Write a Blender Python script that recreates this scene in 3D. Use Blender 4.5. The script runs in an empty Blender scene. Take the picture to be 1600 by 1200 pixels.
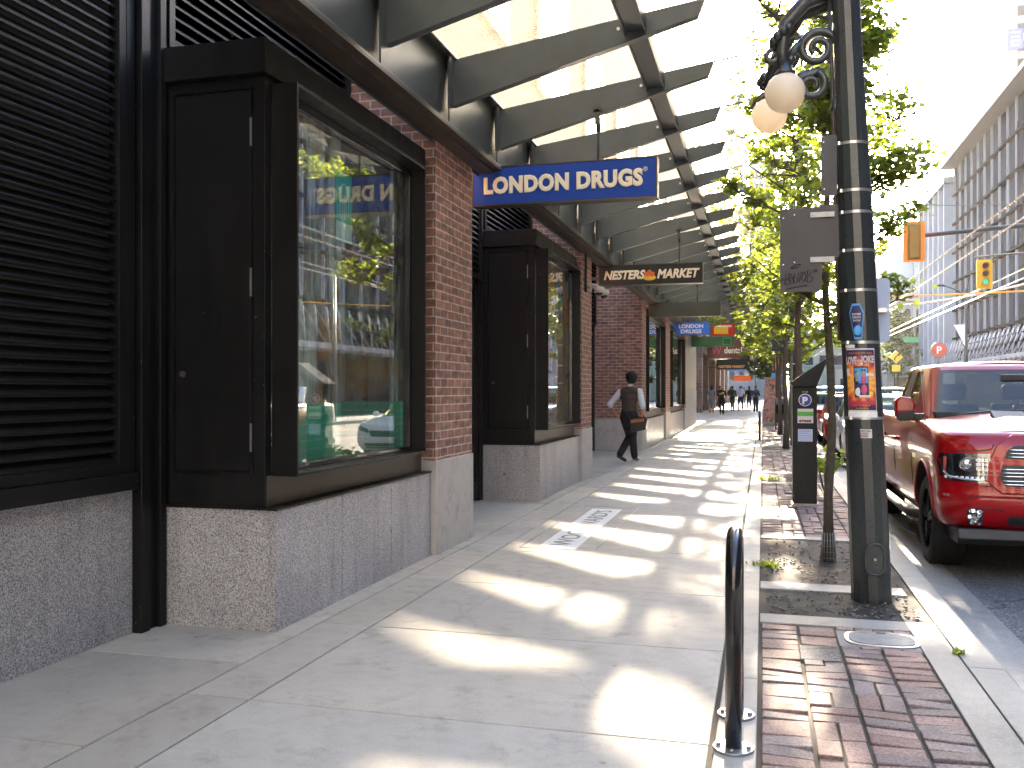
import bpy, bmesh, math, random
import numpy as np
from mathutils import Vector, Matrix, noise
R = math.radians
sc = bpy.context.scene
col = sc.collection
random.seed(7)

# ------------------------------------------------------------------ camera
cam_d = bpy.data.cameras.new('camera')
cam = bpy.data.objects.new('camera', cam_d); col.objects.link(cam)
cam_d.sensor_width = 36.0
cam_d.lens = 1441.0/1600.0*36.0
cam_d.shift_y = 10.0/1600.0
cam_d.clip_start = 0.05; cam_d.clip_end = 3000
cam.location = (0, 0, 1.45)
cam.rotation_euler = (R(90), 0, math.atan(392/1441.0))
sc.camera = cam

# ------------------------------------------------------------------ sky, sun, exposure
SUN_EL = math.atan(1/3.55)
SUN_AZ = math.atan(-0.047/3.55)            # from +Y towards +X
w = bpy.data.worlds.new('World'); sc.world = w; w.use_nodes = True
nt = w.node_tree; nt.nodes.clear()
sky = nt.nodes.new('ShaderNodeTexSky'); sky.sky_type = 'NISHITA'; sky.sun_disc = False
sky.sun_elevation = SUN_EL; sky.sun_rotation = SUN_AZ
sky.air_density = 1.0; sky.dust_density = 2.0; sky.ozone_density = 2.2
bg = nt.nodes.new('ShaderNodeBackground'); bg.inputs[1].default_value = 0.15
ow = nt.nodes.new('ShaderNodeOutputWorld')
nt.links.new(sky.outputs[0], bg.inputs[0]); nt.links.new(bg.outputs[0], ow.inputs[0])
sl = bpy.data.lights.new('sun', 'SUN'); sl.energy = 4.8; sl.angle = R(0.53); sl.color = (1.0, 0.87, 0.68)
so = bpy.data.objects.new('sun', sl); col.objects.link(so)
dv = Vector((math.sin(SUN_AZ)*math.cos(SUN_EL), math.cos(SUN_AZ)*math.cos(SUN_EL), math.sin(SUN_EL)))
so.rotation_euler = dv.to_track_quat('Z', 'Y').to_euler()
sc.view_settings.view_transform = 'Standard'; sc.view_settings.look = 'None'
sc.view_settings.exposure = 3.95; sc.view_settings.gamma = 1.0
sc.view_settings.use_white_balance = True; sc.view_settings.white_balance_temperature = 7000; sc.view_settings.white_balance_tint = 13
sc.cycles.max_bounces = 8; sc.cycles.transparent_max_bounces = 24
sc.cycles.sample_clamp_indirect = 6.0
sc.cycles.use_denoising = True

# ------------------------------------------------------------------ materials
def mat(name):
    m = bpy.data.materials.new(name); m.use_nodes = True
    n = m.node_tree.nodes; n.clear()
    o = n.new('ShaderNodeOutputMaterial'); p = n.new('ShaderNodeBsdfPrincipled')
    m.node_tree.links.new(p.outputs[0], o.inputs[0])
    return m, m.node_tree, p, o
def setp(p, **k):
    nm = dict(color='Base Color', rough='Roughness', metal='Metallic', spec='Specular IOR Level', coat='Coat Weight', coatr='Coat Roughness')
    for a, v in k.items():
        if a == 'color': v = (*v, 1)
        p.inputs[nm[a]].default_value = v
def coords(nt, kind='Object', scale=(1, 1, 1)):
    tc = nt.nodes.new('ShaderNodeTexCoord'); mp = nt.nodes.new('ShaderNodeMapping')
    mp.inputs['Scale'].default_value = scale
    nt.links.new(tc.outputs[kind], mp.inputs[0]); return mp.outputs[0]
def noise_tex(nt, vec, scale, detail=4, rough=0.6):
    n = nt.nodes.new('ShaderNodeTexNoise'); n.inputs['Scale'].default_value = scale
    n.inputs['Detail'].default_value = detail; n.inputs['Roughness'].default_value = rough
    nt.links.new(vec, n.inputs['Vector']); return n.outputs[0]
def ramp(nt, fac, stops, interp='LINEAR'):
    r = nt.nodes.new('ShaderNodeValToRGB'); cr = r.color_ramp; cr.interpolation = interp
    while len(cr.elements) < len(stops): cr.elements.new(0.5)
    for e, (p, c) in zip(cr.elements, stops):
        e.position = p; e.color = (*c, 1) if len(c) == 3 else c
    nt.links.new(fac, r.inputs[0]); return r.outputs[0]
def mix(nt, fac, a, b, typ='MIX'):
    m = nt.nodes.new('ShaderNodeMix'); m.data_type = 'RGBA'; m.blend_type = typ
    def s(i, v):
        if isinstance(v, (int, float)): m.inputs[i].default_value = v
        elif isinstance(v, tuple): m.inputs[i].default_value = (*v, 1)
        else: nt.links.new(v, m.inputs[i])
    s(0, fac); s(6, a); s(7, b); return m.outputs[2]
def bump(nt, p, h, strength=0.3, dist=0.01):
    b = nt.nodes.new('ShaderNodeBump'); b.inputs['Strength'].default_value = strength; b.inputs['Distance'].default_value = dist
    nt.links.new(h, b.inputs['Height']); nt.links.new(b.outputs[0], p.inputs['Normal'])
MATS = {}
def plain(name, color, rough=0.6, metal=0.0, var=0.12, scale=6, coat=0.0, spec=0.5, bmp=0.0, bscale=60):
    if name in MATS: return MATS[name]
    m, nt, p, o = mat(name); setp(p, rough=rough, metal=metal, coat=coat, spec=spec, color=color)
    v = coords(nt); n = noise_tex(nt, v, scale, 5, 0.65)
    lo = tuple(c*(1-var) for c in color); hi = tuple(min(1, c*(1+var)) for c in color)
    nt.links.new(ramp(nt, n, [(0.3, lo), (0.7, hi)]), p.inputs['Base Color'])
    rr = nt.nodes.new('ShaderNodeMapRange'); rr.inputs[3].default_value = max(0, rough-0.08); rr.inputs[4].default_value = min(1, rough+0.1)
    nt.links.new(n, rr.inputs[0]); nt.links.new(rr.outputs[0], p.inputs['Roughness'])
    if bmp: bump(nt, p, noise_tex(nt, v, bscale, 3), bmp, 0.004)
    MATS[name] = m; return m
def concrete(name, base, speck=0.12, stain=0.35, joint_var=True, warm=0.0):
    m, nt, p, o = mat(name); v = coords(nt)
    big = noise_tex(nt, v, 0.9, 6, 0.6); mid = noise_tex(nt, v, 7, 6, 0.7); fine = noise_tex(nt, v, 130, 3, 0.9)
    b = base
    c1 = ramp(nt, big, [(0.3, tuple(x*(1-stain*0.45) for x in b)), (0.62, b)])
    c2 = ramp(nt, mid, [(0.25, (0.72, 0.70, 0.69)), (0.55, (1, 1, 1)), (0.8, (1.0, 0.98, 0.95))])
    c3 = ramp(nt, fine, [(0.3, (1-speck*2.2,)*3), (0.7, (1+speck*0.3,)*3)])
    c = mix(nt, 0.6, c1, c2, 'MULTIPLY'); c = mix(nt, 1.0, c, c3, 'MULTIPLY')
    # hairline cracks and a few broad water stains
    ck = nt.nodes.new('ShaderNodeTexVoronoi'); ck.feature = 'DISTANCE_TO_EDGE'; ck.inputs['Scale'].default_value = 0.2
    cn = nt.nodes.new('ShaderNodeTexNoise'); cn.inputs['Scale'].default_value = 1.6; cn.inputs['Detail'].default_value = 7; nt.links.new(v, cn.inputs['Vector'])
    cm = nt.nodes.new('ShaderNodeVectorMath'); cm.operation = 'MULTIPLY_ADD'; cm.inputs[1].default_value = (1.1, 1.1, 1.1); nt.links.new(cn.outputs['Color'], cm.inputs[0]); nt.links.new(v, cm.inputs[2]); nt.links.new(cm.outputs[0], ck.inputs['Vector'])
    c = mix(nt, 0.22, c, ramp(nt, ck.outputs['Distance'], [(0.0008, (0.4, 0.38, 0.35)), (0.0025, (1, 1, 1))]), 'MULTIPLY')
    c = mix(nt, 0.55, c, ramp(nt, noise_tex(nt, v, 3.4, 7, 0.72), [(0.34, (0.62, 0.60, 0.58)), (0.46, (1, 1, 1))]), 'MULTIPLY')
    # gum spots
    vo = nt.nodes.new('ShaderNodeTexVoronoi'); vo.inputs['Scale'].default_value = 2.6; vo.inputs['Randomness'].default_value = 1
    nt.links.new(v, vo.inputs['Vector'])
    sp = ramp(nt, vo.outputs['Distance'], [(0.030, (0.55, 0.53, 0.52)), (0.05, (1, 1, 1))])
    c = mix(nt, 0.7, c, sp, 'MULTIPLY')
    if joint_var:
        at = nt.nodes.new('ShaderNodeAttribute'); at.attribute_name = 'shade'; at.attribute_type = 'GEOMETRY'
        c = mix(nt, 1.0, c, at.outputs['Color'], 'MULTIPLY')
    nt.links.new(c, p.inputs['Base Color']); setp(p, rough=0.75, spec=0.35)
    bump(nt, p, mix(nt, 0.5, mid, fine), 0.25, 0.004)
    MATS[name] = m; return m
def brick(name, c1, c2, mortar, bw=0.2, rh=0.078, ms=0.012):
    m, nt, p, o = mat(name); v = coords(nt, 'UV')
    br = nt.nodes.new('ShaderNodeTexBrick')
    br.inputs['Scale'].default_value = 1; br.inputs['Brick Width'].default_value = bw; br.inputs['Row Height'].default_value = rh
    br.inputs['Mortar Size'].default_value = ms*0.5; br.inputs['Mortar Smooth'].default_value = 0.15; br.inputs['Bias'].default_value = 0.0
    br.inputs['Color1'].default_value = (*c1, 1); br.inputs['Color2'].default_value = (*c2, 1); br.inputs['Mortar'].default_value = (*mortar, 1)
    # slight wobble so that the joints are not ruler straight
    wob = noise_tex(nt, v, 5, 2)
    va = nt.nodes.new('ShaderNodeVectorMath'); va.operation = 'SCALE'; va.inputs['Scale'].default_value = 0.006
    wc = nt.nodes.new('ShaderNodeTexNoise'); wc.inputs['Scale'].default_value = 9; nt.links.new(v, wc.inputs['Vector'])
    nt.links.new(wc.outputs['Color'], va.inputs[0])
    ad = nt.nodes.new('ShaderNodeVectorMath'); ad.operation = 'ADD'; nt.links.new(v, ad.inputs[0]); nt.links.new(va.outputs[0], ad.inputs[1])
    nt.links.new(ad.outputs[0], br.inputs['Vector'])
    g = noise_tex(nt, v, 14, 6, 0.75)
    c = mix(nt, 0.75, br.outputs['Color'], ramp(nt, g, [(0.25, (0.5, 0.48, 0.5)), (0.5, (1, 1, 1)), (0.8, (1.2, 1.0, 0.88))]), 'MULTIPLY')
    g4 = noise_tex(nt, coords(nt, 'UV', (5.0, 12.8, 1)), 1.0, 1); c = mix(nt, 0.8, c, ramp(nt, g4, [(0.35, (0.62, 0.58, 0.60)), (0.5, (1, 1, 1)), (0.68, (1.3, 1.15, 1.05))]), 'MULTIPLY')
    g2 = noise_tex(nt, v, 1.1, 4)
    c = mix(nt, 0.5, c, ramp(nt, g2, [(0.3, (0.72, 0.7, 0.72)), (0.65, (1, 1, 1))]), 'MULTIPLY')
    nt.links.new(c, p.inputs['Base Color']); setp(p, rough=0.72, spec=0.4)
    inv = nt.nodes.new('ShaderNodeMath'); inv.operation = 'SUBTRACT'; inv.inputs[0].default_value = 1; nt.links.new(br.outputs['Fac'], inv.inputs[1])
    hm = nt.nodes.new('ShaderNodeMath'); hm.operation = 'ADD'; nt.links.new(inv.outputs[0], hm.inputs[0])
    g3 = nt.nodes.new('ShaderNodeMath'); g3.operation = 'MULTIPLY'; g3.inputs[1].default_value = 0.4; nt.links.new(noise_tex(nt, v, 90, 3), g3.inputs[0]); nt.links.new(g3.outputs[0], hm.inputs[1])
    bump(nt, p, hm.outputs[0], 0.7, 0.006)
    MATS[name] = m; return m
def granite():
    m, nt, p, o = mat('granite'); v = coords(nt)
    a = noise_tex(nt, v, 120, 3, 0.9)
    vo = nt.nodes.new('ShaderNodeTexVoronoi'); vo.inputs['Scale'].default_value = 150; nt.links.new(v, vo.inputs['Vector'])
    c = ramp(nt, a, [(0.38, (0.11, 0.108, 0.115)), (0.47, (0.33, 0.325, 0.335)), (0.56, (0.62, 0.60, 0.60))])
    sepc = nt.nodes.new('ShaderNodeSeparateColor'); nt.links.new(vo.outputs['Color'], sepc.inputs[0])
    c = mix(nt, 0.55, c, ramp(nt, sepc.outputs[0], [(0.12, (0.25, 0.25, 0.27)), (0.35, (1, 1, 1)), (0.85, (1.25, 1.22, 1.2))]), 'MULTIPLY')
    st = noise_tex(nt, v, 1.6, 5); c = mix(nt, 0.7, c, ramp(nt, st, [(0.3, (0.7, 0.7, 0.74)), (0.6, (1, 1, 1))]), 'MULTIPLY')
    v2 = nt.nodes.new('ShaderNodeTexVoronoi'); v2.inputs['Scale'].default_value = 3.1; nt.links.new(v, v2.inputs['Vector'])
    c = mix(nt, 0.8, c, ramp(nt, v2.outputs['Distance'], [(0.045, (0.35, 0.33, 0.33)), (0.075, (1, 1, 1))]), 'MULTIPLY')
    dr = coords(nt, 'Object', (5, 5, 0.35)); c = mix(nt, 0.6, c, ramp(nt, noise_tex(nt, dr, 1.6, 6, 0.7), [(0.32, (0.55, 0.53, 0.50)), (0.5, (1, 1, 1))]), 'MULTIPLY')
    nt.links.new(c, p.inputs['Base Color']); setp(p, rough=0.38, spec=0.5); bump(nt, p, a, 0.08, 0.002)
    MATS['granite'] = m; return m
def asphalt():
    m, nt, p, o = mat('asphalt'); v = coords(nt)
    f = noise_tex(nt, v, 62, 4, 0.95); b = noise_tex(nt, v, 0.8, 6, 0.6)
    c = ramp(nt, f, [(0.36, (0.02, 0.022, 0.026)), (0.47, (0.065, 0.068, 0.076)), (0.54, (0.12, 0.12, 0.125)), (0.60, (0.30, 0.30, 0.30))])
    c = mix(nt, 0.7, c, ramp(nt, b, [(0.3, (0.65, 0.65, 0.66)), (0.62, (1.1, 1.1, 1.1))]), 'MULTIPLY')
    # cracks
    vo = nt.nodes.new('ShaderNodeTexVoronoi'); vo.feature = 'DISTANCE_TO_EDGE'; vo.inputs['Scale'].default_value = 0.55
    wn = nt.nodes.new('ShaderNodeTexNoise'); wn.inputs['Scale'].default_value = 2.0; wn.inputs['Detail'].default_value = 6; nt.links.new(v, wn.inputs['Vector'])
    vm = nt.nodes.new('ShaderNodeVectorMath'); vm.operation = 'MULTIPLY_ADD'; vm.inputs[1].default_value = (0.8, 0.8, 0.8); nt.links.new(wn.outputs['Color'], vm.inputs[0]); nt.links.new(v, vm.inputs[2])
    nt.links.new(vm.outputs[0], vo.inputs['Vector'])
    c = mix(nt, 0.8, c, ramp(nt, vo.outputs['Distance'], [(0.004, (0.25, 0.25, 0.25)), (0.012, (1, 1, 1))]), 'MULTIPLY')
    nt.links.new(c, p.inputs['Base Color']); setp(p, rough=0.8, spec=0.4); bump(nt, p, f, 0.6, 0.006)
    MATS['asphalt'] = m; return m
def soil(name, dark, light):
    m, nt, p, o = mat(name); v = coords(nt)
    a = noise_tex(nt, v, 9, 8, 0.75); f = noise_tex(nt, v, 90, 4, 0.8)
    c = ramp(nt, a, [(0.3, dark), (0.6, light)]); c = mix(nt, 0.7, c, ramp(nt, f, [(0.3, (0.45, 0.45, 0.45)), (0.6, (1.1, 1.1, 1.1))]), 'MULTIPLY')
    nt.links.new(c, p.inputs['Base Color']); setp(p, rough=0.95, spec=0.2); bump(nt, p, mix(nt, 0.4, a, f), 0.9, 0.02)
    MATS[name] = m; return m
def worn_black():
    m, nt, p, o = mat('black_metal'); v = coords(nt); setp(p, spec=0.25)
    st = coords(nt, 'Object', (3, 3, 0.5)); a = noise_tex(nt, st, 2.2, 7, 0.72); f = noise_tex(nt, v, 26, 6, 0.8); b = noise_tex(nt, v, 1.3, 5, 0.6)
    c = ramp(nt, b, [(0.3, (0.006, 0.006, 0.0065)), (0.7, (0.011, 0.011, 0.0115))])
    dust = nt.nodes.new('ShaderNodeMath'); dust.operation = 'MULTIPLY'; nt.links.new(ramp(nt, a, [(0.5, (0, 0, 0)), (0.72, (1, 1, 1))]), dust.inputs[0]); nt.links.new(ramp(nt, f, [(0.4, (0, 0, 0)), (0.7, (0.5,)*3)]), dust.inputs[1])
    c = mix(nt, dust.outputs[0], c, (0.030, 0.028, 0.026))
    sp = ramp(nt, noise_tex(nt, v, 34, 2, 0.5), [(0.755, (0, 0, 0)), (0.77, (1, 1, 1))]); c = mix(nt, sp, c, (0.16, 0.15, 0.14))
    nt.links.new(c, p.inputs['Base Color']); nt.links.new(ramp(nt, a, [(0.3, (0.34,)*3), (0.7, (0.6,)*3)]), p.inputs['Roughness']); bump(nt, p, f, 0.05, 0.004); MATS['black_metal'] = m
def glass(name, tint=(1, 1, 1), refl=0.12, mult=1.6, rough=0.0, dirt=0.0, dirtcol=(0.5, 0.5, 0.45)):
    m = bpy.data.materials.new(name); m.use_nodes = True; nt = m.node_tree; nt.nodes.clear()
    o = nt.nodes.new('ShaderNodeOutputMaterial'); t = nt.nodes.new('ShaderNodeBsdfTransparent'); t.inputs[0].default_value = (*tint, 1)
    g = nt.nodes.new('ShaderNodeBsdfGlossy'); g.inputs['Roughness'].default_value = rough
    f = nt.nodes.new('ShaderNodeFresnel'); ge = nt.nodes.new('ShaderNodeNewGeometry'); mr = nt.nodes.new('ShaderNodeMapRange')
    mr.inputs[3].default_value = 1.5; mr.inputs[4].default_value = 1/1.5; nt.links.new(ge.outputs['Backfacing'], mr.inputs[0]); nt.links.new(mr.outputs[0], f.inputs[0])
    ma = nt.nodes.new('ShaderNodeMath'); ma.operation = 'MULTIPLY_ADD'; ma.inputs[1].default_value = mult; ma.inputs[2].default_value = refl; ma.use_clamp = True
    nt.links.new(f.outputs[0], ma.inputs[0])
    mx = nt.nodes.new('ShaderNodeMixShader'); nt.links.new(ma.outputs[0], mx.inputs[0]); nt.links.new(t.outputs[0], mx.inputs[1]); nt.links.new(g.outputs[0], mx.inputs[2])
    out = mx.outputs[0]
    if dirt:
        d = nt.nodes.new('ShaderNodeBsdfDiffuse'); d.inputs[0].default_value = (*dirtcol, 1)
        v = coords(nt, 'Object', (1, 1, 0.6)); n = noise_tex(nt, v, 5, 8, 0.8)
        rp = ramp(nt, n, [(0.45, (0, 0, 0)), (0.75, (dirt,)*3)])
        m2 = nt.nodes.new('ShaderNodeMixShader'); nt.links.new(rp, m2.inputs[0]); nt.links.new(out, m2.inputs[1]); nt.links.new(d.outputs[0], m2.inputs[2]); out = m2.outputs[0]
    nt.links.new(out, o.inputs[0]); MATS[name] = m; return m
def canopy_glass():
    m = bpy.data.materials.new('canopy_glass'); m.use_nodes = True; nt = m.node_tree; nt.nodes.clear()
    o = nt.nodes.new('ShaderNodeOutputMaterial'); t = nt.nodes.new('ShaderNodeBsdfTransparent'); t.inputs[0].default_value = (0.98, 0.97, 0.93, 1)
    tr = nt.nodes.new('ShaderNodeBsdfTranslucent'); tr.inputs[0].default_value = (0.33, 0.30, 0.22, 1)
    df = nt.nodes.new('ShaderNodeBsdfDiffuse'); df.inputs[0].default_value = (0.35, 0.33, 0.25, 1)
    a = nt.nodes.new('ShaderNodeMixShader'); a.inputs[0].default_value = 0.3; nt.links.new(tr.outputs[0], a.inputs[1]); nt.links.new(df.outputs[0], a.inputs[2])
    v = coords(nt); n = noise_tex(nt, v, 60, 4, 0.9); n2 = noise_tex(nt, v, 2.2, 6, 0.7)
    f = nt.nodes.new('ShaderNodeMath'); f.operation = 'MULTIPLY'; nt.links.new(ramp(nt, n, [(0.40, (0.46,)*3), (0.60, (0.92,)*3)]), f.inputs[0]); nt.links.new(ramp(nt, n2, [(0.3, (0.55,)*3), (0.7, (1.0,)*3)]), f.inputs[1])
    mx = nt.nodes.new('ShaderNodeMixShader'); nt.links.new(f.outputs[0], mx.inputs[0]); nt.links.new(t.outputs[0], mx.inputs[1]); nt.links.new(a.outputs[0], mx.inputs[2])
    nt.links.new(mx.outputs[0], o.inputs[0]); MATS['canopy_glass'] = m; return m
def leaf_mat(name, c, tr, mixf=0.5):
    m = bpy.data.materials.new(name); m.use_nodes = True; nt = m.node_tree; nt.nodes.clear()
    o = nt.nodes.new('ShaderNodeOutputMaterial'); p = nt.nodes.new('ShaderNodeBsdfPrincipled'); t = nt.nodes.new('ShaderNodeBsdfTranslucent')
    v = coords(nt); n = noise_tex(nt, v, 3.0, 4)
    geo = nt.nodes.new('ShaderNodeNewGeometry')
    c1 = ramp(nt, n, [(0.3, tuple(x*0.6 for x in c)), (0.7, tuple(x*1.35 for x in c))])
    rnd = ramp(nt, geo.outputs['Random Per Island'], [(0.0, (0.65, 0.7, 0.6)), (0.6, (1.1, 1.1, 1.0)), (1.0, (1.5, 1.25, 0.9))])
    nt.links.new(mix(nt, 0.9, c1, rnd, 'MULTIPLY'), p.inputs['Base Color'])
    nt.links.new(mix(nt, 0.9, tr, rnd, 'MULTIPLY'), t.inputs[0])
    p.inputs['Roughness'].default_value = 0.45
    mx = nt.nodes.new('ShaderNodeMixShader'); mx.inputs[0].default_value = mixf
    nt.links.new(p.outputs[0], mx.inputs[1]); nt.links.new(t.outputs[0], mx.inputs[2]); nt.links.new(mx.outputs[0], o.inputs[0]); MATS[name] = m; return m
def emit(name, c, s):
    m = bpy.data.materials.new(name); m.use_nodes = True; nt = m.node_tree; nt.nodes.clear()
    o = nt.nodes.new('ShaderNodeOutputMaterial'); e = nt.nodes.new('ShaderNodeEmission'); e.inputs[0].default_value = (*c, 1); e.inputs[1].default_value = s
    nt.links.new(e.outputs[0], o.inputs[0]); MATS[name] = m; return m

concrete('concrete', (0.49, 0.455, 0.405)); concrete('kerb_concrete', (0.40, 0.385, 0.35), 0.2, 0.6, False); concrete('gutter_concrete', (0.30, 0.30, 0.30), 0.25, 0.7, False)
concrete('base_concrete', (0.52, 0.49, 0.46), 0.05, 0.15, False)
brick('brick', (0.37, 0.185, 0.135), (0.25, 0.125, 0.095), (0.56, 0.50, 0.45))
brick('old_brick', (0.16, 0.10, 0.085), (0.24, 0.16, 0.13), (0.25, 0.22, 0.20), 0.23, 0.085, 0.018)
granite(); asphalt(); soil('soil', (0.07, 0.05, 0.035), (0.20, 0.155, 0.11)); soil('dark_soil', (0.03, 0.028, 0.027), (0.10, 0.09, 0.08))
worn_black()
plain('black_gloss', (0.010, 0.010, 0.012), 0.16, 0.0, 0.3, 8, coat=0.5)
plain('brown_panel', (0.05, 0.038, 0.026), 0.38, 0.2, 0.4, 5)
plain('canopy_steel', (0.062, 0.074, 0.080), 0.4, 0.3, 0.18, 3, bmp=0.04)
plain('rust_steel', (0.055, 0.042, 0.032), 0.5, 0.3, 0.5, 6)
plain('steel', (0.45, 0.45, 0.46), 0.3, 0.9, 0.1)
plain('galvanised', (0.30, 0.30, 0.31), 0.45, 0.7, 0.15, 20)
plain('dark_grey', (0.05, 0.05, 0.052), 0.5)
plain('rubber', (0.012, 0.012, 0.013), 0.8, 0, 0.25, 30, bmp=0.2)
plain('white_paint', (0.75, 0.74, 0.72), 0.5, 0, 0.06)
plain('cream_light', (0.88, 0.78, 0.58), 0.4, 0, 0.04)
canopy_glass()
glass('shop_glass', (0.96, 0.98, 0.97), 0.05, 1.25, 0.0, 0.12)
glass('car_glass', (0.40, 0.45, 0.36), 0.0, 0.6)
glass('clear_lens', (0.9, 0.92, 0.95), 0.08, 1.6)
leaf_mat('leaf', (0.04, 0.075, 0.018), (0.28, 0.36, 0.045), 0.55)
leaf_mat('dark_leaf', (0.03, 0.06, 0.015), (0.12, 0.17, 0.03), 0.4)
leaf_mat('grass', (0.08, 0.14, 0.02), (0.35, 0.45, 0.06), 0.5)
plain('bark', (0.075, 0.06, 0.045), 0.9, 0, 0.4, 25, bmp=0.8, bscale=45)

# ------------------------------------------------------------------ mesh builder
def tag(o, label=None, cat=None, group=None, kind=None):
    if label: o['label'] = label
    if cat: o['category'] = cat
    if group: o['group'] = group
    if kind: o['kind'] = kind
    return o
def thing(name, loc, label, cat, group=None):
    o = bpy.data.objects.new(name, None); col.objects.link(o); o.location = loc; o.empty_display_size = 0.1
    return tag(o, label, cat, group)
def origin(o):
    while o.parent: o = o.parent
    return Vector(o.location)
class MB:
    def __init__(s): s.v = []; s.f = []; s.uv = []; s.mi = []; s.sm = []
    def face(s, idx, uvs=None, mi=0, sm=False):
        s.f.append(tuple(idx)); s.uv.append(uvs); s.mi.append(mi); s.sm.append(sm)
    def quad(s, a, b, c, d, mi=0):
        n = len(s.v); s.v += [a, b, c, d]; s.face((n, n+1, n+2, n+3), None, mi); return s
    def box(s, x0, x1, y0, y1, z0, z1, mi=0, rot=None, about=None):
        n = len(s.v)
        P = [(x0,y0,z0),(x1,y0,z0),(x1,y1,z0),(x0,y1,z0),(x0,y0,z1),(x1,y0,z1),(x1,y1,z1),(x0,y1,z1)]
        if rot is not None:
            c = Vector(about) if about else Vector(((x0+x1)/2,(y0+y1)/2,(z0+z1)/2))
            P = [tuple(rot @ (Vector(p)-c) + c) for p in P]
        s.v += P
        for f, ax in (((0,3,2,1),'z'),((4,5,6,7),'z'),((0,1,5,4),'y'),((1,2,6,5),'x'),((2,3,7,6),'y'),((3,0,4,7),'x')):
            s.face([n+i for i in f], None, mi)
        return s
    def prism(s, poly, axis, a0, a1, mi=0):
        """poly of 2-D points; axis 'x': poly=(y,z); 'y': poly=(x,z); 'z': poly=(x,y)"""
        def P(u, v, t): return {'x': (t, u, v), 'y': (u, t, v), 'z': (u, v, t)}[axis]
        n = len(s.v); k = len(poly)
        s.v += [P(u, v, a0) for u, v in poly] + [P(u, v, a1) for u, v in poly]
        s.face([n+i for i in range(k)][::-1], None, mi); s.face([n+k+i for i in range(k)], None, mi)
        for i in range(k): s.face((n+i, n+(i+1) % k, n+k+(i+1) % k, n+k+i), None, mi)
        return s
    def tube(s, pts, rad, seg=8, mi=0, cap=True, sm=True, flat=None):
        pts = [Vector(p) for p in pts]; n0 = len(s.v); m = len(pts)
        if not hasattr(rad, '__len__'): rad = [rad]*m
        prev = None
        for i, p in enumerate(pts):
            t = (pts[min(i+1, m-1)] - pts[max(i-1, 0)])
            t = t.normalized() if t.length > 1e-9 else Vector((0, 0, 1))
            if prev is None:
                u = Vector((1, 0, 0)) if abs(t.x) < 0.9 else Vector((0, 1, 0))
                u = (u - t*u.dot(t)).normalized()
            else: u = (prev - t*prev.dot(t)).normalized()
            prev = u; v = t.cross(u)
            for k in range(seg):
                a = 2*math.pi*k/seg
                s.v.append(tuple(p + (u*math.cos(a) + v*math.sin(a)*(flat or 1))*rad[i]))
        for i in range(m-1):
            for k in range(seg):
                a = n0+i*seg+k; b = n0+i*seg+(k+1) % seg
                s.face((a, b, b+seg, a+seg), None, mi, sm)
        if cap:
            s.face([n0+k for k in range(seg)][::-1], None, mi); s.face([n0+(m-1)*seg+k for k in range(seg)], None, mi)
        return s
    def cyl(s, p0, p1, r, seg=16, mi=0, sm=True): return s.tube([p0, p1], r, seg, mi, True, sm)
    def sphere(s, c, r, nu=16, nv=10, mi=0):
        if not hasattr(r, '__len__'): r = (r, r, r)
        n = len(s.v)
        for j in range(nv+1):
            th = math.pi*j/nv
            for i in range(nu):
                ph = 2*math.pi*i/nu
                s.v.append((c[0]+r[0]*math.sin(th)*math.cos(ph), c[1]+r[1]*math.sin(th)*math.sin(ph), c[2]+r[2]*math.cos(th)))
        for j in range(nv):
            for i in range(nu):
                a = n+j*nu+i; b = n+j*nu+(i+1) % nu
                s.face((a, a+nu, b+nu, b), None, mi, True)
        return s
    def lathe(s, c, prof, seg=20, mi=0, sm=True):
        n = len(s.v)
        for r, z in prof:
            for k in range(seg):
                a = 2*math.pi*k/seg; s.v.append((c[0]+r*math.cos(a), c[1]+r*math.sin(a), c[2]+z))
        for i in range(len(prof)-1):
            for k in range(seg):
                a = n+i*seg+k; b = n+i*seg+(k+1) % seg; s.face((a, b, b+seg, a+seg), None, mi, sm)
        s.face([n+k for k in range(seg)][::-1], None, mi); s.face([n+(len(prof)-1)*seg+k for k in range(seg)], None, mi)
        return s
    def grid(s, rows, mi=0, sm=True, closed=False):
        n = len(s.v); h = len(rows); wd = len(rows[0])
        for r in rows: s.v += [tuple(p) for p in r]
        for i in range(h-1):
            for j in range(wd if closed else wd-1):
                a = n+i*wd+j; b = n+i*wd+(j+1) % wd
                s.face((a, b, b+wd, a+wd), None, mi, sm)
        return s
    def build(s, name, mats, parent=None, bevel=0.0, seg=2, shade=None, off=None):
        me = bpy.data.meshes.new(name)
        o0 = origin(parent) if parent else Vector((0, 0, 0))
        if off is not None: o0 = Vector(off)
        me.from_pydata([tuple(Vector(v)-o0) for v in s.v], [], s.f)
        if not isinstance(mats, (list, tuple)): mats = [mats]
        for m in mats: me.materials.append(MATS[m] if isinstance(m, str) else m)
        me.polygons.foreach_set('material_index', s.mi); me.polygons.foreach_set('use_smooth', s.sm)
        uvl = me.uv_layers.new(name='UVMap'); me.update()
        for p in me.polygons:
            nx, ny, nz = (abs(q) for q in p.normal)
            for li in p.loop_indices:
                x, y, z = s.v[me.loops[li].vertex_index]
                if nz >= nx and nz >= ny: uvl.data[li].uv = (x, y)
                elif nx >= ny: uvl.data[li].uv = (y, z)
                else: uvl.data[li].uv = (x, z)
        if shade is not None:
            at = me.attributes.new('shade', 'FLOAT_COLOR', 'POINT'); 
            at.data.foreach_set('color', [c for v in shade for c in (*v, 1)])
        ob = bpy.data.objects.new(name, me); col.objects.link(ob)
        if off is not None: ob.location = off
        if parent: ob.parent = parent
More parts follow.
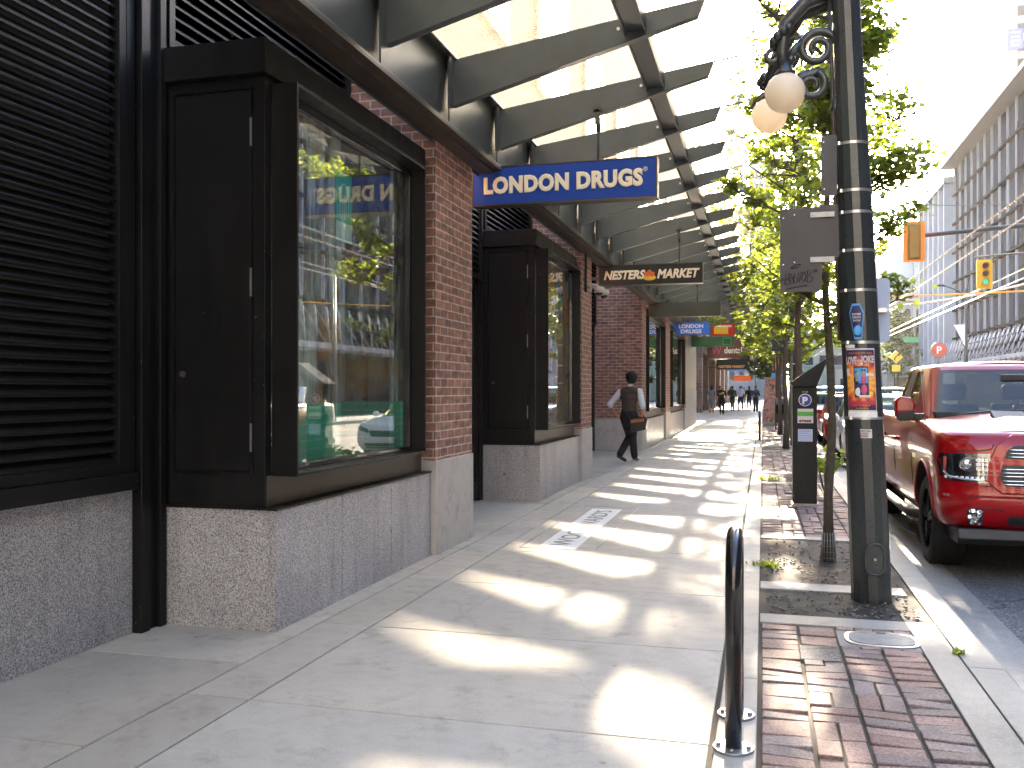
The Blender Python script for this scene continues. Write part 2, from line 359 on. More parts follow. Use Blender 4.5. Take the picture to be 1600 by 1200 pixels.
        if bevel:
            b = ob.modifiers.new('bevel', 'BEVEL'); b.width = bevel; b.segments = seg; b.limit_method = 'ANGLE'; b.angle_limit = R(40); b.harden_normals = False
        return ob
def box1(name, m, parent, x0, x1, y0, y1, z0, z1, bevel=0.0):
    return MB().box(x0, x1, y0, y1, z0, z1).build(name, m, parent, bevel)
def kids(o): return [c for c in bpy.data.objects if c.parent == o]
def copy_tree(o, loc=None, label=None, rz=None, group=None, parent=None, _cache={}):
    c = o.copy(); col.objects.link(c); c.parent = parent
    if loc is not None: c.location = loc
    if rz is not None: c.rotation_euler = (0, 0, rz)
    if label: c['label'] = label
    if group: c['group'] = group
    for ch in list(o.children): copy_tree(ch, parent=c)
    return c
def text_mesh(txt, size, off=0.0, ext=0.002, shear=0.0, align='LEFT', spacing=1.0):
    cu = bpy.data.curves.new('lettering', 'FONT'); cu.body = txt; cu.size = size; cu.bevel_depth = abs(off); cu.bevel_resolution = 0; cu.extrude = ext
    cu.shear = shear; cu.align_x = align; cu.space_character = spacing; cu.resolution_u = 3
    ob = bpy.data.objects.new('lettering', cu); col.objects.link(ob)
    dg = bpy.context.evaluated_depsgraph_get(); me = bpy.data.meshes.new_from_object(ob.evaluated_get(dg))
    bpy.data.objects.remove(ob); return me
def text(name, txt, size, m, parent, origin_pt, right, up, off=0.0, ext=0.002, shear=0.0, align='LEFT', width=None, height=None, spacing=1.0, world=True):
    """flat lettering placed with its baseline at origin_pt, running along right, upright along up"""
    me = text_mesh(txt, size, off, ext, shear, align, spacing); me.name = name
    r = Vector(right).normalized(); u = Vector(up).normalized(); n = r.cross(u)
    xs = [v.co.x for v in me.vertices]; ys = [v.co.y for v in me.vertices]
    kx = ky = 1.0; x0 = 0
    if width: kx = width/(max(xs)-min(xs)); x0 = min(xs) if align == 'LEFT' else 0
    if height: ky = height/(max(ys)-min(ys))
    o0 = origin(parent) if parent else Vector((0, 0, 0))
    O = Vector(origin_pt) - o0
    for v in me.vertices:
        v.co = O + r*((v.co.x-x0)*kx) + u*(v.co.y*ky) + n*(v.co.z*0.12+0.001)
    me.materials.clear(); me.materials.append(MATS[m])
    ob = bpy.data.objects.new(name, me); col.objects.link(ob)
    if parent: ob.parent = parent
    return ob

# ================================================================== SETTING: ground, road, pavement
def struct(o): o['kind'] = 'structure'; return o
struct(MB().box(-400, 400, -90, 1500, -0.5, -0.17).build('ground', 'asphalt'))
struct(MB().quad((1.55, -30, -0.12), (13.0, -30, -0.135), (13.0, 260, -0.135), (1.55, 260, -0.12)).build('road', 'asphalt'))
g = MB()
y = -30.0
while y < 200:
    L = 2.5 if y < 40 else 20
    g.box(1.235, 1.553, y, y+L-0.006, -0.3, -0.113); y += L
struct(g.build('gutter', 'gutter_concrete'))
g = MB(); y = -29.0
for i in range(40):
    L = 2.45 if y < 45 else 12
    a, b = 1.035, 1.228
    if -29 <= y:
        g.prism([(a, -0.3), (b+0.012, -0.3), (b, -0.015), (b-0.02, 0.0), (a+0.004, 0.0)], 'y', y, y+L-0.008)
    y += L
struct(g.build('kerb', 'kerb_concrete', None, 0.004))
plain('lane_paint', (0.55, 0.53, 0.48), 0.7, 0, 0.3, 20)
g = MB()
for k in range(30):
    y0 = -10+k*6
    for X in (4.15, 7.3, 10.4): g.quad((X, y0, -0.118), (X+0.1, y0, -0.118), (X+0.1, y0+2.4, -0.118), (X, y0+2.4, -0.118))
struct(g.build('lane_markings', 'lane_paint'))
# pavement slabs
rs = random.Random(3)
g = MB(); sh = []
def slab(x0, x1, y0, y1, gap=0.004, z=0.0):
    g.box(x0+gap, x1-gap, y0+gap, y1-gap, -0.1, z)
    s = rs.uniform(0.86, 1.06); t = rs.uniform(0.97, 1.03)
    sh.extend([(s*t, s, s*(2-t))]*8)
ys = [3.85+1.4*k for k in range(-10, 72)]
for a, b in zip(ys[:-1], ys[1:]):
    slab(-2.325, -0.21, a, b); slab(-2.665, -2.33, a+0.0, b+0.0)
yy = [3.76-0.59+0.59*0+1.18*k for k in range(-8, 86)]
for a, b in zip(yy[:-1], yy[1:]): slab(-5.5, -2.67, a, b)
y = -12.0
while y < 105: slab(-0.195, -0.022, y, y+2.8); y += 2.8
struct(g.build('sidewalk', 'concrete', None, 0.004, 1, shade=sh))
plain('joint_dirt', (0.03, 0.026, 0.022), 0.95)
struct(MB().box(-6, 1.03, -14, 110, -0.4, -0.012).build('pavement_bed', 'joint_dirt'))
# inlaid name slab
plain('pale_stone', (0.74, 0.74, 0.71), 0.6, 0, 0.12, 30); plain('inlay_dark', (0.22, 0.22, 0.22), 0.55, 0, 0.3, 30)
slabt = thing('name_plaque', (-1.83, 9.7, 0.0), 'pale stone slab with dark inlaid shop name set in the sidewalk', 'plaque')
MB().box(-2.01, -1.65, 8.24, 11.15, -0.02, 0.004).build('slab', 'pale_stone', slabt)
text('inlaid_lettering', "WOODWARD'S", 0.25, 'inlay_dark', slabt, (-1.74, 8.4, 0.005), (0, 1, 0), (-1, 0, 0), 0.004, 0.0012, width=2.6, height=0.2)
g = MB()
for X in (-2.17, -1.48): g.box(X-0.006, X+0.006, 8.24, 11.4, -0.01, 0.0025)
for Y in (8.24, 11.4): g.box(-2.17, -1.48, Y-0.006, Y+0.006, -0.01, 0.0028)
g.build('border_line', 'steel', slabt)
# furnishing strip, far to near: concrete bands, soil pits, pavers
g = MB()
def band(x0, x1, y0, y1, z=0.0): g.box(x0, x1, y0, y1, -0.12, z)
band(-0.018, 1.03, 5.99, 6.22, 0.001); band(-0.018, 0.985, 7.02, 7.27); band(0.86, 1.03, -2.0, 5.99, 0.001)
pits = [(7.27, 9.42), (15.2, 16.8), (23.2, 25.0), (31.0, 32.8), (39, 41), (47, 49), (55, 57)]
for a, b in pits: band(-0.018, 1.03, b, b+0.18)
for a, b in pits[1:]: band(-0.018, 1.03, a-0.18, a)
struct(g.build('concrete_bands', 'kerb_concrete', None, 0.005))
def ground_patch(name, x0, x1, y0, y1, m, amp, z=-0.02, step=0.03, seed=0, kind='structure'):
    nx = max(2, int((x1-x0)/step)); ny = max(2, int((y1-y0)/step)); rows = []
    for j in range(ny+1):
        r = []
        for i in range(nx+1):
            X = x0+(x1-x0)*i/nx; Y = y0+(y1-y0)*j/ny
            h = noise.fractal(Vector((X*3.1, Y*3.1, seed)), 1.0, 2.0, 5)*amp
            e = min(i, nx-i, j, ny-j)
            r.append((X, Y, z + (h if e else h*0.3)))
        rows.append(r)
    o = MB().grid(rows).build(name, m); o['kind'] = kind; return o
ground_patch('soil', -0.02, 1.04, 6.2, 7.04, 'dark_soil', 0.022, -0.015, 0.022)
for i, (a, b) in enumerate(pits): ground_patch('soil', -0.02, 1.04, a, b, 'soil', 0.03, -0.02, 0.025 if i == 0 else 0.08, seed=i+1)
# loose stones and litter on the soil
rs = random.Random(9); g = MB()
for i in range(420):
    X = rs.uniform(0.02, 0.98); Y = rs.choice([rs.uniform(6.25, 7.0), rs.uniform(7.3, 9.4)]); r = rs.uniform(0.004, 0.013)
    g.sphere((X, Y, -0.005+r*0.3), (r, r*rs.uniform(0.6, 1.2), r*0.6), 6, 4)
plain('pebble', (0.16, 0.15, 0.14), 0.8, 0, 0.6, 40)
o = g.build('gravel', 'pebble'); o['kind'] = 'stuff'
# wood-chip scraps
g = MB(); rs = random.Random(19)
for i in range(110):
    X = rs.uniform(0.02, 0.98); Y = rs.choice([rs.uniform(6.25, 7.0), rs.uniform(7.3, 9.4)]); a = rs.uniform(0, 3.1); L = rs.uniform(0.006, 0.018)
    g.box(X-L, X+L, Y-0.003, Y+0.003, 0.0, 0.006, rot=Matrix.Rotation(a, 3, 'Z'))
o = g.build('bark_chips', 'bark'); o['kind'] = 'stuff'
# brick pavers as real separate blocks
def paver_mat():
    m, nt, p, o = mat('paver'); v = coords(nt)
    at = nt.nodes.new('ShaderNodeAttribute'); at.attribute_name = 'shade'; at.attribute_type = 'GEOMETRY'
    f = noise_tex(nt, v, 75, 4, 0.95); b = noise_tex(nt, v, 6, 6, 0.7)
    c = mix(nt, 0.7, at.outputs['Color'], ramp(nt, f, [(0.36, (0.3, 0.3, 0.3)), (0.48, (0.9, 0.88, 0.87)), (0.58, (1.6, 1.6, 1.6))]), 'MULTIPLY')
    c = mix(nt, 0.6, c, ramp(nt, b, [(0.3, (0.6, 0.6, 0.63)), (0.6, (1.1, 1.08, 1.05))]), 'MULTIPLY')
    nt.links.new(c, p.inputs['Base Color']); setp(p, rough=0.8, spec=0.3); bump(nt, p, f, 0.35, 0.004); MATS['paver'] = m
paver_mat()
rs = random.Random(21)
g = MB(); sh = []
def paver(x0, x1, y0, y1, dz=None, c=None, gap=0.005):
    n = len(g.v)
    g.box(x0+gap, x1-gap, y0+gap, y1-gap, -0.07, rs.uniform(-0.006, 0.004) if dz is None else dz)
    # tilt the top a little
    tx, ty = rs.uniform(-0.006, 0.006), rs.uniform(-0.006, 0.006); rot = rs.uniform(-0.03, 0.03)
    cx, cy = (x0+x1)/2, (y0+y1)/2
    for i in range(n, n+8):
        X, Y, Z = g.v[i]; dx, dy = X-cx, Y-cy
        X = cx+dx-dy*rot; Y = cy+dy+dx*rot
        if Z > -0.05: Z += tx*dx/0.1+ty*dy/0.1
        g.v[i] = (X, Y, Z)
    if c is None:
        b = rs.uniform(0.75, 1.2); k = rs.random()
        c = (0.235*b, 0.155*b, 0.135*b) if k < 0.6 else (0.20*b, 0.16*b, 0.15*b)
    sh.extend([c]*8)
def pavers(x0, x1, y0, y1, cell=0.212, skip=lambda x, y: False):
    nc = round((x1-x0)/cell); cw = (x1-x0)/nc
    cw0 = cw
    for c in range(nc):
        X = x0+c*cw0+0.003; cw = cw0-0.006; Y = y0 + (rs.uniform(-0.05, 0) if c else -0.04)
        while Y < y1-0.05:
            h = cw; e = min(Y+h, y1)
            k = rs.random()
            if not skip(X+cw/2, (Y+e)/2):
                if c in (0, nc-1) or k < 0.45 or e-Y < h*0.7:
                    m = (Y+e)/2; paver(X, X+cw, Y, m); paver(X, X+cw, m, e)
                elif k < 0.95: paver(X, X+cw/2, Y, e); paver(X+cw/2, X+cw, Y, e)
                else: paver(X, X+cw/2, Y, e); paver(X+cw/2, X+cw, Y, e, -0.03, (0.10, 0.04, 0.03))
            Y += h
pavers(-0.012, 0.855, 2.6, 5.985, skip=lambda x, y: (0.47 < x < 0.86 and 5.55 < y < 5.93) or (0.2 < x < 0.42 and 5.25 < y < 5.5))
pv_end = [9.6] + [b+0.18 for a, b in pits[1:]]; pv_next = [a-0.18 for a, b in pits[1:]] + [70]
for a, b in zip(pv_end, pv_next): pavers(-0.012, 1.03, a, b, 0.205)
o = g.build('brick_paving', 'paver', None, 0.004, 1, shade=sh); struct(o)
g = MB(); g.box(0.197, 0.412, 5.21, 5.5, -0.06, 0.003); struct(g.build('patch_of_asphalt', 'asphalt', None, 0.006))
# oval utility cover
uc = thing('utility_cover', (0.67, 5.74, 0.0), 'oval grey utility cover with metal rim set in the brick pavers', 'access cover')
def oval(cx, cy, a, b, n=40, e=3.2):
    return [(cx+a*abs(math.cos(t))**(2/e)*(1 if math.cos(t) > 0 else -1), cy+b*abs(math.sin(t))**(2/e)*(1 if math.sin(t) > 0 else -1)) for t in [2*math.pi*i/n for i in range(n)]]
MB().prism(oval(0.665, 5.74, 0.205, 0.165), 'z', -0.06, 0.004).build('rim', 'galvanised', uc, 0.003)
plain('cover_grey', (0.22, 0.22, 0.21), 0.7, 0, 0.3, 12, bmp=0.3)
MB().prism(oval(0.665, 5.74, 0.18, 0.14), 'z', -0.01, 0.008).build('lid', 'cover_grey', uc)
MB().box(0.65, 0.70, 5.85, 5.865, 0.006, 0.010).build('slot', 'rubber', uc)
# loose infill round the cover
rs2 = random.Random(5)
g2 = g; g = MB(); sh = []
for (a, b, c_, d) in ((0.425, 0.86, 5.91, 5.985),): 
    for k in range(4): paver(a+(b-a)*k/4, a+(b-a)*(k+1)/4, c_, d)
for (a, b, c_, d) in ((0.425, 0.86, 5.50, 5.57),):
    for k in range(4): paver(a+(b-a)*k/4, a+(b-a)*(k+1)/4, c_, d)
struct(g.build('brick_paving', 'paver', None, 0.004, 1, shade=sh))
struct(MB().box(0.425, 0.857, 5.56, 5.92, -0.06, -0.004).build('patch_of_concrete', 'gutter_concrete'))
# opposite pavement
struct(MB().box(13.0, 19.0, -30, 260, -0.4, 0.02).build('pavement_opposite', 'gutter_concrete'))

# ================================================================== BUILDING ON THE LEFT
bl = thing('corner_store_building', (-3.65, 9.0, 0.0), 'dark glazed shop building with red brick pillars and granite plinths along the sidewalk', 'building')
WX = -3.65; TOP = 13.0
def part(name, m, *b, bevel=0.0, parent=bl): return box1(name, m, parent, *b, bevel=bevel)
# recess wall and upper storeys
part('wall', 'dark_grey', -6.0, WX-0.02, -12, 15.35, 0, 4.9)
part('wall', 'dark_grey', -6.0, -3.97, 15.352, 58, 0, 4.9)
part('upper_wall', 'brick', -6.0, -3.45, -12, 58, 4.9, TOP)
for k in range(17):
    y0 = -10+k*4.0
    wn = part('upper_window', 'black_metal', -3.46, -3.40, y0, y0+2.4, 6.2, 8.6)
    box1('pane', 'shop_glass', wn, -3.41, -3.385, y0+0.1, y0+2.3, 6.3, 8.5)
# louvre wall nearest the camera
def louvre(y0, y1, z0, z1, X, pitch=0.066, parent=bl, frame=0.06, ft=0.07):
    m = MB(); z = z0+frame
    while z < z1-frame:
        m.prism([(X-0.055, z+0.052), (X-0.05, z+0.058), (X+0.0, z+0.010), (X+0.0, z-0.002), (X-0.006, z-0.004)], 'y', y0+frame, y1-frame); z += pitch
    p = m.build('louvre_panel', 'black_metal', parent)
    f = MB(); f.box(X-0.07, X+0.022, y0, y0+frame, z0, z1); f.box(X-0.07, X+0.022, y1-frame, y1, z0, z1); f.box(X-0.068, X+0.02, y0+frame, y1-frame, z0, z0+frame); f.box(X-0.068, X+0.02, y0+frame, y1-frame, z1-frame, z1)
    f.box(X-0.075, X-0.07, y0, y1, z0, z1)
    f.build('frame', 'black_metal', p, 0.004)
    return p
part('granite_plinth', 'granite', WX-0.1, -3.635, 2.55, 4.72, 0, 0.862); part('granite_plinth', 'granite', WX-0.1, -3.635, -0.9, 2.544, 0, 0.862); part('granite_plinth', 'granite', WX-0.1, -3.635, -6, -0.906, 0, 0.862)
part('sill', 'black_metal', WX-0.05, -3.575, -6, 4.70, 0.864, 0.965, bevel=0.006)
louvre(0.9, 4.62, 0.967, 5.2, -3.62); louvre(-3.2, 0.88, 0.967, 5.2, -3.62)
part('post', 'black_metal', WX-0.02, -3.60, 4.625, 4.70, 0.967, 5.2, bevel=0.004)
# black column with ribs
def column(y0, y1, X=-3.57):
    m = MB(); m.box(WX-0.1, X, y0, y0+0.08, 0, 5.2); m.box(WX-0.1, X-0.02, y0+0.082, y1-0.062, 0, 5.2); m.box(WX-0.1, X+0.01, y1-0.06, y1, 0, 5.2)
    m.build('column', 'black_metal', bl, 0.004)
column(4.722, 4.945)
part('wall_panel', 'black_metal', WX-0.1, WX, 4.95, 7.66, 3.3, 3.7)
def bay(y0, y1, wx=WX, display='plain', films=((0.16, 1.12), (2.02, 2.24))):
    b = MB()
    bx = -2.90                                     # face of the black casing
    b.box(wx, bx, y0+0.02, y0+0.07, 0.737, 3.35)              # end wall towards the camera
    b.box(wx, bx, y1-0.05, y1, 0.737, 3.35)
    b.box(wx, bx-0.0, y0+0.072, y1-0.052, 0.737, 0.90); b.box(wx, bx, y0+0.072, y1-0.052, 3.27, 3.35)
    b.box(wx, wx+0.05, y0+0.072, y1-0.052, 0.902, 3.268)
    fy0, fy1 = y0+0.10, y1-0.36
    b.box(bx-0.05, bx-0.002, y0+0.072, fy0-0.001, 0.902, 3.268); b.box(bx-0.05, bx-0.002, fy1+0.001, y1-0.052, 0.902, 3.268)
    bw = b.build('bay_window', 'black_metal', bl, 0.003)
    box1('header', 'black_metal', bw, wx-0.02, -2.862, y0-0.035, y1+0.0, 3.352, 3.565, 0.006)
    box1('granite_plinth', 'granite', bw, wx, -2.815, y0, y0+0.9, 0.0, 0.728, 0.003)
    for k in range(2):
        a = y0+0.91+k*(y1-y0-0.9)/2; e = y0+0.9+(k+1)*(y1-y0-0.9)/2
        box1('granite_plinth', 'granite', bw, wx, -2.815-0.002*k, a, e, 0.0, 0.728, 0.003)
    box1('ledge', 'black_metal', bw, wx, -2.805, y0-0.01, y1+0.01, 0.7285, 0.742, 0.002)
    box1('apron_panel', 'brown_panel', bw, bx, bx+0.006, y0+0.03, y1-0.02, 0.745, 0.93)
    # end door: thin frame reveal + leaf + hinges + lock
    d = MB(); Y = y0+0.02
    for X in (-3.52, -2.975): d.box(X-0.014, X+0.0, Y-0.012, Y, 0.95, 3.29)
    d.box(-3.534, -2.975, Y-0.0125, Y-0.0005, 3.277, 3.29); d.box(-3.534, -2.975, Y-0.0125, Y-0.0005, 0.942, 0.952)
    dr = d.build('access_door', 'black_gloss', bw)
    box1('door_leaf', 'black_metal', dr, -3.512, -2.996, Y-0.008, Y-0.001, 0.96, 3.268, 0.003)
    for z in (1.08, 2.02, 2.93): box1('hinge', 'galvanised', dr, -2.992, -2.982, Y-0.020, Y-0.008, z, z+0.17)
    MB().cyl((-3.46, Y-0.02, 1.55), (-3.46, Y-0.008, 1.55), 0.02, 14).build('lock', 'dark_grey', dr)
    # projecting window frame
    f = MB(); fx = -2.728
    f.box(bx, fx, fy0, fy0+0.02, 0.925, 3.325); f.box(bx, fx, fy1, fy1+0.02, 0.925, 3.325)
    f.box(bx, fx-0.001, fy0+0.021, fy1-0.001, 3.300, 3.324); f.box(bx, fx-0.001, fy0+0.021, fy1-0.001, 0.926, 0.945)
    fr = f.build('window_frame', 'black_metal', bw, 0.0025)
    i = MB(); gx = -2.868
    i.box(gx-0.03, gx+0.02, fy0+0.021, fy0+0.06, 0.946, 3.299); i.box(gx-0.03, gx+0.02, fy1-0.05, fy1-0.001, 0.946, 3.299)
    i.box(gx-0.03, gx+0.02, fy0+0.061, fy1-0.051, 3.24, 3.299); i.box(gx-0.03, gx+0.02, fy0+0.061, fy1-0.051, 0.946, 0.985)
    i.build('inner_frame', 'black_gloss', bw, 0.003)
    box1('window_pane', 'shop_glass', bw, gx-0.006, gx, fy0+0.05, fy1-0.045, 0.975, 3.25)
    for z in (0.0,):
        box1('display_panel', display, bw, -3.44, -3.42, y0+0.075, y1-0.055, 0.905, 3.265)
        box1('side_film', display, bw, -3.418, gx-0.04, fy1-0.052, fy1-0.047, 0.905, 3.265)
    for (a, e) in films: box1('hanging_film', display, bw, -2.935, -2.93, y0+a, y0+e, 0.96, 3.26)
    return bw, fy0, fy1
def add_gloss(nt, p, o, refl, mult):
    g = nt.nodes.new('ShaderNodeBsdfGlossy'); g.inputs['Roughness'].default_value = 0.0; fr = nt.nodes.new('ShaderNodeFresnel'); fr.inputs[0].default_value = 1.5
    ma = nt.nodes.new('ShaderNodeMath'); ma.operation = 'MULTIPLY_ADD'; ma.inputs[1].default_value = mult; ma.inputs[2].default_value = refl; ma.use_clamp = True; nt.links.new(fr.outputs[0], ma.inputs[0])
    mx = nt.nodes.new('ShaderNodeMixShader'); nt.links.new(ma.outputs[0], mx.inputs[0]); nt.links.new(p.outputs[0], mx.inputs[1]); nt.links.new(g.outputs[0], mx.inputs[2]); nt.links.new(mx.outputs[0], o.inputs[0])
def display_a():
    m, nt, p, o = mat('display_film'); v = coords(nt); 
    mp = nt.nodes.new('ShaderNodeMapping'); mp.inputs['Scale'].default_value = (1, 2.6, 0.55); nt.links.new(v, mp.inputs[0])
    n = noise_tex(nt, mp.outputs[0], 1.9, 5, 0.62)
    c = ramp(nt, n, [(0.44, (0.03, 0.028, 0.025)), (0.50, (0.16, 0.20, 0.18)), (0.56, (0.42, 0.54, 0.49)), (0.70, (0.75, 0.84, 0.80))])
    # warm patch high up, green printed band low down
    sp = nt.nodes.new('ShaderNodeSeparateXYZ'); nt.links.new(v, sp.inputs[0])
    n2 = noise_tex(nt, v, 2.0, 3)
    c = mix(nt, ramp(nt, n2, [(0.5, (0, 0, 0)), (0.66, (0.75,)*3)]), c, (0.55, 0.30, 0.08))
    up = ramp(nt, sp.outputs[2], [(0.0, (0, 0, 0)), (1, (1, 1, 1))])
    def step(src, t, w=0.004):
        r = nt.nodes.new('ShaderNodeMapRange'); r.inputs[1].default_value = t-w; r.inputs[2].default_value = t+w; nt.links.new(src, r.inputs[0]); return r.outputs[0]
    z = sp.outputs[2]
    g = (0.01, 0.52, 0.32)
    low = nt.nodes.new('ShaderNodeMath'); low.operation = 'SUBTRACT'; low.inputs[0].default_value = 1; nt.links.new(step(z, 1.36), low.inputs[1])
    # pale rows like small print on the green band
    wv = nt.nodes.new('ShaderNodeTexWave'); wv.bands_direction = 'Z'; wv.inputs['Scale'].default_value = 5.5; nt.links.new(v, wv.inputs['Vector'])
    nf = noise_tex(nt, v, 38, 2); nn = noise_tex(nt, v, 3, 2)
    pr = nt.nodes.new('ShaderNodeMath'); pr.operation = 'MULTIPLY'; nt.links.new(ramp(nt, wv.outputs[0], [(0.8, (0, 0, 0)), (0.86, (1, 1, 1))]), pr.inputs[0]); nt.links.new(ramp(nt, nf, [(0.48, (0, 0, 0)), (0.52, (0.35,)*3)]), pr.inputs[1])
    gg = mix(nt, pr.outputs[0], g, (0.5, 0.7, 0.6))
    c = mix(nt, low.outputs[0], c, gg)
    nt.links.new(c, p.inputs['Base Color']); setp(p, rough=0.6); add_gloss(nt, p, o, 0.05, 1.6); MATS['display_film'] = m
def display_b():
    m, nt, p, o = mat('display_mural'); v = coords(nt)
    mp = nt.nodes.new('ShaderNodeMapping'); mp.inputs['Scale'].default_value = (1, 1.6, 0.8); nt.links.new(v, mp.inputs[0])
    wn = nt.nodes.new('ShaderNodeTexNoise'); wn.inputs['Scale'].default_value = 1.3; wn.inputs['Detail'].default_value = 4; wn.inputs['Distortion'].default_value = 2.5
    nt.links.new(mp.outputs[0], wn.inputs['Vector'])
    c = ramp(nt, wn.outputs[0], [(0.30, (0.03, 0.03, 0.08)), (0.40, (0.03, 0.22, 0.35)), (0.45, (0.55, 0.58, 0.45)), (0.50, (0.7, 0.07, 0.05)), (0.54, (0.85, 0.4, 0.07)), (0.60, (0.25, 0.45, 0.08)), (0.68, (0.8, 0.7, 0.45)), (0.75, (0.15, 0.04, 0.15))], 'LINEAR')
    nt.links.new(c, p.inputs['Base Color']); setp(p, rough=0.6); add_gloss(nt, p, o, 0.0, 0.6); MATS['display_mural'] = m
display_a(); display_b(); plain('display_dark', (0.02, 0.03, 0.028), 0.5, 0, 0.5, 3)
bw1, fy0, fy1 = bay(4.96, 7.62, display='display_film')
# small green poster hung inside the first window
plain('poster_green', (0.02, 0.45, 0.30), 0.5, 0, 0.1); plain('poster_pale', (0.45, 0.68, 0.60), 0.5, 0, 0.1)
po = box1('poster', 'poster_green', bw1, -2.925, -2.920, 5.98, 6.24, 2.62, 3.02)
box1('poster_foot', 'poster_pale', po, -2.9195, -2.918, 5.98, 6.24, 2.52, 2.66)
m = MB(); m.tube([(-2.9185, 6.04, 2.68), (-2.9185, 6.04, 2.86), (-2.9185, 6.07, 2.92), (-2.9185, 6.11, 2.94), (-2.9185, 6.15, 2.92), (-2.9185, 6.18, 2.86), (-2.9185, 6.18, 2.68)], 0.006, 6)
for k in range(3): m.box(-2.919, -2.917, 6.075+k*0.03, 6.085+k*0.03, 2.68, 2.86)
m.build('poster_print', 'poster_pale', po)
bw2, _, _ = bay(11.75, 14.42, display='display_mural', films=((0.16, 2.24),))
bw3, _, _ = bay(22.95, 27.4, -3.97, display='display_dark', films=()); bw4, _, _ = bay(29.2, 34.4, -3.97, display='display_dark', films=())
def pillar(y0, y1, wx=WX, zb=0.83):
    p = part('pillar', 'brick', wx-0.05, -2.785, y0, y1, zb, 4.9)
    box1('pillar_base', 'base_concrete', p, wx-0.05, -2.772, y0-0.004, y1+0.012, 0, zb, 0.006)
pillar(7.66, 8.72); pillar(14.47, 15.34); pillar(22.1, 22.85, -3.97, 0.76); pillar(27.6, 29.0, -3.97, 0.8); pillar(34.5, 35.2, -3.97, 0.8)
louvre(5.0, 7.63, 3.6, 5.0, -3.60, 0.075); louvre(8.75, 11.7, 2.9, 5.0, -3.60, 0.075); louvre(11.8, 14.4, 3.6, 5.0, -3.60, 0.075); louvre(15.4, 22, 3.0, 5.0, -3.90, 0.09)
column(8.73, 8.83); column(11.60, 11.735, -3.60)
part('column', 'black_metal', -4.05, -3.93, 21.9, 22.08, 0, 4.9)
# recessed entrance doors between the pillars
for (a, b, X) in ((8.85, 11.58, -3.64), (15.5, 21.8, -3.94)):
    n = 3 if b-a < 4 else 6
    for k in range(n):
        y0 = a+(b-a)*k/n; y1 = a+(b-a)*(k+1)/n-0.02
        d = MB(); d.box(X-0.03, X+0.03, y0, y0+0.07, 0.02, 2.85); d.box(X-0.03, X+0.03, y1-0.07, y1, 0.02, 2.85); d.box(X-0.03, X+0.028, y0+0.07, y1-0.07, 0.02, 0.25); d.box(X-0.03, X+0.028, y0+0.07, y1-0.07, 2.75, 2.85)
        dd = d.build('door', 'black_metal', bl, 0.003)
        box1('pane', 'shop_glass', dd, X-0.004, X+0.004, y0+0.06, y1-0.06, 0.24, 2.76)
# pale end wall
part('end_wall', 'base_concrete', -4.2, -2.80, 35.25, 41.0, 0, 1.45); part('end_wall_upper', 'galvanised', -4.2, -2.82, 35.25, 41.0, 1.452, 4.9)

# security camera pair on the second pillar
for i, (yy_, lab) in enumerate(((14.75, 'nearer white dome security camera on bracket beside the market sign'), (15.22, 'farther white dome security camera on bracket beside the market sign'))):
    c = thing('security_camera', (-2.66, yy_, 3.12), lab, 'camera', 'dome cameras on the brick pillar')
    m = MB(); m.tube([(-2.785, yy_, 3.16), (-2.70, yy_, 3.17), (-2.60, yy_, 3.15), (-2.56, yy_, 3.12)], 0.022, 10); m.box(-2.785, -2.765, yy_-0.05, yy_+0.05, 3.10, 3.22)
    m.build('bracket', 'base_concrete', c, 0.003)
    MB().lathe((-2.55, yy_, 3.03), [(0.02, 0.10), (0.075, 0.085), (0.085, 0.05), (0.085, 0.0), (0.06, -0.004)][::-1], 18).build('housing', 'base_concrete', c)
    MB().sphere((-2.55, yy_, 3.03), (0.062, 0.062, 0.055), 16, 8).build('dome', 'black_gloss', c)
m = MB()
for (dy, top) in ((0.0, 3.9), (0.05, 3.85), (0.1, 3.8)):
    m.tube([(-2.77, 14.62+dy, top), (-2.75, 14.60+dy, 3.5), (-2.76, 14.62+dy, 3.15), (-2.77, 14.7+dy, 3.05), (-2.76, 14.78, 3.12)], 0.011, 6)
tag(m.build('cable_bundle', 'rubber'), 'black cables looping down the brick pillar to the dome cameras', 'cable')

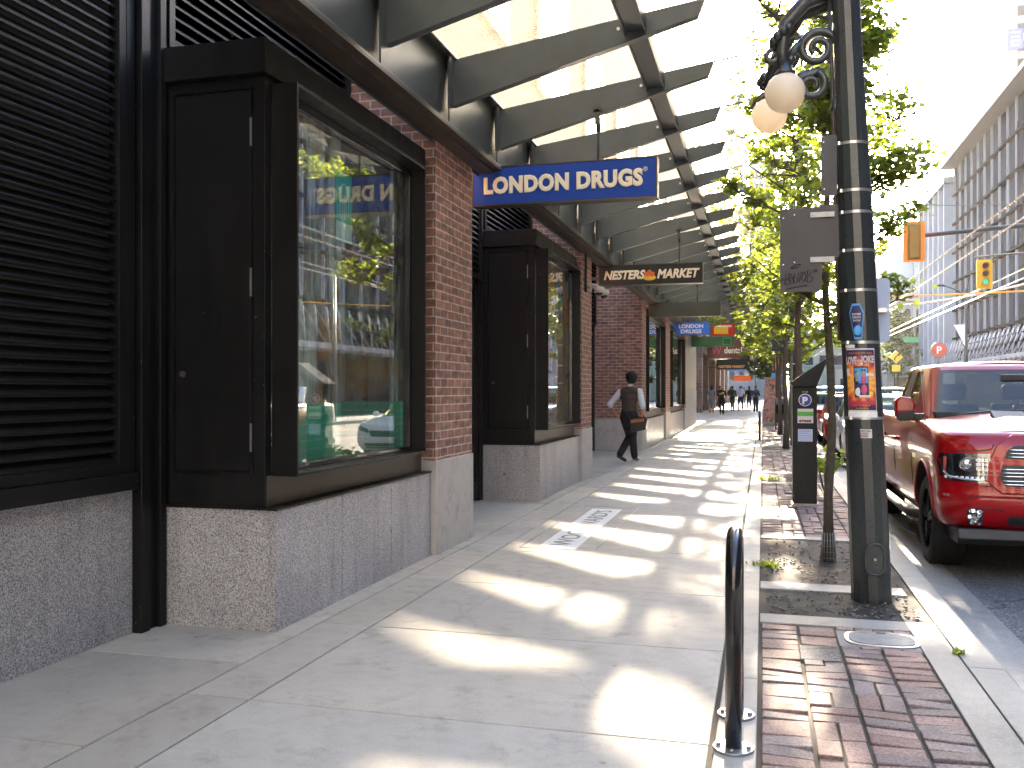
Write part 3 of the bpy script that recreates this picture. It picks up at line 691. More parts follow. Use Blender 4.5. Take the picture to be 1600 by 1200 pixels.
# ================================================================== GLASS CANOPY
DY = 1.47
def make_canopy(k0, k1, label):
    ya = 9.08+DY*(k0-1)-0.4; yb = 9.08+DY*(k1-1)+0.4
    c = thing('glass_canopy', (-2.6, (ya+yb)/2, 3.7), label, 'canopy')
    # wall channel: I section along the street
    m = MB(); X = -2.66
    m.box(X-0.16, X+0.10, ya, yb, 3.70, 3.722); m.box(X-0.012, X+0.006, ya, yb, 3.722, 4.33); m.box(X-0.16, X+0.10, ya, yb, 4.33, 4.35)
    m.box(X-0.16, X-0.148, ya, yb, 3.64, 3.70)
    ch = m.build('wall_girder', 'canopy_steel', c, 0.003)
    f = MB(); f.box(X-0.165, X+0.105, ya, yb, 3.675, 3.699); f.box(X-0.13, X+0.03, ya, yb, 3.655, 3.675); f.build('girder_flange', 'rust_steel', ch)
    for k in range(k0, k1+1):
        Y = 9.08+DY*(k-1); t = 0.04
        b = MB(); b.prism([(-2.64, 3.90), (-2.64, 4.30), (-0.455, 4.61), (-0.51, 4.47)], 'y', Y-t, Y+t)
        bo = b.build('beam', 'canopy_steel', c, 0.004)
        s = MB(); s.box(-2.60, -2.585, Y-0.14, Y+0.14, 3.73, 4.32)
        s.prism([(-2.6, 4.31), (-2.6, 4.322), (-0.22, 4.655), (-0.22, 4.643)], 'y', Y-0.012, Y+0.012); s.build('bracket_plate', 'canopy_steel', bo)
        if k < 12:
            for X in (-1.15, -0.95): MB().cyl((X, Y-t-0.012, 4.43), (X, Y+t+0.012, 4.43), 0.014, 8).build('bolt', 'steel', bo)
    p = MB(); p.box(-1.10, -0.92, ya, yb, 4.40, 4.43) ; p.box(-1.10, -1.085, ya, yb, 4.37, 4.49); p.box(-0.935, -0.92, ya, yb, 4.38, 4.51)
    p.build('purlin', 'canopy_steel', c, 0.003)
    for k in range(k0, k1):
        Y = 9.08+DY*(k-1); g = MB()
        def zz(X): return 4.315+(X+2.6)*0.140
        a, b = Y+0.012, Y+DY-0.012
        for xa, xb in ((-2.6, -1.05), (-1.04, -0.22)):
            g.quad((xa, a, zz(xa)), (xb, a, zz(xb)), (xb, b, zz(xb)), (xa, b, zz(xa)))
        g.build('glass_pane', 'canopy_glass', c)
    return c
make_canopy(-6, 23, 'long steel and frosted glass canopy nearest the camera over the sidewalk')
make_canopy(27, 37, 'farther section of steel and glass canopy down the sidewalk')

# ================================================================== HANGING SIGNS
plain('sign_blue', (0.012, 0.06, 0.36), 0.6, 0, 0.08, 4, spec=0.2); plain('sign_dark', (0.012, 0.013, 0.012), 0.6, 0, 0.2); plain('sign_olive', (0.045, 0.05, 0.035), 0.45, 0, 0.2)
plain('sign_green', (0.01, 0.10, 0.03), 0.4); plain('bright_green', (0.02, 0.30, 0.10), 0.4); plain('orange_red', (0.75, 0.12, 0.02), 0.4); plain('orange', (0.75, 0.25, 0.02), 0.45); plain('yellow', (0.80, 0.50, 0.03), 0.45)
plain('sign_red', (0.55, 0.02, 0.015), 0.4); plain('bright_blue', (0.01, 0.16, 0.70), 0.4); plain('maroon', (0.13, 0.035, 0.03), 0.5); plain('pink', (0.55, 0.06, 0.16), 0.4)
def hanging_sign(Y, x0, x1, z0, z1, m, label, t=0.16, rodx=None, rodtop=4.2):
    s = thing('hanging_sign', ((x0+x1)/2, Y, z0), label, 'sign')
    box1('sign_box', m, s, x0, x1, Y-t/2, Y+t/2, z0, z1, 0.006)
    fr = MB(); e = 0.012
    fr.box(x0-e, x1+e, Y-t/2-0.006, Y+t/2+0.006, z1, z1+e); fr.box(x0-e, x1+e, Y-t/2-0.006, Y+t/2+0.006, z0-e, z0)
    fr.box(x1, x1+e, Y-t/2-0.006, Y+t/2+0.006, z0, z1); fr.box(x0-e, x0, Y-t/2-0.006, Y+t/2+0.006, z0, z1)
    fr.build('sign_frame', 'brown_panel', s)
    r = MB(); X = rodx if rodx is not None else (x0+x1)/2+0.3
    r.cyl((X, Y, z1), (X, Y, rodtop-0.1), 0.012, 8); r.cyl((X, Y, rodtop-0.16), (X, Y, rodtop-0.02), 0.022, 8); 
    r.tube([(X, Y-0.075, rodtop+0.06), (X, Y-0.055, rodtop+0.06)], 0.045, 14); r.cyl((X, Y-0.09, rodtop+0.06), (X, Y-0.05, rodtop+0.06), 0.02, 8)
    r.prism([(X-0.02, rodtop-0.1), (X+0.02, rodtop-0.1), (X+0.03, rodtop+0.04), (X-0.03, rodtop+0.04)], 'y', Y-0.075, Y-0.055)
    r.build('hanger_rod', 'dark_grey', s)
    b = MB(); b.box(-3.3 if x0 > -3 else x0-0.3, x0-0.012, Y-0.025, Y+0.025, z0+0.1, z0+0.15); b.build('wall_arm', 'dark_grey', s)
    return s
f = Vector((1, 0, 0)); U = Vector((0, 0, 1))
s = hanging_sign(9.08, -2.86, -1.0, 3.34, 3.715, 'sign_blue', 'blue hanging drugstore sign with large cream letters nearest the camera', rodx=-1.58, rodtop=4.18)
text('lettering', 'LONDON DRUGS', 0.2, 'cream_light', s, (-2.745, 8.99, 3.455), f, U, 0.0125, 0.001, width=1.62, height=0.18, spacing=1.08)
text('trade_mark', '®', 0.06, 'cream_light', s, (-1.125, 8.997, 3.585), f, U, 0.0, 0.003)
# back face too (it shows in the shop window)
s = hanging_sign(9.08+5*DY, -2.83, -1.02, 3.335, 3.675, 'sign_dark', 'black hanging market sign with slanted cream letters and fruit basket emblem', rodx=-1.42, rodtop=4.22)
YN = 9.08+5*DY-0.083
text('lettering', 'NESTERS', 0.2, 'cream_light', s, (-2.745, YN, 3.43), f, U, 0.009, 0.001, shear=0.25, width=0.74, height=0.165)
text('lettering', 'MARKET', 0.2, 'cream_light', s, (-1.80, YN, 3.43), f, U, 0.009, 0.001, shear=0.25, width=0.74, height=0.165)
m = MB(); m.sphere((-1.93, YN-0.004, 3.44), (0.115, 0.006, 0.05), 18, 8); m.build('emblem_basket', 'yellow', s)
m = MB()
for (dx, dz, r) in ((-0.06, 0.08, 0.035), (0, 0.11, 0.04), (0.06, 0.08, 0.035), (-0.03, 0.055, 0.035), (0.035, 0.055, 0.035)): m.sphere((-1.93+dx, YN-0.006, 3.43+dz), (r, 0.006, r), 12, 6)
m.build('emblem_fruit', 'orange_red', s)
s = hanging_sign(9.08+10*DY, -2.83, -1.03, 3.335, 3.68, 'sign_olive', 'blank dark olive hanging sign with faint panel behind the market sign', rodx=-1.6, rodtop=4.22)
Y3 = 9.08+10*DY-0.083; m = MB()
for k in range(11): m.box(-2.2+k*0.055, -2.165+k*0.055, Y3-0.003, Y3, 3.42, 3.6)
m.build('faint_panel', 'dark_grey', s)
s = hanging_sign(9.08+15*DY, -2.88, -1.70, 3.30, 3.70, 'bright_blue', 'small bright blue drugstore sign with two lines of white letters', rodx=-2.2, rodtop=4.22)
Y4 = 9.08+15*DY-0.083
text('lettering', 'LONDON', 0.17, 'white_paint', s, (-2.30, Y4, 3.52), f, U, 0.006, 0.001, align='CENTER', width=0.80, height=0.13)
text('lettering', 'DRUGS', 0.17, 'white_paint', s, (-2.30, Y4, 3.35), f, U, 0.006, 0.001, align='CENTER', width=0.68, height=0.13)
s = hanging_sign(9.08+17*DY, -1.78, -0.98, 3.42, 3.86, 'sign_red', 'red and yellow hanging sign partly behind leaves beyond the small blue sign', rodx=-1.3, rodtop=4.22)
Y5 = 9.08+17*DY-0.083; m = MB(); m.box(-1.70, -1.2, Y5-0.004, Y5, 3.48, 3.72); m.build('yellow_panel', 'yellow', s)
m = MB(); m.box(-1.66, -1.08, Y5-0.006, Y5-0.003, 3.73, 3.79); m.build('pale_stripe', 'white_paint', s)
s = hanging_sign(9.08+20*DY, -3.10, -1.15, 3.25, 3.62, 'sign_green', 'long green hanging sign with bright green square outline at its end', rodx=-1.9, rodtop=4.22)
Y6 = 9.08+20*DY-0.083; m = MB()
for (a, b, c_, d) in ((-1.58, -1.22, 3.29, 3.33), (-1.58, -1.22, 3.55, 3.59), (-1.58, -1.54, 3.33, 3.55), (-1.26, -1.22, 3.33, 3.55)): m.box(a, b, Y6-0.01, Y6, c_, d)
m.build('square_outline', 'bright_green', s)
s = hanging_sign(50.2, -2.85, -1.15, 3.15, 4.25, 'maroon', 'maroon hanging sign reading dental with a pink W', rodx=-1.9, rodtop=4.5)
text('lettering', 'dental', 0.42, 'white_paint', s, (-1.98, 50.11, 3.42), f, U, 0.012, 0.002, width=0.92, height=0.34)
text('monogram', 'W', 0.5, 'pink', s, (-2.62, 50.11, 3.36), f, U, 0.0, 0.004, width=0.5, height=0.40)
s = hanging_sign(58.5, -2.75, -0.9, 2.75, 3.35, 'sign_dark', 'far black hanging market sign with glowing orange letters', rodx=-1.6, rodtop=4.3)
plain('orange_letter', (0.9, 0.42, 0.08), 0.4)
text('lettering', 'NESTERS MARKET', 0.2, 'orange_letter', s, (-2.65, 58.41, 2.84), f, U, 0.006, 0.002, shear=0.25, width=1.6, height=0.17)
text('script', 'thai', 0.3, 'orange_letter', s, (-2.6, 58.41, 3.08), f, U, 0.006, 0.004, shear=0.3, width=0.5, height=0.24) if False else None

# ================================================================== TROLLEY / LAMP POLE in front
def pole_x(z): return 0.729-0.0405*z
def pole_r(z):
    pts = [(0, 0.135), (0.15, 0.131), (1.9, 0.126), (2.6, 0.118), (3.3, 0.106), (3.9, 0.097), (7.5, 0.085)]
    for (a, ra), (b, rb) in zip(pts[:-1], pts[1:]):
        if z <= b: return ra+(rb-ra)*(z-a)/(b-a)
    return pts[-1][1]
PY = 6.84
def pole_mat():
    m, nt, p, o = mat('pole_paint'); v = coords(nt)
    st = coords(nt, 'Object', (9, 9, 1.2)); n = noise_tex(nt, st, 1.0, 6, 0.7); f = noise_tex(nt, v, 40, 5, 0.8)
    c = ramp(nt, n, [(0.3, (0.010, 0.012, 0.013)), (0.52, (0.022, 0.026, 0.028)), (0.66, (0.014, 0.030, 0.027)), (0.8, (0.05, 0.055, 0.055))])
    c = mix(nt, ramp(nt, f, [(0.66, (0, 0, 0)), (0.74, (0.45,)*3)]), c, (0.16, 0.17, 0.17))
    nt.links.new(c, p.inputs['Base Color']); setp(p, rough=0.3, spec=0.6); bump(nt, p, f, 0.12, 0.003)
    nt.links.new(ramp(nt, f, [(0.3, (0.22,)*3), (0.7, (0.45,)*3)]), p.inputs['Roughness']); MATS['pole_paint'] = m
pole_mat()
pl = thing('lamp_post', (0.729, PY, 0), 'thick black leaning lamp post with steel straps, posters and two globe lamps', 'lamp post')
zs = [-0.05, 0.12, 1.0, 1.9, 2.6, 3.3, 3.9, 5.5, 7.5]
MB().tube([(pole_x(z), PY, z) for z in zs], [pole_r(max(z, 0)) for z in zs], 14, sm=False).build('pole', 'pole_paint', pl, 0.012, 3)
m = MB()
for z in (1.26, 1.78, 2.14, 2.415, 2.68, 2.83, 3.16): m.tube([(pole_x(z), PY, z-0.01), (pole_x(z), PY, z+0.01)], pole_r(z)+0.0025, 28, cap=False); m.box(pole_x(z)-0.10, pole_x(z)-0.085, PY-pole_r(z)*0.75-0.012, PY-pole_r(z)*0.75+0.0, z-0.011, z+0.011)
m.build('steel_straps', 'steel', pl)
m = MB(); X = pole_x(0.3)+0.02
ov = [(X+0.062*math.copysign(abs(math.cos(t))**0.7, math.cos(t)), 0.30+0.105*math.copysign(abs(math.sin(t))**0.8, math.sin(t))) for t in [2*math.pi*i/28 for i in range(28)]]
m.prism(ov, 'y', PY-0.142, PY-0.10)
hh = m.build('hand_hole_cover', 'pole_paint', pl, 0.004)
rm = MB(); rm.tube([(x, PY-0.143, z) for x, z in ov]+[(ov[0][0], PY-0.143, ov[0][1])], 0.009, 8, cap=False); rm.build('rim', 'dark_grey', hh)
MB().cyl((X, PY-0.152, 0.30), (X, PY-0.14, 0.30), 0.010, 6).build('bolt', 'steel', hh)
# conduit up the left side
MB().tube([(pole_x(z)-pole_r(z)-0.012, PY-0.01, z) for z in (1.8, 2.6, 3.3, 4.5)], 0.012, 8).build('conduit', 'rust_steel', pl)
# scroll bracket with two globes
def scroll(c, r0, r1, turns, a0, n=40, ydir=Vector((1, 0, 0)), flip=1):
    out = []
    for i in range(n):
        t = i/(n-1); a = a0+flip*turns*2*math.pi*t; r = r0+(r1-r0)*t
        out.append(Vector(c)+ydir*(r*math.cos(a))+Vector((0, 0, r*math.sin(a))))
    return out
m = MB(); px_ = pole_x(3.9)
m.tube(scroll((px_-0.20, PY, 3.86), 0.13, 0.035, 1.6, 0.3), [0.034-0.014*i/39 for i in range(40)], 8)
m.tube(scroll((px_-0.24, PY-0.01, 3.60), 0.10, 0.03, 1.3, 1.2, flip=-1), [0.030-0.012*i/39 for i in range(40)], 8)
m.tube([(px_-0.06, PY, 4.25), (px_-0.28, PY, 4.2), (px_-0.42, PY, 4.05), (px_-0.44, PY, 3.85), (px_-0.43, PY, 3.72)], [0.05, 0.055, 0.05, 0.045, 0.04], 10)
m.tube([(px_-0.30, PY, 3.92), (px_-0.36, PY, 3.86), (px_-0.40, PY, 3.80)], 0.03, 8)
m.tube([(px_-0.06, PY, 3.50), (px_-0.09, PY, 3.42), (px_-0.04, PY, 3.34)], [0.045, 0.03, 0.012], 8)
m.tube([(px_-0.10, PY, 3.97), (px_-0.02, PY, 3.97)], 0.06, 10)
m.tube(scroll((px_-0.50, PY, 3.83), 0.055, 0.02, 1.0, 1.5, n=18), 0.018, 8)
for k in range(9):
    a = k*0.7; m.sphere((px_-0.44+0.06*math.cos(a), PY+0.05*math.sin(a), 3.80+0.03*k*0.9), 0.035, 8, 6)
for k in range(6): m.sphere((px_-0.20-0.02*k, PY+0.02, 3.70-0.005*k), (0.05, 0.03, 0.04), 8, 6)
# second arm away from the camera
m.tube([(px_-0.10, PY+0.06, 4.2), (px_-0.30, PY+0.35, 4.25), (px_-0.45, PY+0.65, 4.1), (0.06, 7.66, 3.95), (0.05, 7.72, 3.82)], [0.05, 0.05, 0.048, 0.045, 0.04], 10)
m.tube([tuple(p) for p in scroll((px_-0.35, PY+0.42, 3.98), 0.13, 0.03, 1.4, 0.5, ydir=Vector((0.45, -0.9, 0)))], 0.022, 8)
m.tube([(0.05, 7.72, 3.86), (-0.06, 7.75, 3.80), (-0.09, 7.75, 3.74), (-0.12, 7.75, 3.76)], [0.03, 0.022, 0.014, 0.008], 6)
for k in range(8):
    a = k*0.8; m.sphere((0.06+0.07*math.cos(a), 7.72+0.06*math.sin(a), 3.86+0.02*k), 0.042, 8, 6)
br = m.build('scroll_bracket', 'pole_paint', pl)
def globe_mat():
    m, nt, p, o = mat('globe_glass'); setp(p, color=(0.80, 0.74, 0.64), rough=0.25, spec=0.4)
    t = nt.nodes.new('ShaderNodeBsdfTranslucent'); t.inputs[0].default_value = (0.72, 0.64, 0.54, 1)
    mx = nt.nodes.new('ShaderNodeMixShader'); mx.inputs[0].default_value = 0.45
    nt.links.new(p.outputs[0], mx.inputs[1]); nt.links.new(t.outputs[0], mx.inputs[2]); nt.links.new(mx.outputs[0], o.inputs[0]); MATS['globe_glass'] = m
globe_mat()
for (x, y, z) in ((0.153, PY, 3.565), (0.05, 7.72, 3.665)):
    lb = MB().sphere((x, y, z), 0.14, 28, 18).build('globe', 'globe_glass', pl)
    MB().lathe((x, y, z+0.125), [(0.075, 0), (0.07, 0.02), (0.05, 0.045), (0.045, 0.09)], 16).build('globe_cap', 'pole_paint', lb)
# posters and stickers wrapped round the pole
def wrap(name, m, z0, z1, a0, a1, parent, off=0.004, n=12, mt=None):
    rows = []
    for j in range(5):
        z = z0+(z1-z0)*j/4; r = []
        for i in range(n+1):
            a = a0+(a1-a0)*i/n; R_ = pole_r(z)+off
            r.append((pole_x(z)+R_*math.sin(a), PY-R_*math.cos(a), z))
        rows.append(r)
    return MB().grid(rows).build(name, m, parent)
def wrap_text(name, txt, zc, h, ac, wid, m, parent, off=0.0065, bold=0.012):
    me = text_mesh(txt, 1.0, bold, 0.0, align='CENTER'); me.name = name
    bm = bmesh.new(); bm.from_mesh(me)
    bmesh.ops.subdivide_edges(bm, edges=[e for e in bm.edges if e.calc_length() > 0.2], cuts=1); bm.to_mesh(me); bm.free()
    xs = [v.co.x for v in me.vertices]; ysv = [v.co.y for v in me.vertices]; kx = wid/(max(xs)-min(xs)); ky = h/(max(ysv)-min(ysv))
    o0 = origin(parent)
    for v in me.vertices:
        z = zc+(v.co.y-(max(ysv)+min(ysv))/2)*ky; a = ac+v.co.x*kx/pole_r(z); R_ = pole_r(z)+off
        v.co = Vector((pole_x(z)+R_*math.sin(a), PY-R_*math.cos(a), z))-o0
    me.materials.clear(); me.materials.append(MATS[m]); ob = bpy.data.objects.new(name, me); col.objects.link(ob); ob.parent = parent; return ob
def poster_mat():
    m, nt, p, o = mat('poster_print'); tc = nt.nodes.new('ShaderNodeTexCoord'); v = coords(nt)
    # orange burst round the centre on navy and maroon
    mp = nt.nodes.new('ShaderNodeMapping'); mp.inputs['Location'].default_value = (-0.648, 0.0, -1.51); nt.links.new(tc.outputs['Object'], mp.inputs[0])
    sp = nt.nodes.new('ShaderNodeSeparateXYZ'); nt.links.new(mp.outputs[0], sp.inputs[0])
    at = nt.nodes.new('ShaderNodeMath'); at.operation = 'ARCTAN2'; nt.links.new(sp.outputs[0], at.inputs[0]); nt.links.new(sp.outputs[2], at.inputs[1])
    si = nt.nodes.new('ShaderNodeMath'); si.operation = 'MULTIPLY'; si.inputs[1].default_value = 14; nt.links.new(at.outputs[0], si.inputs[0])
    sn = nt.nodes.new('ShaderNodeMath'); sn.operation = 'SINE'; nt.links.new(si.outputs[0], sn.inputs[0])
    cb = nt.nodes.new('ShaderNodeCombineXYZ'); nt.links.new(sp.outputs[0], cb.inputs[0]); nt.links.new(sp.outputs[2], cb.inputs[1])
    ln = nt.nodes.new('ShaderNodeVectorMath'); ln.operation = 'LENGTH'; nt.links.new(cb.outputs[0], ln.inputs[0])
    ad = nt.nodes.new('ShaderNodeMath'); ad.operation = 'MULTIPLY_ADD'; ad.inputs[1].default_value = 0.02; nt.links.new(sn.outputs[0], ad.inputs[0]); nt.links.new(ln.outputs['Value'], ad.inputs[2])
    c = ramp(nt, ad.outputs[0], [(0.07, (0.85, 0.42, 0.08)), (0.115, (0.75, 0.16, 0.03)), (0.15, (0.35, 0.05, 0.05)), (0.20, (0.06, 0.02, 0.08))])
    n = noise_tex(nt, v, 30, 3); c = mix(nt, 0.3, c, ramp(nt, n, [(0.3, (0.6,)*3), (0.7, (1.2,)*3)]), 'MULTIPLY')
    nt.links.new(c, p.inputs['Base Color']); setp(p, rough=0.4); MATS['poster_print'] = m
poster_mat(); plain('paper', (0.62, 0.60, 0.58), 0.7, 0, 0.08); plain('navy', (0.03, 0.02, 0.08), 0.5); plain('sky_blue', (0.05, 0.30, 0.60), 0.5); plain('skin_print', (0.50, 0.26, 0.16), 0.5)
plain('print_red', (0.50, 0.02, 0.06), 0.5); plain('dark_red', (0.20, 0.01, 0.02), 0.5)
po = tag(wrap('poster', 'paper', 1.272, 1.738, -0.92, 0.62, None, 0.003), 'tall colourful comedy show poster wrapped round the black lamp post', 'poster')
pr = wrap('poster_art', 'poster_print', 1.315, 1.728, -0.90, 0.58, po, 0.0045)
wrap_text('title', 'LOVE', 1.655, 0.055, -0.62, 0.075, 'white_paint', po, bold=0.05); wrap_text('title', 'IS A', 1.652, 0.018, -0.19, 0.028, 'white_paint', po, bold=0.05); wrap_text('title', 'JOKE', 1.657, 0.062, 0.23, 0.088, 'white_paint', po, bold=0.05)
wrap_text('tagline', 'STAND-UP COMEDY SHOW + DATING', 1.705, 0.011, -0.16, 0.15, 'yellow', po)
wrap_text('date_line', 'JULY 18 · 7:30 PM', 1.345, 0.012, -0.16, 0.11, 'yellow', po); wrap_text('date_line', 'DOORS 6:30 PM', 1.326, 0.010, -0.16, 0.08, 'yellow', po)
wrap('phone_screen', 'navy', 1.40, 1.615, -0.50, 0.22, po, 0.0055); wrap('phone_screen', 'sky_blue', 1.50, 1.605, -0.46, 0.18, po, 0.006)
def on_pole(a, z, off): R_ = pole_r(z)+off; return (pole_x(z)+R_*math.sin(a), PY-R_*math.cos(a), z)
m = MB()
for (a, z) in ((-0.33, 1.565), (-0.03, 1.572)): m.sphere(on_pole(a, z, 0.005), (0.013, 0.004, 0.017), 10, 8)
m.build('printed_faces', 'skin_print', po)
m = MB()
for (a, z) in ((-0.33, 1.575), (-0.03, 1.588)): m.sphere(on_pole(a, z, 0.0055), (0.014, 0.003, 0.009), 10, 6)
for (a, z) in ((-0.33, 1.52), ): m.sphere(on_pole(a, z, 0.0055), (0.024, 0.003, 0.028), 10, 6)
m.build('printed_hair', 'black_gloss', po)
m = MB(); m.sphere(on_pole(-0.03, 1.525, 0.0055), (0.018, 0.003, 0.03), 10, 6); m.sphere(on_pole(-0.02, 1.455, 0.0055), (0.02, 0.003, 0.035), 10, 6); m.build('printed_dress', 'pink', po)
m = MB(); m.sphere(on_pole(-0.30, 1.44, 0.006), (0.022, 0.003, 0.03), 10, 6); m.box(on_pole(-0.42, 1, 0)[0], on_pole(0.16, 1, 0)[0], PY-pole_r(1.4)-0.007, PY-pole_r(1.4)-0.004, 1.402, 1.418); m.build('printed_highlights', 'paper', po)
m = MB(); m.sphere(on_pole(0.30, 1.425, 0.006), (0.016, 0.003, 0.018), 12, 8); m.build('printed_badge', 'yellow', po)
wrap('banner_strip', 'paper', 1.548, 1.568, 0.1, 0.5, po, 0.0065); wrap('side_ticket', 'paper', 1.55, 1.60, -0.9, -0.72, po, 0.0065)
wrap('foot_strip', 'print_red', 1.355, 1.375, -0.85, 0.5, po, 0.006); wrap('tape', 'pale_stone', 1.265, 1.305, -0.92, 0.62, po, 0.006)
st = tag(wrap('sticker', 'paper', 1.125, 1.185, -0.30, 0.28, None, 0.0035), 'small white sticker with dark red words below the big poster', 'sticker')
wrap_text('lettering', 'EVERYTHING', 1.172, 0.012, -0.05, 0.07, 'dark_red', st, bold=0.03); wrap_text('lettering', 'ALRIGHT', 1.155, 0.012, -0.10, 0.05, 'dark_red', st, bold=0.03); wrap_text('lettering', 'MOM!', 1.137, 0.014, -0.12, 0.045, 'dark_red', st, bold=0.04)
# coffin-shaped sticker
def flat_on_pole(name, pts, m, parent, off):
    n = 8; mb = MB(); 
    top = [on_pole(a, z, off) for a, z in pts]; k = len(top)
    ca = sum(a for a, z in pts)/k; cz = sum(z for a, z in pts)/k
    c = on_pole(ca, cz, off+0.002); mb.v = top+[c]
    for i in range(k): mb.face((i, (i+1) % k, k))
    return mb.build(name, m, parent)
cf = [(-0.45, 2.045), (-0.05, 2.045), (0.14, 1.985), (-0.02, 1.80), (-0.40, 1.80), (-0.62, 1.985)]
cs = tag(flat_on_pole('sticker', cf, 'sky_blue', None, 0.004), 'blue coffin-shaped sticker high on the black lamp post', 'sticker')
cc = (-0.235, 1.93); inner = [(cc[0]+(a-cc[0])*0.84, cc[1]+(z-cc[1])*0.88) for a, z in cf]
flat_on_pole('sticker_field', inner, 'navy', cs, 0.0065)
for i, (tx, wd) in enumerate((('ZOMBIE', 0.055), ('DISCO', 0.05), ('SHOW', 0.045))): wrap_text('lettering', tx, 1.972-i*0.022, 0.015, -0.235, wd, 'white_paint', cs, 0.012, 0.03)
m = MB(); m.sphere(on_pole(-0.2, 1.86, 0.009), (0.03, 0.003, 0.035), 8, 6); m.build('sticker_art', 'sky_blue', cs)
wrap('patch', 'pale_stone', 1.742, 1.765, -0.95, -0.4, pl, 0.004)
# signs seen from behind, strapped to the pole
def sign_back(label, pts, Y, m, th=0.003, holes=(), loc=None):
    s = thing('street_sign', (sum(p[0] for p in pts)/len(pts), Y, min(p[1] for p in pts)), label, 'sign')
    MB().prism(pts, 'y', Y-th/2, Y+th/2).build('plate', m, s)
    if holes:
        h = MB()
        for (x, z) in holes: h.cyl((x, Y-th/2-0.001, z), (x, Y+th/2+0.001, z), 0.005, 10)
        h.build('bolt_holes', 'steel', s)
    return s
plain('sign_back_grey', (0.048, 0.045, 0.047), 0.5, 0.3, 0.15, 2)
def rr(x0, x1, z0, z1, r=0.025, n=5):
    P = []
    for cx, cz, a in ((x1-r, z1-r, 0), (x0+r, z1-r, 90), (x0+r, z0+r, 180), (x1-r, z0+r, 270)):
        for i in range(n): t = R(a+90*i/(n-1)); P.append((cx+r*math.cos(t), cz+r*math.sin(t)))
    return P
YS = PY-0.03
s = sign_back('large grey sign seen from behind with black graffiti, strapped to the lamp post', rr(0.118, 0.40, 2.145, 2.735), YS, 'sign_back_grey', 0.004, ((0.14, 2.67), (0.215, 2.69), (0.14, 2.34), (0.215, 2.355)))
MB().prism(rr(0.385, 0.515, 2.38, 2.75, 0.012), 'y', YS+0.004, YS+0.008).build('side_plate', 'sign_back_grey', s)
for z in (2.682, 2.368):
    m = MB(); m.box(0.322, 0.482, YS-0.012, YS-0.002, z-0.018, z+0.018)
    for x in (0.35, 0.44): m.cyl((x, YS-0.022, z), (x, YS-0.01, z), 0.009, 6)
    m.build('clamp_bar', 'galvanised', s)
ho = MB(); ho.box(0.48, pole_x(2.6), YS+0.0085, YS+0.012, 2.66, 2.69); ho.box(0.48, pole_x(2.6), YS+0.0085, YS+0.012, 2.40, 2.43); ho.build('strap_arm', 'steel', s)
me = text_mesh('"BEEVOB"', 0.1, 0.0, 0.0, shear=0.3)
g = MB()
def scrib(pts, r=0.0028): g.tube([(x, YS-0.003, z) for x, z in pts], r*1.25, 4)
scrib([(0.19, 2.315), (0.22, 2.335), (0.26, 2.34), (0.24, 2.32), (0.2, 2.31), (0.19, 2.315)])
x = 0.15
for k, pts in enumerate([[(0, .0), (.005, .06), (.03, .065), (.02, .035), (.0, .03), (.035, .02), (.02, -.005), (0, .0)], [(.04, .06), (.025, .03), (.035, 0), (.055, .01), (.05, .03), (.03, .035)], [(.06, .06), (.045, .03), (.055, 0), (.075, .01), (.07, .04), (.05, .035)], [(.08, .06), (.085, .0), (.10, .065)], [(.105, .05), (.098, .02), (.112, 0), (.125, .03), (.115, .065), (.105, .05)], [(.13, 0), (.135, .07), (.16, .06), (.14, .035), (.165, .02), (.15, -.005), (.13, 0)], [(.175, .07), (.172, .05)], [(.187, .07), (.184, .05)], [(-.02, .04), (-.022, .02)], [(-.012, .042), (-.014, .022)]]):
    scrib([(x+a*1.15, 2.20+b*1.15+a*0.12) for a, b in pts])
scrib([(0.16, 2.165), (0.22, 2.178), (0.30, 2.19)], 0.003)
g.build('graffiti', 'rubber', s)
s = sign_back('tall narrow grey sign seen from behind, high on the lamp post', rr(0.395, 0.50, 2.81, 3.235, 0.012), YS, 'sign_back_grey', 0.004, ((0.41, 3.19), (0.415, 2.86)))
m = MB(); m.box(0.42, pole_x(3), YS+0.004, YS+0.009, 3.14, 3.17); m.box(0.42, pole_x(3), YS+0.004, YS+0.009, 2.86, 2.89); m.build('strap_arm', 'steel', s)
plain('blue_grey', (0.30, 0.36, 0.50), 0.5, 0.2, 0.06)
s = sign_back('blue grey rounded sign edge showing on the street side of the lamp post', rr(0.70, 0.868, 1.79, 2.245, 0.03), PY+0.16, 'blue_grey')
MB().box(0.70, 0.84, PY+0.10, PY+0.158, 2.0, 2.03).build('strap_arm', 'steel', s)

# ================================================================== PARKING METER KIOSK
pk = thing('parking_meter', (0.51, 12.22, 0), 'dark parking pay station with slanted solar roof and blue P', 'parking meter')
plain('kiosk', (0.014, 0.015, 0.0145), 0.45, 0.0, 0.2, 5, spec=0.25)
MB().box(0.362, 0.655, 12.12, 12.40, 0.0, 1.50).build('cabinet', 'kiosk', pk, 0.012)
MB().box(0.372, 0.50, 12.112, 12.12, 0.05, 0.78).build('lower_door', 'kiosk', pk, 0.003)
MB().box(0.35, 0.668, 12.10, 12.42, -0.01, 0.03).build('base_plate', 'galvanised', pk)
m = MB(); 
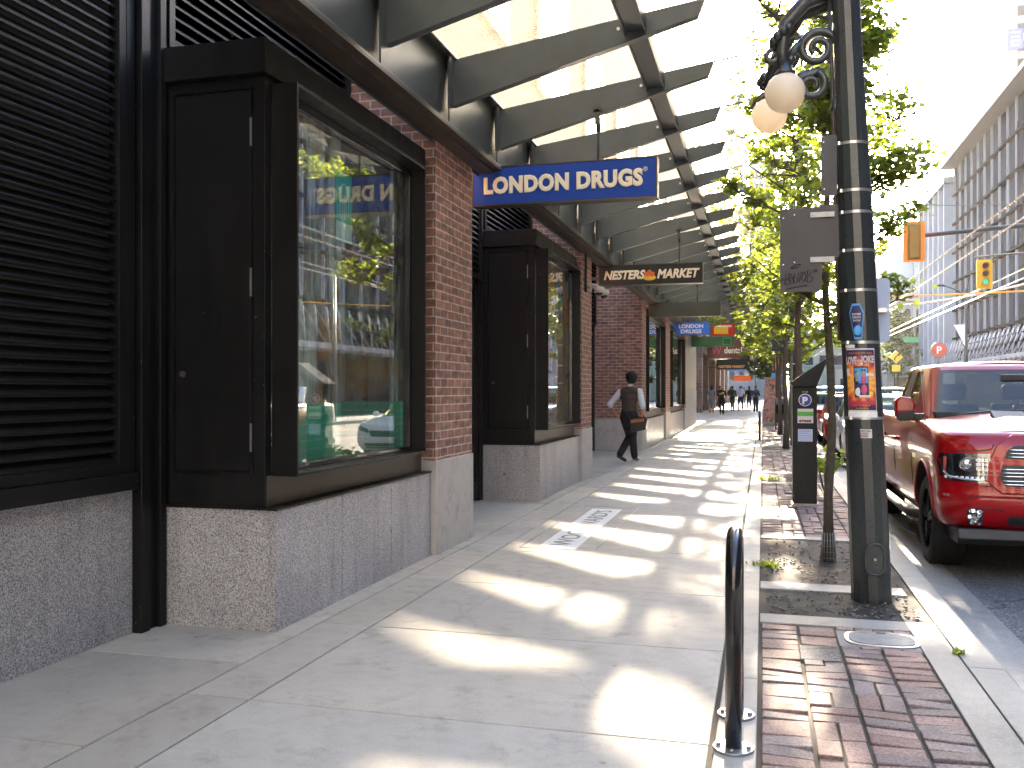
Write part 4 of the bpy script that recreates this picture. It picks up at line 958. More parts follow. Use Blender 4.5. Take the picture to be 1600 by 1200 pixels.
# wedge roof: low on the left, high on the right, with hollow lit underside
m.prism([(0.325, 1.545), (0.37, 1.50), (0.65, 1.50), (0.66, 1.53), (0.785, 1.845), (0.775, 1.86)], 'y', 12.08, 12.44)
m.build('solar_roof', 'kiosk', pk, 0.006)
plain('p_blue', (0.03, 0.05, 0.32), 0.4)
m = MB(); m.cyl((0.51, 12.118, 1.33), (0.51, 12.11, 1.33), 0.078, 32); lg = m.build('badge_ring', 'white_paint', pk)
MB().cyl((0.51, 12.11, 1.33), (0.51, 12.107, 1.33), 0.070, 32).build('badge', 'p_blue', lg)
text('badge_letter', 'P', 0.12, 'white_paint', lg, (0.477, 12.105, 1.285), f, U, 0.006, 0.001, height=0.09, width=0.065)
text('small_word', 'PAY HERE', 0.02, 'white_paint', pk, (0.475, 12.117, 1.425), f, U, 0, 0.001, width=0.07, height=0.012)
dc = box1('decal', 'paper', pk, 0.42, 0.608, 12.114, 12.119, 1.04, 1.22); plain('lime', (0.10, 0.38, 0.06), 0.5)
box1('green_band', 'lime', dc, 0.422, 0.606, 12.112, 12.114, 1.13, 1.185); text('number', '67635', 0.04, 'dark_red', dc, (0.435, 12.112, 1.055), f, U, 0.003, 0.001, width=0.15, height=0.032)
plain('pale_blue', (0.45, 0.52, 0.70), 0.5)
dc = box1('decal', 'pale_blue', pk, 0.425, 0.60, 12.114, 12.119, 0.81, 0.965)
for i, tx in enumerate(('Please return', 'to machine', 'when paying', 'by phone', 'or card')): text('small_print', tx, 0.02, 'p_blue', dc, (0.44, 12.112, 0.935-i*0.028), f, U, 0.0, 0.001, width=0.14 if i != 1 else 0.11, height=0.014)

# ================================================================== BIKE RACKS
def bike_rack(x, y, label, group=None):
    b = thing('bike_rack', (x, y, 0), label, 'bike rack', group)
    h = 0.875; w_ = 0.62; r = 0.0335; pts = [(x, y-0.42, -0.02), (x, y-0.42, 0.5)]
    for i in range(13):
        t = math.pi*i/12; pts.append((x, y-0.42+0.20-0.20*math.cos(t), h-0.20-r+0.20*math.sin(t)))
    y2 = y-0.02
    pts += [(x, y2, 0.5), (x, y2, -0.02)]
    MB().tube(pts, r, 20).build('hoop', 'rack_black', b)
    for yy in (y-0.42, y2):
        fl = MB(); fl.cyl((x, yy, 0.0), (x, yy, 0.012), 0.082, 24)
        fo = fl.build('flange', 'galvanised', b, 0.002)
        bt = MB()
        for k in range(4):
            a = math.pi/4+k*math.pi/2+0.7; bt.cyl((x+0.06*math.cos(a), yy+0.06*math.sin(a), 0.012), (x+0.06*math.cos(a), yy+0.06*math.sin(a), 0.024), 0.010, 8)
        bt.build('bolts', 'steel', fo)
    return b
plain('rack_black', (0.008, 0.008, 0.009), 0.18, 0, 0.3, 30, coat=0.3)
bike_rack(-0.115, 4.25, 'glossy black bike hoop bolted to the sidewalk edge closest to the camera')
bike_rack(-0.09, 27.7, 'far black bike hoop beside the tall printed ad board')

# ================================================================== RIGHT SIDE BUILDINGS
plain('bldg_dark', (0.03, 0.025, 0.023), 1.0, 0, 0.2, 0.5, spec=0.0); plain('bldg_glass', (0.028, 0.030, 0.036), 1.0, 0.0, 0.3, 0.3, spec=0.0); plain('fin', (0.24, 0.245, 0.27), 1.0, 0.0, 0.08, 1, spec=0.0)
plain('rail_dark', (0.015, 0.015, 0.018), 1.0, spec=0.0); plain('fin_dark', (0.06, 0.065, 0.08), 1.0, 0.0, 0.1, 1, spec=0.0); plain('pale_wall', (0.20, 0.20, 0.21), 1.0, 0, 0.08, 0.3); plain('stone_grey', (0.16, 0.165, 0.16), 0.8, 0, 0.15, 0.6)
BX = 17.3
rb = thing('parkade_building', (BX, 40, 0), 'large dark building with pale vertical fins and flat overhanging roof across the street', 'building')
box1('wall', 'bldg_dark', rb, BX+0.3, BX+25, -30, 95.3, 0.02, 22.4)
box1('roof', 'pale_wall', rb, BX-1.0, BX+25.2, -30, 95.9, 22.5, 22.85); 
rs = random.Random(4)
m = MB(); n_ = MB(); y = 95.0; k = 0
while y > -20:
    (m if True else n_).box(BX+0.08, BX+0.25, y-0.13, y, 5.6, 22.4); y -= 2.45; k += 1
m.build('fins', 'fin', rb)
m = MB(); y = 94.2
while y > 20:
    z0 = rs.choice([5.6, 8.96, 11.6]); m.box(BX+0.14, BX+0.26, y-0.06, y, z0, z0+rs.uniform(3, 9)); y -= rs.choice([0.7, 1.1, 1.6])
m.build('thin_fins', 'fin_dark', rb)
m = MB()
for z in (6.3, 8.96, 11.6, 14.4, 17.1, 19.8): m.box(BX-0.02, BX+0.2, -30, 95.2, z-0.09, z+0.09)
m.build('rails', 'rail_dark', rb)
m = MB(); 
for z in (6.3, 8.96, 11.6, 14.4, 17.1, 19.8): m.box(BX+0.24, BX+0.31, -30, 95.2, z+0.3, z+2.4)
m.build('glazing', 'bldg_glass', rb)
m = MB(); m.box(BX-1.4, BX+0.25, -30, 95.2, 3.6, 3.9)
# leaning lattice screen under the first rail
y = 95.0
while y > 25:
    m.tube([(BX-1.5, y, 3.4), (BX-0.5, y-1.5, 5.9)], 0.07, 4); m.tube([(BX-1.5, y-1.5, 3.4), (BX-0.5, y, 5.9)], 0.045, 4); y -= 1.35
m.build('lattice_screen', 'fin', rb)
m = MB(); y = 86.5
for k in range(70):
    for z in (3.9, 4.5, 5.1): m.box(BX-1.45+(z-3.4)*0.4, BX-1.3+(z-3.4)*0.4, y-k*0.9, y-k*0.9+0.3, z, z+0.28)
m.build('screen_blocks', 'bldg_dark', rb)['kind'] = 'stuff'
for k in range(9):
    a = 80-k*7.5; d = box1('shopfront', 'bldg_glass', rb, BX+0.24, BX+0.31, a-5.5, a, 0.3, 3.2)
# fin-clad office beyond
fb = thing('office_building', (BX, 96, 0), 'grey office block clad in tall vertical fins beyond the dark building', 'building')
box1('wall', 'pale_wall', fb, BX+0.4, BX+20, 96.0, 111.5, 0.02, 21.2); m = MB(); y = 111.4
while y > 96.2: m.box(BX-0.5, BX+0.35, y-0.5, y, 3.5, 21.3); y -= 2.9
m.build('fins', 'fin', fb); box1('roof', 'pale_wall', fb, BX-0.6, BX+20, 95.95, 111.8, 21.3, 21.9)
m = MB(); y = 110
while y > 97: m.box(BX+0.32, BX+0.41, y-1.9, y, 3.6, 20.8); y -= 2.9
m.build('dark_strips', 'fin_dark', fb)
def windows(parent, x0, x1, z0, z1, nx, nz, Y, m, frame=None, arch=False, w=0.6, h=0.62, name='window'):
    dx = (x1-x0)/nx; dz = (z1-z0)/nz
    for i in range(nx):
        for j in range(nz):
            cx = x0+dx*(i+0.5); cz = z0+dz*(j+0.45); ww = dx*w/2; hh = dz*h/2
            b = MB()
            if arch:
                pts = [(cx-ww, cz-hh), (cx+ww, cz-hh), (cx+ww, cz+hh)]+[(cx+ww*math.cos(t), cz+hh+ww*math.sin(t)) for t in [math.pi*q/8 for q in range(1, 8)]]+[(cx-ww, cz+hh)]
                b.prism(pts, 'y', Y-0.02, Y+0.05)
            else: b.box(cx-ww, cx+ww, Y-0.02, Y+0.05, cz-hh, cz+hh)
            wn = b.build(name, m, parent)
            if frame: 
                q = MB(); q.box(cx-ww*1.15, cx+ww*1.15, Y-0.18, Y-0.022, cz-hh-0.16, cz-hh); q.build('sill', frame, wn)
# ornate heritage block closing the view on the right
hb = thing('heritage_building', (20, 121, 0), 'ornate pale heritage block with tall arched windows closing the right side of the street', 'building')
box1('wall', 'stone_grey', hb, 14.6, 34, 121, 140, 0.02, 12.9)
m = MB(); m.box(14.2, 34.4, 120.4, 140.4, 12.9, 13.4); m.box(14.4, 34.2, 120.65, 140.2, 12.3, 12.6); m.box(14.4, 34.2, 120.7, 140.2, 7.1, 7.5); m.box(14.4, 34, 120.7, 140, 3.6, 4.0)
for k in range(26): m.box(14.5+k*0.75, 14.75+k*0.75, 120.5, 120.95, 12.6, 12.9)
m.build('cornice', 'pale_wall', hb)
windows(hb, 15, 33.6, 7.7, 12.2, 14, 1, 121, 'bldg_glass', 'pale_wall', True, 0.5, 0.6); windows(hb, 15, 33.6, 4.1, 7.0, 14, 1, 121, 'bldg_glass', 'pale_wall', False, 0.5, 0.7); windows(hb, 15, 33.6, 0.6, 3.4, 5, 1, 121, 'bldg_dark', None, False, 0.75, 0.85, 'shopfront')
m = MB()
for k in range(15): m.box(14.95+k*1.33, 15.2+k*1.33, 120.75, 121.0, 4.0, 12.3)
m.build('pilasters', 'pale_wall', hb)
# green-grey office at the end of the street
eb = thing('street_end_building', (9, 128, 0), 'low beige and green grey building across the far end of the street', 'building')
plain('pale_green', (0.15, 0.18, 0.14), 0.8, 0, 0.1, 0.4); plain('tan_wall', (0.24, 0.22, 0.18), 0.8, 0, 0.12, 0.4)
box1('wall', 'pale_green', eb, 4.6, 14.1, 128, 145, 0.02, 9.0); box1('wall', 'tan_wall', eb, 9.2, 14.4, 127.2, 127.98, 0.02, 4.2); box1('parapet', 'pale_wall', eb, 4.4, 14.3, 127.7, 145, 9.0, 9.5)
windows(eb, 5, 14, 4.4, 9.0, 5, 2, 128, 'bldg_glass', 'pale_wall', False, 0.55, 0.55); windows(eb, 9.5, 14.2, 0.5, 3.6, 4, 1, 127.2, 'bldg_dark', 'pale_wall', False, 0.6, 0.7)
pb = thing('pale_office_block', (24, 165, 0), 'pale plain office block rising behind the ornate heritage block', 'building')
box1('wall', 'pale_wall', pb, 19.6, 30, 165, 185, 0.02, 24.5); box1('side_wing', 'stone_grey', pb, 24, 44, 164, 184.9, 0.02, 27.0); windows(pb, 24.5, 29, 3, 26, 4, 8, 164, 'bldg_glass', None, False, 0.5, 0.55)
tw = thing('tall_tower', (50, 205, 0), 'tall hazy grey concrete tower at the upper right with blue sign', 'building')
box1('shaft', 'stone_grey', tw, 48, 78, 205, 230, 0.02, 84); box1('lower_shaft', 'stone_grey', tw, 46.2, 49, 204, 232, 0.02, 74)
windows(tw, 48.6, 77, 30, 83, 8, 15, 204.96, 'bldg_glass', None, False, 0.62, 0.55); sg = box1('sign_panel', 'p_blue', tw, 47.4, 50.0, 203.7, 203.95, 69.5, 73.5)
m = MB()
for k in range(4): m.box(47.8, 49.3+0.15*(k % 2), 203.6, 203.7, 70.1+k*0.85, 70.35+k*0.85)
m.build('sign_lines', 'white_paint', sg)
lt = thing('distant_tower', (0, 260, 0), 'pale distant tower just left of the lamp globes behind the trees', 'building')
box1('shaft', 'pale_wall', lt, -3.6, 3.0, 260, 275, 0.02, 64); windows(lt, -3.4, 2.8, 3, 62, 5, 18, 260, 'bldg_glass', None, False, 0.6, 0.5)
nb = thing('mid_distance_block', (2, 180, 0), 'mid-rise block in the hazy distance straight down the sidewalk', 'building')
box1('wall', 'dark_grey', nb, -14, 4, 182, 200, 0.02, 20); windows(nb, -13.5, 3.8, 3, 19, 10, 5, 182, 'bldg_dark', None, False, 0.5, 0.55)
bc = thing('added_reflection_block', (5, -52, 0), 'added stone block out of view behind the camera, put in only for reflections', 'building')  # block added out of view so truck paint and glass mirror masonry, not sky
box1('wall', 'stone_grey', bc, -30, 45, -70, -52, 0.02, 46); m = MB()
for i in range(18):
    for j in range(6): m.box(-28+i*4, -25.8+i*4, -52.02, -51.9, 3.5+j*3.7, 5.8+j*3.7)
w_ = m.build('windows', 'bldg_glass', bc)
# brick arcade farther along our side
ab = thing('arcade_building', (-4.5, 80, 0), 'old brown brick building with a row of square pillars farther down the sidewalk', 'building')
box1('wall', 'old_brick', ab, -9, -6.0, 58.5, 118, 0, 12); 
for y0 in (61.5, 68.4, 78.6, 88, 98, 108):
    p = box1('pillar', 'old_brick', ab, -4.75, -3.85, y0, y0+1.1, 0, 3.95); box1('pillar_foot', 'dark_grey', p, -4.5, -4.1, y0-0.05, y0, 0, 0.35)
box1('lintel', 'dark_grey', ab, -9, -3.8, 61.0, 110, 3.95, 4.5); box1('upper_wall', 'old_brick', ab, -9, -4.0, 61.4, 110, 4.5, 12)
aw = thing('awning', (-3, 74, 3.2), 'dark reddish awning sloping out over the far sidewalk', 'awning')
m = MB(); m.prism([(-3.9, 4.8), (-3.9, 5.5), (-0.9, 4.5), (-0.75, 3.95), (-0.95, 3.95)], 'y', 63, 88); m.build('canvas', 'maroon', aw); 
m = MB()
for k in range(13): m.tube([(-3.9, 63+k*2, 4.7), (-0.95, 63+k*2, 3.9)], 0.05, 6)
m.build('frame_ribs', 'rust_steel', aw)

# ================================================================== TRAFFIC SIGNALS, WIRES, POLES
def signal(x, y, z, label, back=False, group=None):
    s = thing('traffic_signal', (x, y, z), label, 'traffic light')
    sg = 1 if back else -1
    bp = MB().prism(rr(x-0.28, x+0.28, z-0.56, z+0.56, 0.05), 'y', y-0.015, y+0.015).build('backboard', 'signal_orange' if back else 'signal_yellow', s)
    hz = MB(); yo = y+0.10 if back else y-0.10
    hz.box(x-0.17, x+0.17, min(y, yo)-0.03, max(y, yo)+0.03, z-0.5, z+0.5)
    if back: hz.box(x-0.14, x+0.14, y-0.10, y-0.02, z-0.46, z+0.46)
    hz.build('housing', 'signal_yellow' if not back else 'signal_olive', s, 0.02)
    for k, mt in enumerate(('lens_red', 'lens_amber', 'lens_green')):
        zc = z+0.31-k*0.31; yf = y+sg*0.14
        ln = MB().cyl((x, yf, zc), (x, yf+sg*0.012, zc), 0.105, 20).build('lens', mt, s)
        v = MB(); v.tube([(x, yf, zc), (x, yf+sg*0.16, zc)], 0.12, 18, cap=False); v.build('visor', 'signal_olive', ln)
    return s
plain('signal_yellow', (0.80, 0.42, 0.015), 0.4); plain('signal_orange', (0.85, 0.22, 0.01), 0.4); plain('signal_olive', (0.30, 0.15, 0.02), 0.5)
plain('lens_red', (0.12, 0.01, 0.01), 0.3); plain('lens_amber', (0.14, 0.04, 0.01), 0.3); emit('lens_green', (0.15, 1.0, 0.55), 0.06)
s1 = signal(4.03, 27.5, 5.56, 'orange traffic signal seen from behind on the long mast arm', True)
s2 = signal(8.22, 39.0, 5.92, 'yellow traffic signal facing the camera and showing green')
ma = thing('signal_mast', (13.4, 27.7, 0), 'dark mast pole with long arm holding the orange signal over the street', 'mast')
MB().tube([(13.4, 27.7, 0), (13.4, 27.7, 6.3)], [0.13, 0.10], 12).build('pole', 'dark_grey', ma)
MB().tube([(13.4, 27.7, 6.3), (8.5, 27.7, 6.02), (3.8, 27.7, 5.72)], [0.10, 0.08, 0.055], 10).build('arm', 'dark_grey', ma)
MB().tube([(4.03, 27.66, 5.72), (4.03, 27.52, 5.62)], 0.05, 8).build('signal_clamp', 'dark_grey', ma)
mb = thing('signal_mast', (13.5, 39.2, 0), 'second dark mast whose thin arm carries the green traffic signal', 'mast')
MB().tube([(13.5, 39.2, 0), (13.5, 39.2, 7.0)], [0.12, 0.09], 12).build('pole', 'dark_grey', mb)
MB().tube([(13.5, 39.2, 6.9), (7.9, 39.2, 6.62)], [0.05, 0.03], 8).build('arm', 'dark_grey', mb); MB().tube([(8.22, 39.15, 6.62), (8.22, 39.05, 6.4)], 0.03, 6).build('signal_clamp', 'dark_grey', mb)
plain('wire_metal', (0.75, 0.62, 0.42), 0.25, 0.9, 0.05); plain('orange_cable', (0.85, 0.38, 0.03), 0.5)
def wire(name, pts, r, m, label):
    c = MB(); c.tube(pts, r, 6); o = c.build(name, m); return tag(o, label, 'overhead wire')
def sag(a, b, s, n=10):
    a, b = Vector(a), Vector(b); return [tuple(a.lerp(b, t/n)+Vector((0, 0, -s*4*(t/n)*(1-t/n)))) for t in range(n+1)]
for i, (X, Z) in enumerate(((5.2, 5.5), (5.9, 5.5), (8.6, 5.6), (9.3, 5.6))):
    lab = ['leftmost trolley wire running down the street above the kerb lane', 'second trolley wire from the left above the near lane', 'third trolley wire from the left over the middle of the street', 'rightmost trolley wire over the far lane'][i]
    wire('trolley_wire', [(X, -5, Z), (X, 120, Z)], 0.022, 'wire_metal', lab)
wire('span_wire', sag((15.6, 46, 7.5), (7.0, 52, 5.9), 0.35)+sag((7.0, 52, 5.9), (4.6, 60, 5.15), 0.1), 0.045, 'wire_metal', 'thick shining sagging wire across the street before the dark building')
wire('orange_cable', sag((5.2, 41, 5.35), (17.0, 41, 5.9), 0.15), 0.035, 'orange_cable', 'orange sleeved cable stretched level across the street')
wire('span_wire', sag((0.9, 31, 7.6), (17.0, 33, 7.9), 0.5), 0.012, 'dark_grey', 'thin dark span wire high across the street from the second black pole')
# street lamp across the road
slm = thing('street_lamp', (13.4, 69, 0), 'slim dark street lamp with curved arm before the finned building', 'street lamp')
MB().tube([(13.4, 69, 0), (13.4, 69, 8.4)], [0.17, 0.08], 10).build('pole', 'dark_grey', slm)
MB().tube([(13.4, 69, 7.6), (12.9, 69, 8.3), (12.2, 69, 8.6), (11.6, 69, 8.65)], [0.05, 0.05, 0.04, 0.03], 8).build('arm', 'dark_grey', slm); MB().sphere((11.8, 69, 8.68), (0.35, 0.12, 0.09), 12, 6).build('lamp_head', 'dark_grey', slm)
m = MB(); m.prism([(12.62, 5.95), (13.32, 5.95), (13.32, 4.5)], 'y', 68.9, 68.95); tag(m.build('banner', 'white_paint'), 'white pointed cloth banner hanging from the slim street lamp', 'banner')
# red round P sign
ps = thing('parking_sign', (13.6, 80.6, 0), 'round red parking sign with white P above the truck roof', 'sign')
MB().tube([(13.6, 80.6, 0), (13.6, 80.6, 4.1)], 0.05, 8).build('post', 'dark_grey', ps)
MB().cyl((13.65, 80.5, 4.69), (13.65, 80.35, 4.69), 0.56, 32).build('disc', 'disc_red', ps) if plain('disc_red', (0.62, 0.07, 0.03), 0.4) else 0
MB().cyl((13.65, 80.6, 4.69), (13.65, 80.5, 4.69), 0.61, 32).build('rim', 'dark_grey', ps)
text('letter', 'P', 0.8, 'white_paint', ps, (13.46, 80.33, 4.41), f, U, 0.02, 0.005, height=0.58, width=0.38)
# yellow diamond sign + orange plate far off
ds = thing('warning_sign', (11.6, 89.4, 0), 'yellow diamond warning sign with arrow beside the truck cab', 'sign')
MB().tube([(11.6, 89.4, 0), (11.6, 89.4, 4.7)], 0.05, 8).build('post', 'dark_grey', ds)
MB().prism([(11.6, 3.85), (12.2, 4.45), (11.6, 5.05), (11.0, 4.45)], 'y', 89.28, 89.32).build('diamond', 'yellow', ds); MB().box(11.25, 11.95, 89.28, 89.32, 3.15, 3.75).build('plate', 'yellow', ds)
m = MB(); m.tube([(11.45, 89.26, 4.15), (11.5, 89.26, 4.45), (11.75, 89.26, 4.65)], 0.05, 6); m.prism([(11.68, 4.75), (11.95, 4.8), (11.85, 4.53)], 'y', 89.25, 89.27); m.build('arrow', 'rubber', ds)
# green street-name sign on a pole far right
ns = thing('street_name_sign', (14.0, 95, 0), 'small green street name sign on a grey post near the heritage block', 'sign')
MB().tube([(14.0, 95, 0), (14.0, 95, 7.8)], 0.07, 8).build('post', 'dark_grey', ns); MB().box(13.0, 14.3, 94.85, 94.9, 6.05, 6.5).build('blade', 'bright_green', ns); MB().box(10.5, 13.9, 94.95, 95, 6.5, 6.55).build('arm', 'bright_green', ns)
# second trolley pole and others on our side
def strap_pole(x, y, r, h, label, zs, cat='pole'):
    s = thing('trolley_pole', (x, y, 0), label, cat)
    MB().tube([(x, y, 0), (x-0.02*h/4, y, h)], [r, r*0.72], 14).build('pole', 'pole_paint', s)
    m = MB()
    for z in zs: m.tube([(x-0.005*z, y, z-0.02), (x-0.005*z, y, z+0.02)], r*0.97+0.004, 16)
    m.build('steel_straps', 'steel', s); return s
strap_pole(0.95, 31, 0.15, 7.8, 'second black trolley pole with steel straps behind the pay station', (1.7, 2.3, 3.0, 3.6))
strap_pole(0.95, 55, 0.15, 7.8, 'third trolley pole farther down the kerb', (1.7, 2.3, 3.0))
pg = thing('sign_post', (0.72, 25.2, 0), 'slim grey green post carrying a parking sign seen from behind', 'sign post')
MB().tube([(0.72, 25.2, 0), (0.72, 25.2, 2.75)], 0.03, 10).build('post', 'pale_green', pg); MB().prism(rr(0.22, 0.68, 2.48, 3.15, 0.03), 'y', 25.17, 25.18).build('sign_plate', 'sign_back_grey', pg)
m = MB(); m.box(0.5, 0.72, 25.15, 25.17, 2.62, 2.66); m.build('bracket', 'steel', pg)
osn = thing('construction_sign', (0.6, 50, 0), 'far orange rectangular sign on a dark post by the kerb', 'sign')
MB().tube([(0.78, 50, 0), (0.78, 50, 3.5)], 0.06, 8).build('post', 'dark_grey', osn); MB().prism(rr(0.50, 0.92, 2.45, 3.45, 0.04), 'y', 49.9, 49.93).build('plate', 'orange', osn)
bb = thing('blue_box_sign', (0.55, 46, 0), 'far blue and yellow sign box on a dark stand beside the ad board', 'sign')
MB().tube([(0.75, 46, 0), (0.75, 46, 1.2)], 0.08, 8).build('stand', 'dark_grey', bb); MB().box(0.40, 0.86, 45.9, 46.1, 1.75, 2.28).build('blue_panel', 'sky_blue', bb, 0.01); MB().box(0.52, 0.86, 45.9, 46.1, 1.38, 1.73).build('yellow_panel', 'yellow', bb, 0.01)
MB().box(0.70, 0.80, 46.0, 46.08, 1.1, 2.2).build('spine', 'dark_grey', bb)
m = MB()
for k, (a, b) in enumerate(((0.48, 0.54), (0.58, 0.64), (0.68, 0.78))): m.box(a, b, 45.89, 45.9, 1.9, 2.05)
m.build('pale_print', 'paper', bb)
def adboard_mat():
    m, nt, p, o = mat('ad_print'); v = coords(nt); n = nt.nodes.new('ShaderNodeTexNoise'); n.inputs['Scale'].default_value = 4; n.inputs['Detail'].default_value = 5; n.inputs['Distortion'].default_value = 1.5; nt.links.new(v, n.inputs['Vector'])
    c = ramp(nt, n.outputs[0], [(0.33, (0.10, 0.04, 0.05)), (0.45, (0.35, 0.14, 0.10)), (0.52, (0.55, 0.28, 0.18)), (0.6, (0.14, 0.10, 0.16)), (0.68, (0.5, 0.35, 0.25))])
    nt.links.new(c, p.inputs['Base Color']); setp(p, rough=0.5); MATS['ad_print'] = m
adboard_mat()
ad = thing('ad_board', (0.2, 40, 0), 'tall board printed with a pinkish figure picture standing by the kerb', 'ad board')
m = MB(); m.prism([(0.0, 0.12), (0.60, 0.12), (0.52, 0.9), (0.50, 1.95), (0.08, 1.95), (0.04, 0.9)], 'y', 39.95, 40.0); m.build('printed_face', 'ad_print', ad)
m = MB(); m.box(-0.02, 0.62, 39.9, 40.15, 0.0, 0.11); m.box(0.06, 0.52, 39.94, 40.02, 1.95, 2.0); m.build('stand', 'tan_wall', ad)
# a pair of newspaper boxes / planters along the kerb far away
for i, (x, y, mt, lab) in enumerate(((0.62, 35.5, 'dark_grey', 'dark kerbside newspaper box between the far trees'), (0.80, 43.0, 'sign_red', 'red kerbside newspaper box beyond the ad board'))):
    nbx = thing('newspaper_box', (x, y, 0), lab, 'newspaper box')
    m = MB(); m.prism([(y-0.2, 0.35), (y+0.2, 0.35), (y+0.2, 1.15), (y-0.1, 1.15), (y-0.2, 1.0)], 'x', x-0.2, x+0.2); m.build('box', mt, nbx, 0.015)
    for dx in (-0.16, 0.16):
        for dy in (-0.16, 0.16): MB().box(x+dx-0.02, x+dx+0.02, y+dy-0.02, y+dy+0.02, 0, 0.35).build('leg', 'dark_grey', nbx); MB().box(x-0.15, x+0.15, y-0.21, y-0.2, 0.6, 0.92).build('window', 'bldg_glass', nbx)
# two pedestrians' worth of far goods: bright shop sign at the far left
fs = thing('far_shop_sign', (-2.2, 90, 2.6), 'far red orange shop sign above the walking crowd', 'sign')
box1('board', 'orange_red', fs, -2.7, -1.1, 89.9, 90.1, 2.35, 2.85, 0.02); box1('top_board', 'bright_blue', fs, -3.2, -1.6, 89.95, 90.15, 3.3, 4.1, 0.02); MB().tube([(-0.7, 90, 0), (-0.7, 90, 4.4)], 0.08, 8).build('post', 'pale_wall', fs)
MB().box(-3.1, -0.7, 90.0, 90.06, 3.15, 3.22).build('bar', 'dark_grey', fs)

# ================================================================== TREES
def leaf_shape(kind):
    if kind == 'maple':
        P = [(0, 0), (0.22, -0.05), (0.48, 0.10), (0.34, 0.28), (0.52, 0.55), (0.28, 0.50), (0.20, 0.62), (0, 1.0), (-0.20, 0.62), (-0.28, 0.50), (-0.52, 0.55), (-0.34, 0.28), (-0.48, 0.10), (-0.22, -0.05)]
    else: P = [(0, 0), (0.32, 0.3), (0.30, 0.6), (0, 1.0), (-0.30, 0.6), (-0.32, 0.3)]
    return np.array([(x, y, 0.12*abs(x)) for x, y in P])
def leaves_mesh(name, pts, size, kind, mt, parent, seed, flat=0.55):
    """one leaf polygon per point (x,y,z), tilted about the horizontal"""
    r = np.random.RandomState(seed); P = leaf_shape(kind); k = len(P); n = len(pts); pts = np.array(pts)
    nrm = r.normal(0, 1, (n, 3)); nrm[:, 2] = np.abs(nrm[:, 2])+flat*2; nrm /= np.linalg.norm(nrm, axis=1)[:, None]
    d = r.normal(0, 1, (n, 3)); d[:, 2] -= 0.4; d -= nrm*np.sum(d*nrm, axis=1)[:, None]; d /= np.linalg.norm(d, axis=1)[:, None]
    s = np.cross(d, nrm); sz = size*(0.65+0.6*r.rand(n))
    V = pts[:, None, :]+sz[:, None, None]*(P[None, :, 0:1]*s[:, None, :]+P[None, :, 1:2]*d[:, None, :]+P[None, :, 2:3]*nrm[:, None, :])
    V = V.reshape(-1, 3)-np.array(origin(parent))
    me = bpy.data.meshes.new(name); me.vertices.add(n*k); me.vertices.foreach_set('co', V.ravel().astype(np.float32))
    me.loops.add(n*k); me.loops.foreach_set('vertex_index', np.arange(n*k, dtype=np.int32))
    me.polygons.add(n); me.polygons.foreach_set('loop_start', np.arange(0, n*k, k, dtype=np.int32)); me.polygons.foreach_set('loop_total', np.full(n, k, dtype=np.int32))
    me.update(); me.validate(); me.materials.append(MATS[mt]); ob = bpy.data.objects.new(name, me); col.objects.link(ob); ob.parent = parent; return ob
